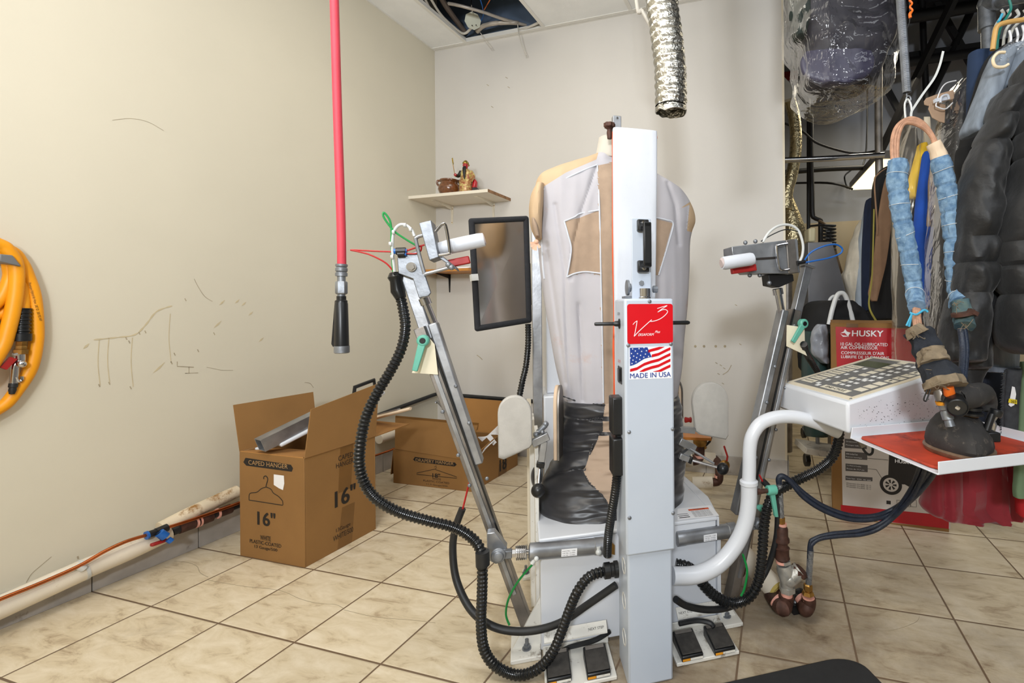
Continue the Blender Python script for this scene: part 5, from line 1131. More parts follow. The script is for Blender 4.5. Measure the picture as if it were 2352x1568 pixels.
# ---- things in the open ceiling bay
def cz_(u, v, z=3.0): return at(u, v, z=2.89 + (z - 2.89) * .5)
m_bx = mat('cable_grey', (168, 160, 150), .5, .3, var=.15); m_cw = mat('cable_white', (205, 200, 190), .5)
ju = thing('junction_box', cz_(1085, 48, 3.04), 'octagonal pale metal electrical box hanging in the open ceiling bay', 'electrical box')
c = cz_(1086, 48, 3.0); nn = (CAMP - c).normalized()
part('box', MB().lathe(c - nn * .05, nn, [(.046, 0), (.048, .05)], 8), m_rubber, ju)
part('cover', MB().lathe(c, nn, [(.053, 0), (.053, .003)], 8), mat('galvanised_cover', (176, 178, 164), .5, .2, var=.1), ju)
for dx, dz in ((-.02, .03), (.008, .033), (-.025, -.0), (-.012, .002), (-.005, -.03), (.022, -.028)): part('screw_hole', MB().lathe(c + CR * dx + ZX * dz + nn * .0032, nn, [(.004, 0), (.004, .0006)], 10), m_ink, ju)
def cable(pts, r, m, label, cat='cable', nm='ceiling_cable', jit=0):
    q = sm([cz_(*p) for p in pts], 8); return single(nm, MB().tube(q, r, 10, jit=jit), m, q[0], label, cat)
cable([(1030, 8, 3.05), (1060, 14, 3.0), (1110, 28, 2.98), (1160, 45, 2.98), (1215, 60, 3.0)], .010, m_bx, 'grey flexible metal conduit crossing above the junction box cover in the ceiling bay', 'conduit', jit=.1)
cable([(1096, 72, 2.96), (1110, 60, 2.96), (1140, 53, 2.97), (1180, 52, 2.98), (1190, 53, 3.0)], .014, m_bx, 'thick grey conduit curving right out of the junction box', 'conduit', jit=.1)
cable([(965, -30, 3.0), (985, 15, 2.97), (1010, 48, 2.96), (1035, 66, 2.95), (1062, 88, 2.93)], .008, m_cw, 'leftmost white cable curving down the edge of the open ceiling bay')
cable([(980, -20, 3.0), (1010, 30, 2.97), (1040, 60, 2.95), (1065, 77, 2.94), (1083, 64, 2.98)], .008, m_cw, 'white cable beside the leftmost one, rising to the junction box')
cable([(1008, -15, 3.1), (1025, 15, 3.08), (1050, 50, 3.06), (1068, 74, 3.02)], .018, mat('brown_duct_wire', (104, 92, 84), .7, var=.2), 'thick brown-grey cable left of the junction box in the ceiling bay')
cable([(1245, 48, 2.93), (1205, 66, 2.93), (1160, 76, 2.94), (1110, 86, 2.95)], .008, m_cw, 'white cable lying along the front edge of the open ceiling bay')
cable([(1082, -20, 3.3), (1083, 10, 3.1), (1085, 26, 3.05)], .004, m_chrome, 'thin steel hanger wire dropping straight to the junction box', 'wire')
cable([(1100, -10, 3.1), (1108, 15, 3.05), (1110, 35, 3.04), (1104, 50, 3.02)], .003, m_lblue, 'thin blue wire curling right of the junction box', 'wire')
cable([(1128, -5, 3.1), (1118, 12, 3.06), (1112, 22, 3.05)], .004, m_copper, 'short copper wire coming down to the junction box', 'wire')
q = [cz_(1189, 56, 2.97), at(1192, 80, y=2.80), at(1200, 105, y=2.82), at(1209, 128, y=2.83)]
single('cable_tie', MB().tube(sm(q, 6), .0035, 8), m_cw, q[0], 'long pale cable tie tail hanging from the ceiling bay in front of the wall', 'cable tie')
q = [cz_(1103, 75, 2.95), at(1113, 88, y=2.80), at(1129, 110, y=2.82)]
single('cable_tie', MB().tube(sm(q, 6), .003, 8), m_cw, q[0], 'shorter pale cable tie tail hanging left of the long one', 'cable tie')
single('air_duct', MB().box(-2.3, -1.6, 1.3, 2.6, 3.45, 3.75), mat('blue_grey_duct', (96, 112, 134), .5, .3, var=.1), (-1.9, 2.0, 3.45), 'blue-grey sheet metal duct above the open ceiling bay', 'duct')
single('shade_tint_panel', MB().box(-2.36, -1.0, 2.864, 2.876, 2.93, 3.9), mat('blue_grey_duct', (1, 1, 1)), (-1.8, 2.83, 3.0), 'added blue-grey panel painting dim bluish light on the wall behind the junction box above the ceiling', 'shade_tint_panel')  # added sheet, its colour stands in for dim bluish flash light on the wall
single('steel_joist', MB().box(-1.52, -1.47, 1.0, 2.87, 3.15, 3.25).box(-1.75, -1.72, 1.6, 2.87, 3.3, 3.33), m_blkpaint, (-1.5, 2.0, 3.2), 'dark steel joist above the right side of the open ceiling bay', 'joist')
# ---- foil duct hanging down
m_foil = mat('crumpled_foil', (200, 198, 190), .22, 1.0, var=.12, vs=30, bump=1.0, bs=55, bdist=.008)
DD = 1.85
pts = sm([at(u, v, d=DD) for u, v in ((1495, -560), (1500, -250), (1515, -40), (1528, 60), (1538, 140), (1541, 200), (1541, 246))], 14)
P = resample(pts, .0045); rr = [.0615 * (1 + .035 * math.sin(k * .9) + .02 * noise.noise(Vector((k * .2, 0, 0)))) for k in range(len(P))]
n = 56; R = []
T = None; X = Vector((1, 0, 0))
for i in range(len(P)):
    a = (P[min(i + 1, len(P) - 1)] - P[max(i - 1, 0)]).normalized(); X = (X - a * X.dot(a)).normalized(); Y = a.cross(X); ring = []
    for k in range(n):
        an = 2 * math.pi * k / n; r = rr[i] * (1 + .05 * noise.noise(Vector((math.cos(an) * 3, math.sin(an) * 3, P[i].z * 28))))
        ring.append(P[i] + X * r * math.cos(an) + Y * r * math.sin(an))
    R.append(ring)
fd = thing('foil_duct', P[0], 'silver crumpled foil duct hanging open-ended from the ceiling', 'duct')
part('duct_sleeve', MB().rings(R, False), m_foil, fd)
c = R[-1]; cc = sum(c, Vector()) / n
R2_ = [[cc + (p - cc) * s + ZX * (dz + .010 * noise.noise(p * 40) - .012 * max(0, CF.dot(cc - p) / .06)) for p in c] for s, dz in ((1.0, 0), (1.02, -.018), (.96, -.02), (.90, .0), (.88, .06))]
part('torn_rim', MB().rings(R2_, False), m_foil, fd)
single('ceiling_cable', MB().tube(sm([at(u, v, d=DD + .08) for u, v in ((1440, -300), (1462, 0), (1475, 25), (1495, 60), (1500, 75))], 8), .008, 10), m_cw, at(1462, 0, d=DD), 'white cable running down behind the silver foil duct', 'cable')
# ---- rubber mat
a0, a1, b0, b1_ = .30, .915, .55, 1.155; pts = [(a0, b0), (a1, b0)]
for k in range(9): t_ = math.radians(90 * k / 8); pts.append((a1 - .09 + .09 * math.cos(t_), b1_ - .06 + .06 * math.sin(t_)))
pts += [(a0 + .0, b1_)]
single('floor_mat', MB().prism([M(a, b, .0) for a, b in pts], ZX * .014), mat('black_mat', (34, 34, 35), .8, var=.15, vs=30, bump=.4, bs=60), M(.6, .85, 0), 'black rubber standing mat on the tiles in the foreground', 'mat', bevel=.006)
# ================================================================== steam line, iron and the clothes rack
# ---- floor steam fittings
st_ = thing('steam_trap_assembly', at(1805, 1420, z=0), 'rusty steam fittings with a silver strainer standing on the tiles right of the machine', 'pipe fitting')
DS = 1.50
def D(u, v, d=DS): return at(u, v, d=d)
part('elbow', MB().tube(sm([D(1806, 1366), D(1804, 1384), D(1798, 1396, 1.47), D(1782, 1380, 1.55), D(1772, 1366, 1.6)], 6), .024, 16), m_rust, st_)
part('elbow', MB().tube(sm([D(1858, 1372), D(1858, 1388), D(1850, 1400, 1.5), D(1842, 1385, 1.56)], 6), .021, 16), m_rust, st_)
part('joint_ring', MB().cyl(D(1807, 1358), D(1807, 1370), .018).cyl(D(1782, 1376, 1.52), D(1789, 1384, 1.51), .024), m_pink, st_)
part('joint_ring', MB().cyl(D(1857, 1371), D(1857, 1378), .019).cyl(D(1836, 1370, 1.55), D(1842, 1378, 1.54), .018), m_pink, st_)
part('valve_body', MB().sph(D(1826, 1383, 1.58), .03, 16).cyl(D(1822, 1395, 1.56), D(1830, 1402, 1.54), .017).sph(D(1838, 1365, 1.6), .02), m_black, st_)
ys = part('strainer_body', MB().tube([D(1800, 1296), D(1802, 1306), D(1808, 1330), D(1808, 1352)], [.022, .026, .024, .020], 20).cyl(D(1812, 1330), D(1838, 1308), .026, 20).sph(D(1812, 1328), .028), mat('silver_painted_iron', (180, 178, 172), .35, .6, var=.2, vs=40, bump=.3, bs=90), st_)
part('strainer_cap', MB().lathe(D(1832, 1316), D(1846, 1298) - D(1832, 1316), [(.027, 0), (.029, .012), (.018, .020)], 8), m_rust, ys, label='rust-streaked strainer cap')
part('hex_collar', MB().hexn(D(1808, 1346), -ZX, .025, .016), mat('silver_painted_iron', (1, 1, 1)), ys); part('hex_collar', MB().hexn(D(1800, 1292), ZX, .022, .01), mat('silver_painted_iron', (1, 1, 1)), ys)
mb = MB().lathe(D(1797, 1293), D(1795, 1203) - D(1797, 1293), [(.018, 0), (.018, .010), (.020, .014), (.024, .017), (.022, .022), (.022, .045), (.024, .05), (.019, .052), (.018, .06), (.018, .066), (.024, .07), (.024, .078), (.020, .085), (.020, .11), (.016, .118), (.012, .125)], 20)
part('pipe_coupling', mb, m_rust, st_)
for v in (1289, 1237, 1204): part('joint_ring', MB().cyl(D(1796, v + 3), D(1796, v - 3), .0195 if v > 1210 else .015), m_pink, st_)
part('hex_nut', MB().hexn(D(1794, 1203), ZX, .013, .022), m_brass, st_)
part('spring_guard', MB().tube([D(1790, 1110) + (D(1794, 1188) - D(1790, 1110)) * (k / 220) + (CR * math.cos(k * .8) + CF * math.sin(k * .8)) * (.009) for k in range(221)], .0016, 5), m_steel, st_)
part('hex_nut', MB().lathe(D(1856, 1364), ZX, [(.020, 0), (.016, .01), (.012, .012), (.014, .014), (.014, .03), (.010, .034)], 6), m_brass, st_)
part('spring_guard', MB().tube([D(1862, 1262) + (D(1857, 1340) - D(1862, 1262)) * (k / 220) + (CR * math.cos(k * .8) + CF * math.sin(k * .8)) * (.009) for k in range(221)], .0016, 5), m_steel, st_)
m_bh = mat('blue_black_braided_hose', (30, 38, 54), .45, var=.25, vs=50, bump=.6, bs=260)
def hz(pts, r, nm='braided_hose', m=m_bh, par=st_, n=12): return part(nm, MB().tube(sm([D(*p) for p in pts], 8), r, n), m, par)
hz([(1794, 1185), (1790, 1120), (1788, 1100), (1796, 1093), (1815, 1105), (1845, 1140), (1890, 1170), (1945, 1190), (2000, 1192), (2055, 1175), (2100, 1140, 1.42), (2135, 1100, 1.35), (2150, 1075, 1.3)], .0085)
hz([(1792, 1120), (1793, 1098), (1812, 1100), (1850, 1134), (1895, 1163), (1950, 1182), (2005, 1184), (2055, 1166), (2095, 1132, 1.42), (2125, 1095, 1.35), (2140, 1072, 1.3)], .0065)
hz([(1857, 1340), (1862, 1262), (1866, 1248), (1885, 1236), (1930, 1230), (1980, 1226), (2020, 1212), (2060, 1180, 1.48), (2095, 1140, 1.42), (2118, 1095, 1.35), (2126, 1070, 1.3)], .0075)
hz([(1858, 1345), (1859, 1255), (1872, 1236), (1910, 1225), (1975, 1218), (2025, 1200), (2060, 1168, 1.48), (2090, 1125, 1.42), (2108, 1085, 1.35), (2113, 1065, 1.3)], .006)
pi = thing('insulated_pipe', at(1750, 1340, z=0), 'dirty white insulated pipe stub on the floor behind the steam fittings', 'pipe')
part('insulation', MB().tube([D(1690, 1255, 1.78), D(1730, 1300, 1.70), D(1790, 1362, 1.585)], .037, 22), m_insul, pi)
part('insulation_core', MB().tube([D(1784, 1357, 1.59), D(1790, 1363, 1.58)], .0345, 22), mat('yellow_fibreglass', (200, 176, 96), .9, var=.15, vs=60), pi)
part('pipe_core', MB().tube([D(1780, 1358, 1.59), D(1796, 1372, 1.565)], .022, 18), m_rust, pi)
part('elbow', MB().tube(sm([D(1690, 1290, 1.7), D(1692, 1305, 1.68), D(1706, 1312, 1.66)], 4), .02, 14), m_rust, pi)
# pipework seen behind the machine, right
pw = thing('steam_pipework', at(1620, 1100, z=0), 'insulated pipe elbows and valves on the floor by the back wall, right of the machine', 'pipe')
D2 = 2.45
part('insulation', MB().cyl(D(1552, 1058, 2.3), D(1590, 1057, 2.3), .031), m_insul, pw); part('insulation', MB().cyl(D(1596, 1050, 2.6), D(1642, 1054, 2.6), .033), m_insul, pw); part('insulation', MB().cyl(D(1590, 1108, 2.5), D(1636, 1107, 2.5), .030), m_insul, pw)
part('elbow', MB().tube(sm([D(1590, 1057, 2.3), D(1604, 1052, 2.3), D(1607, 1030, 2.3), D(1608, 1005, 2.3)], 5), .025, 14), m_rust, pw)
part('elbow', MB().tube(sm([D(1636, 1107, 2.5), D(1650, 1104, 2.5), D(1652, 1085, 2.5), D(1650, 1065, 2.55), D(1642, 1054, 2.6)], 5), .022, 14), m_rust, pw)
part('joint_ring', MB().cyl(D(1607, 1050, 2.3), D(1607, 1044, 2.3), .027).cyl(D(1651, 1096, 2.5), D(1651, 1090, 2.5), .0235), m_pink, pw)
part('valve_body', MB().sph(D(1608, 1012, 2.3), .035).tube([D(1612, 1016, 2.3), D(1618, 1030, 2.3)], .014, 10).sph(D(1664, 1068, 2.5), .028), m_brass, pw)
part('valve_handle', MB().tube([D(1669, 1060, 2.5), D(1671, 1048, 2.5), D(1663, 1024, 2.5)], .005, 8), m_red, pw); part('valve_handle', MB().tube([D(1620, 1024, 2.3), D(1630, 1014, 2.3), D(1634, 1003, 2.3)], .006, 8), m_black, pw)
single('wood_block', MB().beam(D(1553, 998, 2.2), D(1630, 1001, 2.2), .12, .012, ZX), mat('orange_wood', (206, 128, 50), .4, var=.1), D(1590, 1000, 2.2), 'orange wooden board behind the machine beside the right oval paddle', 'board')
single('red_valve', MB().lathe(D(1572, 964, 2.2), CR, [(.01, 0), (.014, .004), (.010, .02), (.014, .03), (.010, .034)], 14), m_red, D(1575, 964, 2.2), 'small red valve knob behind the machine left of the right oval paddle', 'valve')
# ---- steam iron on the tray
TI = TZ + .0105
ic = at(2214, 1040, z=TI); ir = thing('steam_iron', ic, 'black steam iron with dusty silicone shroud on the white tray', 'iron')
m_shr = mat('dusty_black_silicone', (46, 44, 43), .75, var=.25, vs=30, dirt=((92, 84, 76), 40, .56), bump=.2, bs=120)
def I(x, y, z): return ic + CR * x + CF * y + ZX * z
def shell(sec, n=44, nose=.35):
    R = []
    for x, y, z, rx, ry in sec:
        ring = []
        for i in range(n):
            t_ = 2 * math.pi * i / n; cs, sn = math.cos(t_), math.sin(t_)
            nx = cs * rx; ny = sn * ry * (1 + nose * max(0, -sn) * (1 - abs(cs)))
            # nose points to the front-left
            a_ = -.45; ring.append(I(x + nx * math.cos(a_) - ny * math.sin(a_) * 0.6, y + nx * math.sin(a_) * .6 + ny * math.cos(a_), z))
        R.append(ring)
    return MB().rings(R)
part('sole_plate', shell([(0, .02, 0, .076, .085), (0, .02, .006, .079, .089), (0, .02, .010, .079, .089), (0, .02, .014, .074, .084)]), mat('worn_sole', (128, 104, 84), .45, .5, var=.3, vs=40), ir)
part('shroud', shell([(0, .02, .012, .072, .082), (0, .02, .022, .075, .086), (.0, .02, .045, .071, .080), (.0, .022, .066, .060, .068), (.0, .024, .082, .046, .054), (.0, .025, .090, .034, .040)]), m_shr, ir)
part('top_plate', shell([(.01, .02, .086, .036, .040), (.01, .02, .093, .038, .042), (.01, .02, .097, .030, .034)], nose=0), mat('scorched_plate', (116, 96, 76), .5, .4, var=.4, vs=50), ir)
part('bearing', MB().lathe(I(.008, -.02, .095), ZX, [(.022, 0), (.022, .005), (.016, .008), (.020, .012), (.020, .018), (.014, .02), (.014, .03)], 22), m_black, ir)
part('post', MB().cyl(I(.028, .0, .09), I(.03, .0, .16), .0045).cyl(I(.04, .02, .09), I(.042, .02, .16), .006), m_chrome, ir)
k0 = at(2200, 938, d=1.03); kd = (CF * .96 + CR * .42 + ZX * .28).normalized()
hd = part('handle', MB().tube(sm([k0 + kd * .035, k0 + kd * .055, at(2235, 908, d=1.10), at(2258, 902, d=1.13), at(2268, 918, d=1.15), at(2268, 945, d=1.15)], 6), [.020, .021, .023, .025, .026, .027, .028, .028, .029, .029, .029, .029, .028, .028, .027, .026, .025, .024, .023, .022, .021, .021, .02, .02, .02, .02, .02, .019, .019, .018, .018], 20), m_shr, ir)
part('end_knob', MB().lathe(k0 + kd * .04, -kd, [(.019, 0), (.022, .006), (.0225, .032), (.021, .038), (.019, .0395), (.018, .036), (.004, .036)], 32), m_black, hd)
part('screw', MB().lathe(k0 + kd * .005, -kd, [(.0055, 0), (.005, .003), (.002, .004)], 14), m_chrome, hd)
sw = (at(2284, 945, d=1.10) - at(2268, 990, d=1.10)).normalized()
part('steam_valve', MB().cyl(at(2266, 988, d=1.09), at(2279, 950, d=1.09), .008).lathe(at(2284, 956, d=1.10), sw, [(.012, 0), (.014, .004), (.014, .014), (.011, .017)], 20).tube([at(2281, 985, d=1.11), at(2285, 975, d=1.11), at(2281, 966, d=1.11), at(2286, 958, d=1.11)], .006, 8).box(0, 0, 0, 0, 0, 0) if False else MB().cyl(at(2266, 988, d=1.09), at(2279, 950, d=1.09), .008).lathe(at(2284, 956, d=1.10), sw, [(.012, 0), (.014, .004), (.014, .014), (.011, .017)], 20), m_black, ir)
part('valve_stem', MB().tube([at(2279, 990, d=1.12), at(2284, 975, d=1.12), at(2280, 966, d=1.12), at(2286, 956, d=1.12)], .006, 8), m_chrome, ir)
part('valve_seat', MB().beam(at(2274, 1012, d=1.10), at(2274, 990, d=1.10), .03, .03, CF), m_black, ir, bevel=.003)
# hoses of the iron up to the spring
def H(u, v, d=1.3): return at(u, v, d=d)
m_tanh = mat('tan_braided_hose', (186, 140, 112), .6, var=.2, vs=60, bump=.6, bs=260); m_den = mat('light_denim', (126, 156, 182), .9, var=.3, vs=60, bump=.7, bs=200, c2=(84, 116, 148))
m_dend = mat('dark_denim', (33, 37, 45), .9, var=.3, vs=40, bump=.6, bs=160); m_burl = mat('dirty_canvas', (122, 108, 88), .95, var=.25, vs=40, bump=.5, bs=140)
for k in range(3):
    o_ = k * 5 - 5
    q = sm([H(2110 + o_, 765, 1.17), H(2106 + o_, 735, 1.20), H(2105 + o_ * .8, 706, 1.25), H(2100, 668, 1.29), H(2091, 610, 1.305), H(2064 + o_ * .6, 420), H(2056 + o_, 370), H(2056 + o_ * 1.2, 320), H(2068 + o_, 287), H(2092, 272 + k * 5), H(2120, 283 + k * 5), H(2142 - o_ * .3, 315), H(2152 - o_ * .5, 345), H(2172, 420), H(2194, 580), H(2206, 690, 1.25), H(2212, 740, 1.21)], 8)
    part('hose', MB().tube(q, .0058, 10), m_tanh, ir)
def wrap(pts, r, m, nm, jit=.18, n=28, dd=1.3, bind=0):
    q = resample(sm([H(*p) for p in pts], 10), .004); L_ = len(q)
    rr = [(r if not hasattr(r, '__len__') else r[0] + (r[1] - r[0]) * i / L_) * (1 - (.10 if bind and i % bind in (0, 1) else 0) + .05 * noise.noise(Vector((i * .15, r if not hasattr(r, '__len__') else r[0] * 99, 0)))) for i in range(L_)]
    o = part(nm, MB().tube(q, rr, n, jit=jit), m, ir)
    if bind:
        for i in range(bind // 2, L_, bind):
            c_ = q[i]; t_ = (q[min(i + 1, L_ - 1)] - q[max(i - 1, 0)]).normalized(); t2 = (t_ + CR * .25 * math.sin(i)).normalized()
            x = t2.orthogonal().normalized(); y = t2.cross(x); rg = [c_ + (x * math.cos(a) + y * math.sin(a)) * (rr[i] * 1.05) for a in [2 * math.pi * k / 24 for k in range(25)]]
            part('binding_string', MB().tube(rg, .0008, 5), m_lclear, o)
    return o
wrap([(2062, 368), (2061, 420), (2068, 480), (2080, 545), (2092, 610), (2100, 665), (2105, 705, 1.24)], [.0265, .0205], m_den, 'denim_sleeve', bind=21)
wrap([(2158, 362), (2172, 420), (2184, 480), (2192, 550), (2196, 620), (2200, 660), (2207, 700, 1.24)], [.0245, .0265], m_den, 'denim_sleeve', bind=19)
wrap([(2144, 328), (2154, 350), (2160, 372)], [.018, .022], mat('cream_leather_wrap', (224, 200, 172), .8, var=.08), 'tape_wrap')
wrap([(2207, 690, 1.23), (2213, 722, 1.22), (2215, 752, 1.20)], [.0225, .0235], mat('green_denim', (86, 104, 100), .9, var=.35, vs=40, c2=(46, 76, 90)), 'denim_cuff')
part('hose_clamp', MB().cyl(H(2211, 716, 1.2), H(2213, 724, 1.2), .0265).beam(H(2225, 712, 1.18), H(2244, 722, 1.18), .01, .012, CF), m_rust, ir)
part('cord_tie', MB().tube(sm([H(2090, 718, 1.2), H(2105, 722, 1.19), H(2122, 712, 1.2), H(2131, 716, 1.2)], 5), .003, 6).tube([H(2095, 720, 1.19), H(2082, 748, 1.19)], .0028, 6).tube([H(2094, 720, 1.19), H(2088, 750, 1.19)], .0028, 6), mat('cyan_cord', (70, 170, 206), .6), ir)
wrap([(2108, 760, 1.17), (2128, 800, 1.15), (2142, 835, 1.13), (2152, 860, 1.12)], [.030, .031], m_dend, 'denim_wrap', jit=.3)
wrap([(2138, 805, 1.12), (2150, 838, 1.10)], [.026, .036], m_burl, 'canvas_wrap', jit=.35)
wrap([(2148, 842, 1.11), (2160, 862, 1.09), (2170, 886, 1.08)], [.035, .040], m_dend, 'denim_wrap', jit=.2)
wrap([(2164, 872, 1.08), (2172, 892, 1.07)], [.039, .043], m_burl, 'canvas_wrap', jit=.3)
wrap([(2096, 750, 1.16), (2112, 772, 1.15)], [.016, .026], m_burl, 'canvas_wrap', jit=.4)
part('black_hose', MB().tube(sm([H(2207, 755, 1.2), H(2212, 800, 1.18), H(2210, 850, 1.14), H(2206, 890, 1.1), H(2215, 920, 1.1)], 8), .0085, 12).tube(sm([H(2214, 755, 1.2), H(2219, 800, 1.18), H(2216, 850, 1.14), H(2213, 890, 1.1), H(2225, 925, 1.1)], 8), .0075, 12), m_bh, ir)
part('coupling', MB().tube([H(2156, 890, 1.09), H(2166, 920, 1.08)], .0145, 16), m_steeldk, ir); part('orange_band', MB().cyl(H(2166, 919, 1.08), H(2168, 926, 1.08), .0165), m_orange2, ir)
part('coupling', MB().lathe(H(2168, 928, 1.08), H(2182, 975, 1.07) - H(2168, 928, 1.08), [(.015, 0), (.013, .004), (.013, .012), (.010, .014), (.012, .018), (.012, .034), (.009, .036), (.010, .05)], 14), m_zinc, ir)
part('orange_nozzle', MB().tube([H(2178, 888, 1.06), H(2181, 905, 1.06), H(2185, 922, 1.06)], [.011, .012, .003], 12), mat('orange_plastic', (240, 112, 26), .4), ir)
q = [H(2134, 885, 1.07), H(2122, 915, 1.07), H(2126, 921, 1.07), H(2130, 915, 1.07), H(2138, 890, 1.07)]
part('wire_clip', MB().tube(sm(q, 5), .0017, 6), m_blkpaint, ir)
for (u, v, d_) in ((2105, 770, 1.13), (2140, 805, 1.1), (2165, 885, 1.05), (2150, 845, 1.08), (2222, 748, 1.17), (2196, 705, 1.2)):
    for k in range(5):
        r_ = random.random; p0 = H(u + r_() * 14 - 7, v + r_() * 10 - 5, d_); part('frayed_thread', MB().tube(sm([p0, p0 + CR * (r_() - .5) * .03 + ZX * (r_() - .5) * .02 - CF * .006, p0 + CR * (r_() - .5) * .045 + ZX * (r_() - .5) * .03 - CF * .004], 4), .0007, 4), m_burl, ir)
# spring and tie that carry the hoses
spg = thing('support_spring', H(2068, -800, 1.32), 'long steel coil spring hanging from above that carries the iron hoses', 'spring')
P, Q = H(2064, -60, 1.32), H(2083, 213, 1.32); turns = 130; dv = (Q - P); n_ = turns * 10
part('coil', MB().tube([P + dv * (k / n_) + (CR * math.cos(2 * math.pi * k / 10) + CF * math.sin(2 * math.pi * k / 10)) * .0108 for k in range(n_ + 1)], .00125, 5), m_zinc, spg)
part('hook', MB().tube(sm([Q, Q + ZX * -.008, H(2090, 222, 1.32), H(2092, 230, 1.32), H(2086, 236, 1.32), H(2081, 230, 1.32), H(2083, 222, 1.32)], 5), .002, 6).tube([P, H(2052, -800, 1.32)], .002, 6), m_zinc, spg)
ti = sm([H(2092, 277, 1.31), H(2093, 258, 1.31), H(2100, 245, 1.31), H(2120, 215, 1.31), H(2145, 180, 1.31), H(2158, 150, 1.31), H(2166, 118, 1.31)], 8)
single('cable_tie', MB().ribbon(ti, .0062, -CF, th=.0015).tube(sm([H(2080, 275, 1.31), H(2078, 240, 1.31), H(2085, 228, 1.31), H(2092, 240, 1.31), H(2094, 255, 1.31)], 5), .0028, 6), m_lclear, H(2092, 260, 1.31), 'large white cable tie joining the hose loop to the spring, its tail pointing up', 'cable tie')
single('paint_roller_wire', MB().tube(sm([H(2085, -40, 1.5), H(2090, 40, 1.5), H(2082, 66, 1.5), H(2076, 60, 1.5)], 5), .0016, 6), m_blkpaint, H(2088, 30, 1.5), 'thin black wire hook hanging right of the coil spring', 'hook')
single('orange_cord', MB().tube(sm([H(2088, 0, 1.48), H(2095, 8, 1.48), H(2090, 16, 1.48), H(2096, 24, 1.48), H(2090, 32, 1.48), H(2091, 41, 1.48)], 5), [.003] * 18 + [.0045] * 8, 8), mat('orange_plastic', (1, 1, 1)), H(2092, 20, 1.48), 'short knotted orange cord beside the top of the coil spring', 'cord')
# ---- compressor carton
PL_, PR_ = at(1912, 1185, z=0), at(2180, 1222, z=0); nB = (PR_ - PL_).cross(ZX).normalized(); nB = nB if nB.dot(CF) > 0 else -nB
HH = .925; dB = .26
hx = thing('compressor_carton', (PL_ + PR_) / 2 + nB * .13, 'tall white and red air compressor carton standing on the tiles behind the console', 'box')
part('carton', MB().hexa([PL_, PR_, PR_ + nB * dB, PL_ + nB * dB] + [p + ZX * HH for p in (PL_, PR_, PR_ + nB * dB, PL_ + nB * dB)]), m_card, hx, bevel=.002)
def HB(u, v, e=.0006): return atp(u, v, PL_ - nB * e, nB)
m_wcart = mat('white_carton_print', (205, 198, 192), .6, var=.03); m_rcart = mat('red_carton_print', (178, 8, 24), .4, var=.1); m_gb = mat('grey_box_print', (88, 84, 84), .6); m_kb = mat('black_print', (34, 30, 30), .6)
xdB = (PR_ - PL_).normalized()
def hq(pts, m, nm, e=.0004, par=None): return part(nm, MB().prism([HB(u, v, e) for u, v in pts], -nB * .0003), m, par or hx)
hq([(1929, 830), (2185, 830), (2183, 1214), (1936, 1188)], m_wcart, 'white_print', .0001); hq([(1919, 750), (2195, 758), (2195, 860), (1922, 842)], m_rcart, 'red_print', .0004); hq([(1931, 1159), (2180, 1184), (2179, 1214), (1932, 1186)], m_rcart, 'red_print', .0005)
lm = MB()
def ht(s, u0, v0, u1, hpx, m=m_wwhite, sub=None, **k):
    p = HB(u0, v0, .0012); w = (HB(u1, v0, .0012) - p).dot(xdB); h = (HB(u0, v0 - hpx, .001) - p).z; return text(s, p, xdB, ZX, w, h, m, hx, sub=sub, **k)
ht('HUSKY', 1957, 772, 2029, 13.5, sub=lm, bold=.028, shear=.05); ht('10 GAL OIL-LUBRICATED', 1931, 793, 2039, 7, sub=lm, bold=.010); ht('AIR COMPRESSOR', 1931, 801, 2016, 7, sub=lm, bold=.010)
ht("COMPRESSEUR D'AIR", 1932, 813, 2031, 7, sub=lm, bold=.010); ht('LUBRIFIE DE 10 GALLONS', 1932, 822, 2042, 6.5, sub=lm, bold=.010)
for poly in ([(1930, 765), (1938, 761), (1941, 755), (1945, 761), (1954, 764), (1950, 768), (1948, 774), (1944, 768), (1940, 764)], [(1930, 766), (1936, 770), (1945, 771), (1946, 773), (1936, 773)]):
    lm.prism([HB(u, v, .0011) for u, v in poly], -nB * .0002)
part('lettering', lm, m_wwhite, hx)
for (u0, v0, u1, v1) in ((1940, 1007, 1991, 1028), (1941, 1036, 1992, 1053), (1942, 1064, 1993, 1081), (1942, 1092, 2004, 1102)):
    gq = hq([(u0, v0), (u1, v0 + 4), (u1, v1 + 3), (u0, v1)], m_gb, 'caption_box')
lm = MB()
for s, u0, v0, u1 in (('Oil-lubricated pump', 1943, 1015, 1980), ('Pompe lubrifiee', 1943, 1023, 1985), ('ASME Certified Tank', 1943, 1043, 1970), ('Reservoir homologue', 1943, 1050, 1980), ('7 in. Wheels for Portability', 1945, 1070, 1978), ('Roues de 17,7 cm', 1945, 1077, 1985), ('Pump Type   SCFM   PSI  AMP', 1944, 1099, 2000)): ht(s, u0, v0, u1, 3.2, sub=lm)
part('lettering', lm, m_wwhite, hx)
lm = MB()
for r in range(3): ht('Oil-Lubricated  4.0 at 90 PSI  150  15', 1944, 1110 + r * 4, 2000, 2.6, sub=lm)
lm.ribbon([HB(1992, 1052, .001), HB(2040, 1056, .001)], .0015, -nB).ribbon([HB(1993, 1076, .001), HB(2013, 1078, .001), HB(2028, 1102, .001)], .0015, -nB)
part('lettering', lm, m_kb, hx)
hq([(2042, 1042), (2150, 1050), (2150, 1100), (2110, 1118), (2080, 1112), (2046, 1110), (2040, 1095)], m_kb, 'compressor_print')
def disc(u, v, r, m, e, nm, n=32, ir_=0): c_ = HB(u, v, e); return part(nm, MB().lathe(c_, -nB, [(r, 0), (r, .0002)], n), m, hx)
disc(2046, 1113, .046, m_kb, .0006, 'wheel_print'); disc(2046, 1113, .032, m_wcart, .0010, 'wheel_print')
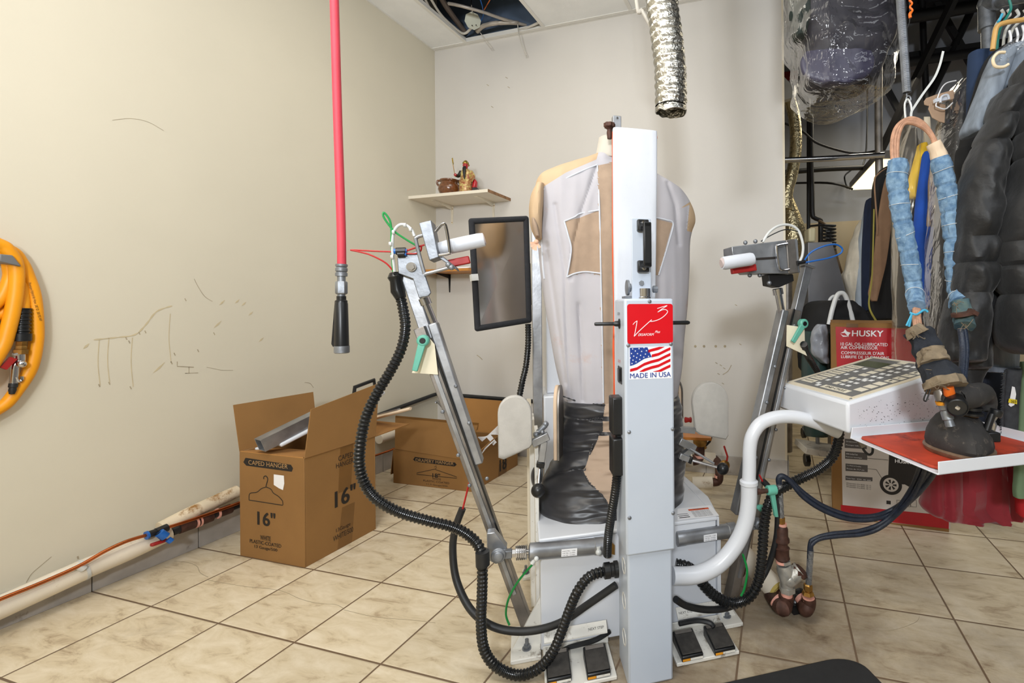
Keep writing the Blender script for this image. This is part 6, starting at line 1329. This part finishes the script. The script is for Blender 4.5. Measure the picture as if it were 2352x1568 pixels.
lm = MB()
for k in range(7):
    t_ = 2 * math.pi * k / 7; c_ = HB(2046, 1113, .0014); lm.prism([c_ + xdB * r_ * math.cos(t_ + o_) + ZX * r_ * math.sin(t_ + o_) for r_, o_ in ((.008, -.25), (.024, -.22), (.024, .22), (.008, .25))], -nB * .0002)
for p in ([(2070, 1112), (2078, 1112), (2094, 1121), (2105, 1120), (2118, 1115), (2112, 1108)],): lm.prism([HB(u, v, .0008) for u, v in p], -nB * .0002)
for u0 in (2036,): lm.prism([HB(u, v, .001) for u, v in ((u0, 1149), (u0 + 10, 1150), (u0 + 10, 1158), (u0, 1157))], -nB * .0002)
for u0 in (2060, 2078, 2092): lm.ribbon([HB(*p, .001) for p in ((u0, 1148), (u0 + 13, 1149), (u0 + 13, 1164), (u0, 1163), (u0, 1148))], .0012, -nB)
lm.prism([HB(u, v, .001) for u, v in ((2079, 1156), (2084, 1150), (2090, 1157), (2088, 1157), (2088, 1162), (2081, 1162), (2081, 1157))], -nB * .0002)
part('printed_symbols', lm, m_kb, hx)
lm = MB(); ht('HUSKY', 2056, 1062, 2095, 8, sub=lm, bold=.05); part('lettering', lm, m_wwhite, hx)
hq([(1944, 742), (1971, 743), (1971, 752), (1944, 752)], m_tape, 'packing_tape')
flp = [PL_ + ZX * HH, PR_ + ZX * HH, PR_ + nB * .12 + ZX * (HH + .004), PL_ + nB * .12 + ZX * (HH + .012)]
part('flap', MB().prism(flp, ZX * .004), m_card, hx)
# ---- clothes: bodies hanging on the racks
m_film = plastic_film('clear_plastic_film', bscale=8, k=.38, alpha=.015)
m_film2 = plastic_film('dusty_plastic_film', (225, 218, 205), rough=.18, bscale=3.5, haze=.06, k=.6)
def cloth_m(nm, c, rough=.85, **k): return mat(nm, c, rough, **{**dict(var=.12, vs=14, bump=.25, bs=60), **k})
def garment(nm, label, cat, rows, d, th, m, group=None, key='d', **k):
    k = {**dict(amp=.010, fs=(26, 26, 2.2), nr=50, n=56), **k}
    mb = MB(); loft(mb, rows, key, d, th, **k); c_ = at((rows[0][1] + rows[0][2]) / 2, rows[0][0], **{key: d}); return single(nm, mb, m, c_, label, cat, group)
def gthing(nm, label, cat, d, u, v, group=None): return thing(nm, at(u, v, d=d), label, cat, group)
def gpart(nm, par, rows, d, th, m, **k):
    k = {**dict(amp=.008, fs=(26, 26, 2.2), nr=50, n=56), **k}; mb = MB(); loft(mb, rows, 'd', d, th, **k); return part(nm, mb, m, par)
# back group, behind the carton
garment('shirt', 'cream shirt hanging leftmost on the back clothes rack', 'shirt', [(500, 1985, 1998), (520, 1972, 2003), (560, 1957, 2005), (620, 1940, 2004), (640, 1936, 2004), (690, 1950, 2003), (740, 1948, 2003), (772, 1958, 2004), (778, 1970, 2004)], 2.95, .07, cloth_m('cream_cotton', (214, 206, 190)), amp=.03, fs=(30, 20, 4))
garment('shirt', 'pale blue-grey shirt hanging between the cream shirt and the navy jacket', 'shirt', [(475, 1990, 2000), (500, 1984, 2010), (560, 1974, 2012), (650, 1966, 2012), (740, 1966, 2010), (778, 1970, 2012)], 2.88, .05, cloth_m('pale_blue_cotton', (170, 182, 196)), amp=.02)
garment('jacket', 'navy jacket hanging right of the pale shirts', 'jacket', [(455, 1996, 2008), (480, 1990, 2016), (560, 1985, 2018), (660, 1983, 2018), (715, 1984, 2018)], 2.8, .06, cloth_m('navy_wool', (30, 42, 72)))
bj = gthing('jacket', 'black jacket with tan lining edge hanging right of the navy jacket', 'jacket', 2.6, 2020, 390)
gpart('body', bj, [(383, 2040, 2046), (390, 2022, 2060), (420, 2008, 2070), (470, 2004, 2075), (600, 2000, 2078), (700, 1996, 2080), (735, 1998, 2082)], 2.62, .05, cloth_m('black_wool', (24, 24, 26)))
gpart('tan_facing', bj, [(404, 2036, 2044), (440, 2026, 2048), (520, 2014, 2046), (600, 2006, 2036), (650, 1998, 2024), (676, 1994, 2018), (692, 2002, 2014)], 2.52, .012, cloth_m('tan_wool', (150, 118, 92)), amp=.003)
gpart('lining_edge', bj, [(386, 2034, 2038), (400, 2014, 2019), (420, 2007, 2010), (500, 2012, 2015), (540, 2013, 2016)], 2.5, .006, cloth_m('tan_wool', (1, 1, 1)), amp=0, n=12)
garment('lanyard', 'thin yellow-green strap hanging inside the open black jacket', 'strap', [(480, 2006, 2009), (560, 2004, 2007), (640, 2001, 2004), (700, 1994, 1998), (735, 2008, 2014), (748, 2018, 2023)], 2.48, .004, mat('olive_cord', (150, 140, 60), .7), amp=0, n=10)
garment('dress', 'black garment under plastic hanging behind the left denim hose sleeve', 'dress', [(300, 2082, 2092), (330, 2076, 2100), (400, 2062, 2106), (500, 2056, 2112), (620, 2056, 2120), (700, 2055, 2124), (752, 2055, 2128)], 2.05, .05, cloth_m('charcoal_cloth', (46, 44, 44)))
garment('garment_cover', 'clear plastic cover over the black garment left of the yellow top', 'plastic cover', [(280, 2083, 2092), (320, 2074, 2104), (400, 2058, 2112), (500, 2053, 2118), (620, 2054, 2126), (760, 2054, 2134), (800, 2055, 2140), (838, 2056, 2142)], 2.02, .07, m_film2, amp=.014, fs=(20, 20, 5))
garment('top', 'bright yellow top hanging left of the blue garment', 'top', [(330, 2112, 2122), (350, 2106, 2128), (400, 2092, 2130), (430, 2084, 2128), (448, 2090, 2124), (455, 2096, 2120)], 1.98, .03, cloth_m('yellow_cotton', (232, 190, 50)))
garment('coat', 'royal blue coat hanging behind the denim hose sleeves', 'coat', [(348, 2124, 2138), (400, 2115, 2148), (480, 2104, 2152), (560, 2100, 2156), (620, 2110, 2156), (680, 2112, 2148), (706, 2116, 2142)], 1.9, .035, cloth_m('royal_blue_wool', (20, 74, 170)), amp=.008)
garment('coat', 'dark navy coat hem showing under the royal blue coat', 'coat', [(690, 2110, 2146), (760, 2112, 2150), (800, 2114, 2152)], 1.96, .03, cloth_m('dark_navy', (18, 26, 44)))
garment('card_hanger', 'pale card strip hanger behind the top of the iron hoses', 'hanger', [(268, 2122, 2136), (300, 2122, 2138), (360, 2120, 2140), (420, 2116, 2136)], 2.1, .006, mat('cream_card', (214, 200, 176), .8), amp=0, n=12)
# plastic-wrapped jackets
pj1 = gthing('jacket', 'black jacket in crinkled plastic hanging right of the royal blue coat', 'jacket', 1.75, 2190, 200)
gpart('body', pj1, [(205, 2200, 2236), (225, 2184, 2240), (260, 2176, 2242), (330, 2168, 2240), (450, 2160, 2236), (600, 2152, 2230), (780, 2146, 2226), (850, 2150, 2224)], 1.75, .07, cloth_m('black_nylon', (26, 27, 32), .5))
garment('garment_cover', 'crinkled clear plastic cover around the black jacket right of the royal blue coat', 'plastic cover', [(178, 2215, 2246), (200, 2196, 2252), (225, 2180, 2252), (260, 2170, 2250), (330, 2158, 2248), (450, 2150, 2242), (600, 2142, 2236), (780, 2136, 2232), (900, 2140, 2230)], 1.72, .10, m_film, amp=.02, fs=(18, 18, 6))
garment('garment_cover', 'empty gold-tinted plastic cover hanging between the blue coat and the jackets', 'plastic cover', [(262, 2170, 2180), (300, 2150, 2184), (380, 2142, 2180), (470, 2134, 2170), (520, 2134, 2160)], 1.8, .03, plastic_film('golden_film', (190, 165, 120), .05, .15, 3, .03, .6, .12), amp=.012, fs=(30, 30, 9))
garment('garment_cover', 'clear plastic cover tail hanging down behind the iron hose', 'plastic cover', [(600, 2150, 2168), (700, 2146, 2162), (800, 2118, 2160), (840, 2100, 2150), (850, 2104, 2140)], 1.5, .012, m_film, amp=.008)
cp = gthing('card_cape', 'brown card shoulder covers on a white wire hanger above the iron hoses', 'hanger', 1.7, 2160, 240)
for k, (pts) in enumerate(([(2123, 232), (2128, 225), (2150, 217), (2190, 206), (2192, 226), (2160, 236), (2132, 243), (2124, 240)], [(2133, 250), (2136, 238), (2150, 236), (2172, 240), (2170, 282), (2158, 279), (2142, 270)])):
    part('card_cover', MB().prism([at(u, v, d=1.72 - .04 * k) for u, v in pts], CF * .004 + ZX * .0), mat('brown_card', (176, 146, 120), .8, var=.05), cp, bevel=.001)
part('wire', MB().tube(sm([at(u, v, d=1.66) for u, v in ((2196, 185), (2172, 192), (2158, 212), (2150, 240), (2154, 246), (2172, 250), (2188, 236))], 6), .0022, 8), m_wire, cp)
part('clip', MB().beam(at(2146, 232, d=1.66), at(2176, 226, d=1.66), .012, .012, CF).tube(sm([at(u, v, d=1.65) for u, v in ((2160, 236), (2163, 222), (2176, 218), (2180, 228))], 5), .004, 8), m_pad, cp)
# rack at the right
rk = thing('clothes_rack', at(2268, 700, d=2.3), 'galvanised pipe clothes rack post and rail at the upper right', 'rack')
DK = 2.3
part('post', MB().cyl(at(2268, 60, d=DK), V((at(2268, 60, d=DK).x, at(2268, 60, d=DK).y, 0)), .027), m_zinc, rk)
el = at(2266, 8, d=DK); part('elbow', MB().cyl(at(2267, 62, d=DK), el, .037).sph(el, .040).cyl(el, el + (at(2352, -8, d=2.1) - el).normalized() * .08, .037).lathe(at(2267, 68, d=DK), ZX, [(.038, 0), (.038, .012)], 20), m_zinc, rk)
part('rail', MB().cyl(el, el + (at(2352, -8, d=2.1) - el) * 3.2, .026), m_zinc, rk)
def hanger(pts, r, m, label, d, cat='hanger', nm='coat_hanger'):
    q = sm([at(u, v, d=d + (p[0] if p else 0)) for u, v, *p in pts], 6); return single(nm, MB().tube(q, r, 10), m, q[0], label, cat)
hanger([(2352, 45), (2310, 52), (2290, 62), (2284, 85), (2280, 115)], .0075, mat('tan_wood', (204, 160, 92), .4, var=.15), 'tan wooden coat hanger at the top right on the rack', 1.46)
hanger([(2318, 0), (2322, 20), (2312, 40), (2300, 60), (2292, 90), (2290, 120)], .004, mat('teal_wire', (16, 110, 98), .4), 'teal plastic hanger between the pale hangers on the rack', 1.5)
for k, (x, lab) in enumerate(((0, 'grey flat plastic hanger nearest the rack post'), (14, 'second grey plastic hanger right of the rack post'), (34, 'pale grey hanger with a notch under the rail'), (52, 'pale hanger at the photo edge under the rail'))):
    hanger([(2300 + x, 22), (2306 + x, 34), (2296 + x, 44), (2283 + x * .8, 70), (2280 + x * .7, 108)], .0045, mat('pale_plastic', (186, 186, 180), .4), lab, 1.56 - .02 * k)
hanger([(2302, 32), (2296, 46), (2292, 50)], .004, mat('cyan_cord', (1, 1, 1)), 'small cyan size clip on a hanger below the rail', 1.53, 'clip', 'size_clip')
for k, x in enumerate((0, 16, 30)): hanger([(2318 + x, 70 - k * 6), (2322 + x, 90 - k * 6), (2316 + x, 112 - k * 6)], .0035, m_wire, ('white clip hook left of the other two under the tan hanger', 'white clip hook between its two neighbours under the tan hanger', 'white clip hook nearest the photo edge under the tan hanger')[k], 1.48, 'clip', 'hanger_clip')
garment('trousers', 'dark navy trousers folded over a hanger below the rack post', 'trousers', [(122, 2231, 2280, 0, .02), (126, 2229, 2284), (180, 2227, 2282), (260, 2226, 2280), (420, 2222, 2276), (600, 2224, 2280), (750, 2228, 2290), (850, 2230, 2300), (1000, 2236, 2306)], 1.56, .03, cloth_m('navy_twill', (28, 48, 78)), amp=.006)
garment('jacket', 'black open jacket hanging left of the grey t-shirt', 'jacket', [(112, 2290, 2330), (135, 2268, 2345), (180, 2250, 2350), (260, 2226, 2352), (330, 2208, 2352), (345, 2200, 2352), (380, 2198, 2340), (420, 2204, 2330), (500, 2210, 2320)], 1.48, .05, cloth_m('black_jersey', (20, 21, 24)))
ts = gthing('t_shirt', 'heather grey t-shirt on a clear hanger behind the black puffer jackets', 'shirt', 1.38, 2300, 100)
m_heath = cloth_m('heather_grey', (122, 131, 142), stretch=(1, 1, .15), vs=60, var=.22)
gpart('body', ts, [(108, 2312, 2345), (122, 2292, 2380), (160, 2272, 2420), (220, 2256, 2440), (300, 2290, 2440), (500, 2310, 2400), (580, 2300, 2370), (650, 2290, 2340), (720, 2277, 2330), (773, 2265, 2330), (815, 2267, 2330), (852, 2271, 2328)], 1.36, .04, m_heath)
gpart('sleeve', ts, [(118, 2288, 2325), (160, 2268, 2312), (220, 2246, 2290), (270, 2226, 2266), (300, 2214, 2248), (312, 2224, 2242)], 1.34, .04, m_heath, amp=.004)
gpart('hem_band', ts, [(838, 2269, 2330), (854, 2270, 2328)], 1.355, .045, m_heath, amp=0, nr=6)
hg = thing('plastic_hanger', at(2320, 130, d=1.3), 'clear plastic coat hanger in the neck of the grey t-shirt', 'hanger')
part('hanger_body', MB().tube(sm([at(u, v, d=1.29) for u, v in ((2306, 135), (2312, 120), (2332, 104), (2360, 84))], 6), [.015] * 4 + [.017] * 15, 14), m_film, hg)
part('shoulder_end', MB().tube(sm([at(u, v, d=1.27) for u, v in ((2308, 120), (2292, 122), (2281, 136), (2286, 152), (2304, 154), (2316, 148))], 6), .0042, 10), mat('ivory_plastic', (226, 206, 172), .35), hg)
m_puf = mat('black_puffer_nylon', (13, 14, 17), .55, var=.15, vs=10, bump=.7, bs=22, sheen=.15, bdist=.006)
pf = gthing('puffer_jacket', 'black quilted puffer jacket hanging nearest the iron', 'jacket', 1.32, 2310, 160)
gpart('body', pf, [(150, 2338, 2372), (200, 2312, 2380), (280, 2284, 2380), (360, 2260, 2375), (460, 2230, 2360), (580, 2218, 2326), (640, 2212, 2298), (700, 2205, 2280), (760, 2176, 2268), (800, 2166, 2258), (846, 2172, 2254)], 1.33, .07, m_puf, amp=.016, fs=(18, 18, 12), quilt=(118, .34), nr=90)
gpart('sleeve', pf, [(205, 2304, 2330), (240, 2284, 2326), (290, 2266, 2316), (340, 2242, 2306), (414, 2216, 2296), (480, 2206, 2290), (570, 2202, 2286), (650, 2196, 2274), (720, 2178, 2262), (790, 2164, 2258), (830, 2168, 2254)], 1.26, .055, m_puf, amp=.014, fs=(22, 18, 14), quilt=(122, .32), nr=90, seed=4)
gpart('hem_band', pf, [(838, 2176, 2262), (862, 2182, 2246), (876, 2186, 2240)], 1.33, .05, m_puf, amp=.004)
p2 = gthing('puffer_jacket', 'second black quilted puffer jacket cut off by the right edge of the photo', 'jacket', 1.2, 2360, 300)
gpart('body', p2, [(130, 2358, 2420), (230, 2350, 2460), (320, 2344, 2480), (420, 2336, 2480), (480, 2312, 2480), (560, 2303, 2480), (650, 2304, 2480), (740, 2302, 2480), (790, 2306, 2480), (812, 2330, 2480)], 1.2, .08, m_puf, amp=.014, fs=(18, 18, 12), quilt=(104, .34), nr=90, seed=7)
# lower things on the rack
garment('trousers', 'near-black navy trousers hanging down between the iron and the frayed scarf', 'trousers', [(820, 2226, 2296), (900, 2228, 2300), (1000, 2232, 2306), (1030, 2240, 2306)], 1.45, .03, cloth_m('dark_navy', (18, 26, 44)), amp=.006)
sf = gthing('scarf', 'charcoal scarf with frayed edge and a yellow-white laundry tag', 'scarf', 1.3, 2310, 860)
gpart('wool', sf, [(846, 2312, 2346), (880, 2308, 2342), (930, 2304, 2338), (975, 2304, 2336), (1000, 2312, 2334), (1018, 2322, 2332)], 1.30, .012, cloth_m('charcoal_wool', (54, 56, 60), vs=50, var=.3), amp=.004)
mb = MB()
for k in range(60):
    v = 850 + k * 2.7; u = 2311 - 7 * math.sin(min(1, (v - 846) / 100) * 1.5) + (max(0, v - 985) * .5); p0 = at(u, v, d=1.29); mb.tube([p0, p0 - CR * (.006 + .006 * random.random()) - ZX * .006 * random.random()], [.0022, .0006], 5)
part('fringe', mb, cloth_m('charcoal_wool', (1, 1, 1)), sf)['kind'] = 'stuff'
tg = part('laundry_tag', MB().prism([at(u, v, d=1.283) for u, v in ((2325, 887), (2331, 889), (2334, 905), (2330, 930), (2322, 934), (2317, 930), (2322, 905))], CF * .001), m_wwhite, sf)
part('tag_band', MB().prism([at(u, v, d=1.281) for u, v in ((2318, 915), (2336, 918), (2336, 928), (2316, 924))], CF * .0008), mat('yellow_tag', (228, 204, 40), .6), tg)
text('203', at(2322, 925, d=1.279), CR, ZX, .014, .007, m_ink, tg)
garment('skirt', 'sage green garment at the right edge of the photo above the red skirts', 'skirt', [(830, 2345, 2420), (950, 2338, 2420), (1080, 2334, 2420), (1120, 2330, 2420), (1138, 2331, 2420), (1142, 2333, 2420)], 1.36, .012, cloth_m('sage_green', (104, 126, 96)), amp=.01, pw=.35)
m_chif = cloth_m('crimson_chiffon', (138, 20, 38), .7, sheen=.3)
garment('dress', 'long crimson chiffon dress hanging behind the tray, its hem above the floor', 'dress', [(830, 2150, 2260), (960, 2140, 2300), (1050, 2130, 2322), (1100, 2126, 2334), (1140, 2124, 2338), (1160, 2118, 2342), (1174, 2134, 2340), (1184, 2160, 2338), (1190, 2190, 2334)], 1.62, .05, m_chif, pw=.5, amp=.045, fs=(22, 14, 1.2), nr=60, n=110)
garment('dress', 'bright red hem at the right edge of the photo beside the crimson dress', 'dress', [(960, 2330, 2400), (1060, 2332, 2420), (1150, 2334, 2420), (1176, 2336, 2420), (1186, 2346, 2420)], 1.5, .025, cloth_m('bright_red', (180, 24, 32)), amp=.02, pw=.6)
garment('garment_cover', 'pinkish dusty plastic cover low behind the iron', 'plastic cover', [(790, 2158, 2246), (850, 2168, 2246), (900, 2176, 2246), (930, 2180, 2244)], 1.55, .02, mat('pink_film', (150, 106, 98), .25, var=.3, vs=12, bump=.6, bs=20, coat=.6, bdist=.01), amp=.008)
# bundle overhead
ob = gthing('garment_bundle', 'dark suits bundled in clear plastic hanging overhead right of the wall end', 'clothes', 2.05, 1930, -200)
gpart('dark_suit', ob, [(-260, 1840, 2010), (-120, 1826, 2030), (0, 1820, 2046), (60, 1816, 2050), (100, 1836, 2046), (150, 1840, 2022), (190, 1850, 2010), (205, 1870, 1990)], 2.06, .13, cloth_m('dark_suiting', (44, 42, 50), .6), amp=.03, fs=(10, 10, 8))
gpart('green_suit', ob, [(-200, 1812, 1850), (0, 1812, 1860), (60, 1816, 1856), (90, 1826, 1846)], 1.98, .04, cloth_m('dark_green_cloth', (18, 34, 30)))
gpart('lining', ob, [(118, 1850, 2000), (140, 1838, 2008), (165, 1842, 2002), (182, 1856, 1985), (196, 1890, 1950)], 1.93, .03, cloth_m('violet_grey_lining', (62, 60, 80), .4), amp=.012)
gpart('plastic_cover', ob, [(-280, 1825, 2030), (-100, 1812, 2044), (40, 1806, 2058), (100, 1806, 2060), (130, 1824, 2050), (180, 1826, 2036), (220, 1828, 2028), (238, 1856, 2000), (244, 1890, 1960)], 2.0, .20, m_film, amp=.045, fs=(9, 9, 9), nr=80, n=90)
# ---- back room
single('press_panel', MB().prism([at(u, v, d=2.9) for u, v in ((1856, 556), (1912, 556), (1938, 650), (1948, 690), (1948, 1084), (1918, 1084), (1918, 712), (1856, 712))], CF * .12), mat('dull_steel_sheet', (150, 150, 154), .42, .8, var=.12, vs=5), at(1900, 712, d=2.9), 'grey steel back panel of a press standing in the back room', 'press', bevel=.004)
def pipe(pts, r, m, label, cat='pipe', nm='steam_pipe', d=3.6, jit=0, n=12):
    q = sm([at(p[0], p[1], d=p[2] if len(p) > 2 else d) for p in pts], 7); return single(nm, MB().tube(q, r, n, jit=jit), m, q[0], label, cat)
pipe([(1832, 258), (1852, 262), (1862, 270), (1863, 285), (1863, 380), (1865, 440), (1866, 490), (1872, 500), (1884, 506), (1885, 520), (1885, 556)], .019, m_blkpaint, 'black steam pipe with copper joints dropping down in the back room')
pipe([(1857, -60), (1857, 372), (1857, 450), (1857, 520), (1857, 1000)], .014, m_blkpaint, 'thinner dark pipe just left of the jointed black pipe', d=3.7)
for v_ in (448, 456, 492): pass
pipe([(1880, 506, 3.6), (1900, 520, 3.5), (1912, 550, 3.5), (1925, 600, 3.5), (1945, 660, 3.5), (1975, 720, 3.4)], .010, mat('brown_hose', (104, 84, 60), .6), 'brown hose arching down behind the steel press panel', 'hose', 'rubber_hose')
pipe([(1800, 368), (1900, 364), (2030, 356)], .018, m_chrome, 'chrome rail running across to the upright pole in the back room', 'rail', 'clothes_rail', 3.0)
pipe([(2018, 140), (2018, 300), (2020, 440), (2022, 700)], .024, m_steeldk, 'upright steel pole in the back room behind the hoses', 'pole', 'support_pole', 3.05)
fdt = pipe([(1808, 215), (1822, 260), (1828, 310), (1826, 360), (1816, 410), (1808, 440), (1806, 480)], .040, mat('gold_reflecting_foil', (190, 176, 140), .25, 1.0, var=.2, vs=20, bump=.8, bs=50, bdist=.01), 'flexible metal duct curving down beside the wall end', 'duct', 'flexible_duct', 3.2, .06, 24)
single('duct_boot', MB().tube([at(1806, 440, d=3.25), at(1814, 480, d=3.25), at(1820, 520, d=3.25), at(1820, 560, d=3.25), at(1822, 590, d=3.25)], [.03, .05, .08, .085, .06], 24, jit=.12), mat('gold_reflecting_foil', (1, 1, 1)), at(1820, 520, d=3.25), 'crumpled foil duct boot widening below the flexible duct', 'duct')
pipe([(1806, 470), (1806, 560), (1808, 640), (1808, 700), (1808, 1040)], .035, m_steeldk, 'upright steel duct standing just past the wall end', 'duct', 'steel_duct', 3.3)
q = [at(1905 + 14 * math.cos(k * .5), 518 + k * .62, d=3.3 + .06 * math.sin(k * .5)) for k in range(90)]
single('hose_coil', MB().tube([at(1862, 519, d=3.58), at(1880, 517, d=3.4), at(1895, 517, d=3.3)] + q, .008, 8), m_rubber, q[0], 'black recoil hose hanging in loops above the steel press panel', 'hose')
single('plastic_jug', MB().prism([at(u, v, d=2.95) for u, v in ((1858, 523), (1874, 523), (1874, 555), (1858, 555))], CF * .09), mat('milky_plastic', (206, 196, 160), .4), at(1862, 556, d=2.95), 'milky plastic container above the steel press panel', 'container', bevel=.01)
garment('cloth_pile', 'black clothing heaped behind the compressor carton', 'clothes', [(690, 1880, 1930), (698, 1862, 1950), (715, 1850, 1975), (740, 1846, 2000), (770, 1842, 2010), (850, 1840, 2010)], 2.75, .2, cloth_m('black_wool', (1, 1, 1)), amp=.03, fs=(8, 8, 8))
garment('bin', 'dark teal bin standing left of the compressor carton', 'bin', [(760, 1850, 1900), (800, 1848, 1900), (860, 1846, 1900), (1000, 1852, 1896)], 2.6, .1, mat('dark_teal_plastic', (34, 62, 62), .4, var=.2), amp=.008)
garment('plastic_bag', 'grey translucent plastic bag beside the left edge of the compressor carton', 'bag', [(744, 1880, 1892), (770, 1862, 1900), (810, 1866, 1902), (826, 1880, 1902), (834, 1890, 1900)], 2.45, .04, mat('grey_bag_plastic', (150, 156, 168), .3, var=.3, vs=12, coat=.5, bump=.5, bs=25, bdist=.01), amp=.02, fs=(20, 20, 12))
pipe([(1904, 745), (1912, 710), (1922, 680), (1932, 673), (1942, 680), (1952, 710), (1960, 742)], .013, mat('white_pipe', (225, 228, 230), .3), 'white bent tube handle standing up behind the compressor carton', 'handle', 'bent_tube', 2.55)
pipe([(1902, 705), (1906, 688), (1916, 680), (1926, 690)], .009, mat('white_pipe', (1, 1, 1)), 'thinner white tube handle left of the larger bent one', 'handle', 'bent_tube', 2.7)
# hanging light fixture
tf_ = thing('light_fixture', at(1990, 400, z=2.12), 'lit rectangular light panel hanging in the back room', 'lamp')
q = [at(1953, 436, z=2.12), at(2036, 433, z=2.12), at(2056, 368, z=2.12), at(2014, 369, z=2.12)]
part('diffuser', MB().prism(q, ZX * .01), mat('lit_diffuser', (255, 238, 190), .5, emit=1.6), tf_)
qc = sum(q, Vector()) / 4; part('housing', MB().prism([qc + (p - qc) * 1.04 + ZX * .011 for p in q], ZX * .06), m_steeldk, tf_)
part('cord', MB().tube(sm([at(1946, 432, z=2.2), at(1940, 405, z=2.35), at(1960, 385, d=4.3), at(1990, 340, d=4.3), at(1990, -20, d=4.3)], 6), .008, 8), m_black, tf_)
pipe([(1838, 499), (1900, 496), (1982, 490)], .02, mat('white_pipe', (1, 1, 1)), 'white tube light body on the far wall above the press', 'lamp', 'tube_light', 5.1)
wx = MB(); wx.tube([at(1960, 690, d=4.9), at(2000, 690, d=4.9)], .01, 8)
pipe([(2030, 152), (2120, 138), (2245, 120)], .040, m_blkpaint, 'thick black horizontal pipe crossing the back room overhead', d=4.2)
pipe([(2117, -60), (2120, 60), (2124, 150), (2128, 230)], .028, m_blkpaint, 'black vertical pipe crossing the overhead pipe', d=4.25)
pipe([(2250, -60), (2240, 0), (2190, 110), (2130, 232)], .034, m_blkpaint, 'black diagonal brace right of the vertical overhead pipe', 'brace', 'steel_brace', 4.3)
pipe([(2040, 45), (2120, 35), (2260, 10)], .05, m_blkpaint, 'black overhead beam near the top of the photo behind the spring', 'beam', 'steel_beam', 4.0)
pipe([(1770, 270), (1840, 300), (1880, 330), (1960, 352), (2020, 345, 3.05)], .008, m_blkpaint, 'sagging black cable crossing the back room above the chrome rail', 'cable', 'sagging_cable', 3.4)
pipe([(1780, 422, 4.9), (1900, 420, 4.2), (1958, 434, 4.2)], .010, m_blkpaint, 'black cable running to the hanging light panel', 'cable', 'sagging_cable', 4.2)
pipe([(1800, 396), (1900, 388), (2010, 384)], .022, m_blkpaint, 'black horizontal pipe just under the chrome rail', d=4.0)
# ceiling fixture corner at wall end
single('sprinkler_bracket', MB().prism([at(u, v, d=2.95) for u, v in ((1794, 168), (1830, 205), (1828, 222), (1794, 232))], CF * .05), mat('pale_plastic', (1, 1, 1)), at(1810, 200, d=2.95), 'white angled bracket just past the top of the wall end', 'bracket', bevel=.004)
# cart with casters behind the carton
ct_ = thing('rolling_cart', at(1880, 1060, z=0), 'low rolling cart on black casters seen under the console', 'cart')
part('deck', MB().beam(at(1838, 1024, d=2.75), at(1930, 1038, d=2.75), .2, .035, ZX), m_whitedirty, ct_, bevel=.003)
for u, v in ((1853, 1056), (1846, 994)):
    d_ = 2.75 if v > 1000 else 3.4; c_ = at(u, v, d=d_); w_ = part('caster', MB().lathe(c_ - CR * .012, CR, [(.02, 0), (.036, .001), (.036, .023), (.02, .024)], 22), m_black, ct_)
    part('caster_fork', MB().beam(c_ + ZX * .05 - CF * .01, c_ - CR * .0 - CF * .03, .03, .004, CF), m_zinc, w_)
part('frame_post', MB().cyl(at(1878, 1030, d=2.8), at(1878, 780, d=2.8), .012), m_steel, ct_)
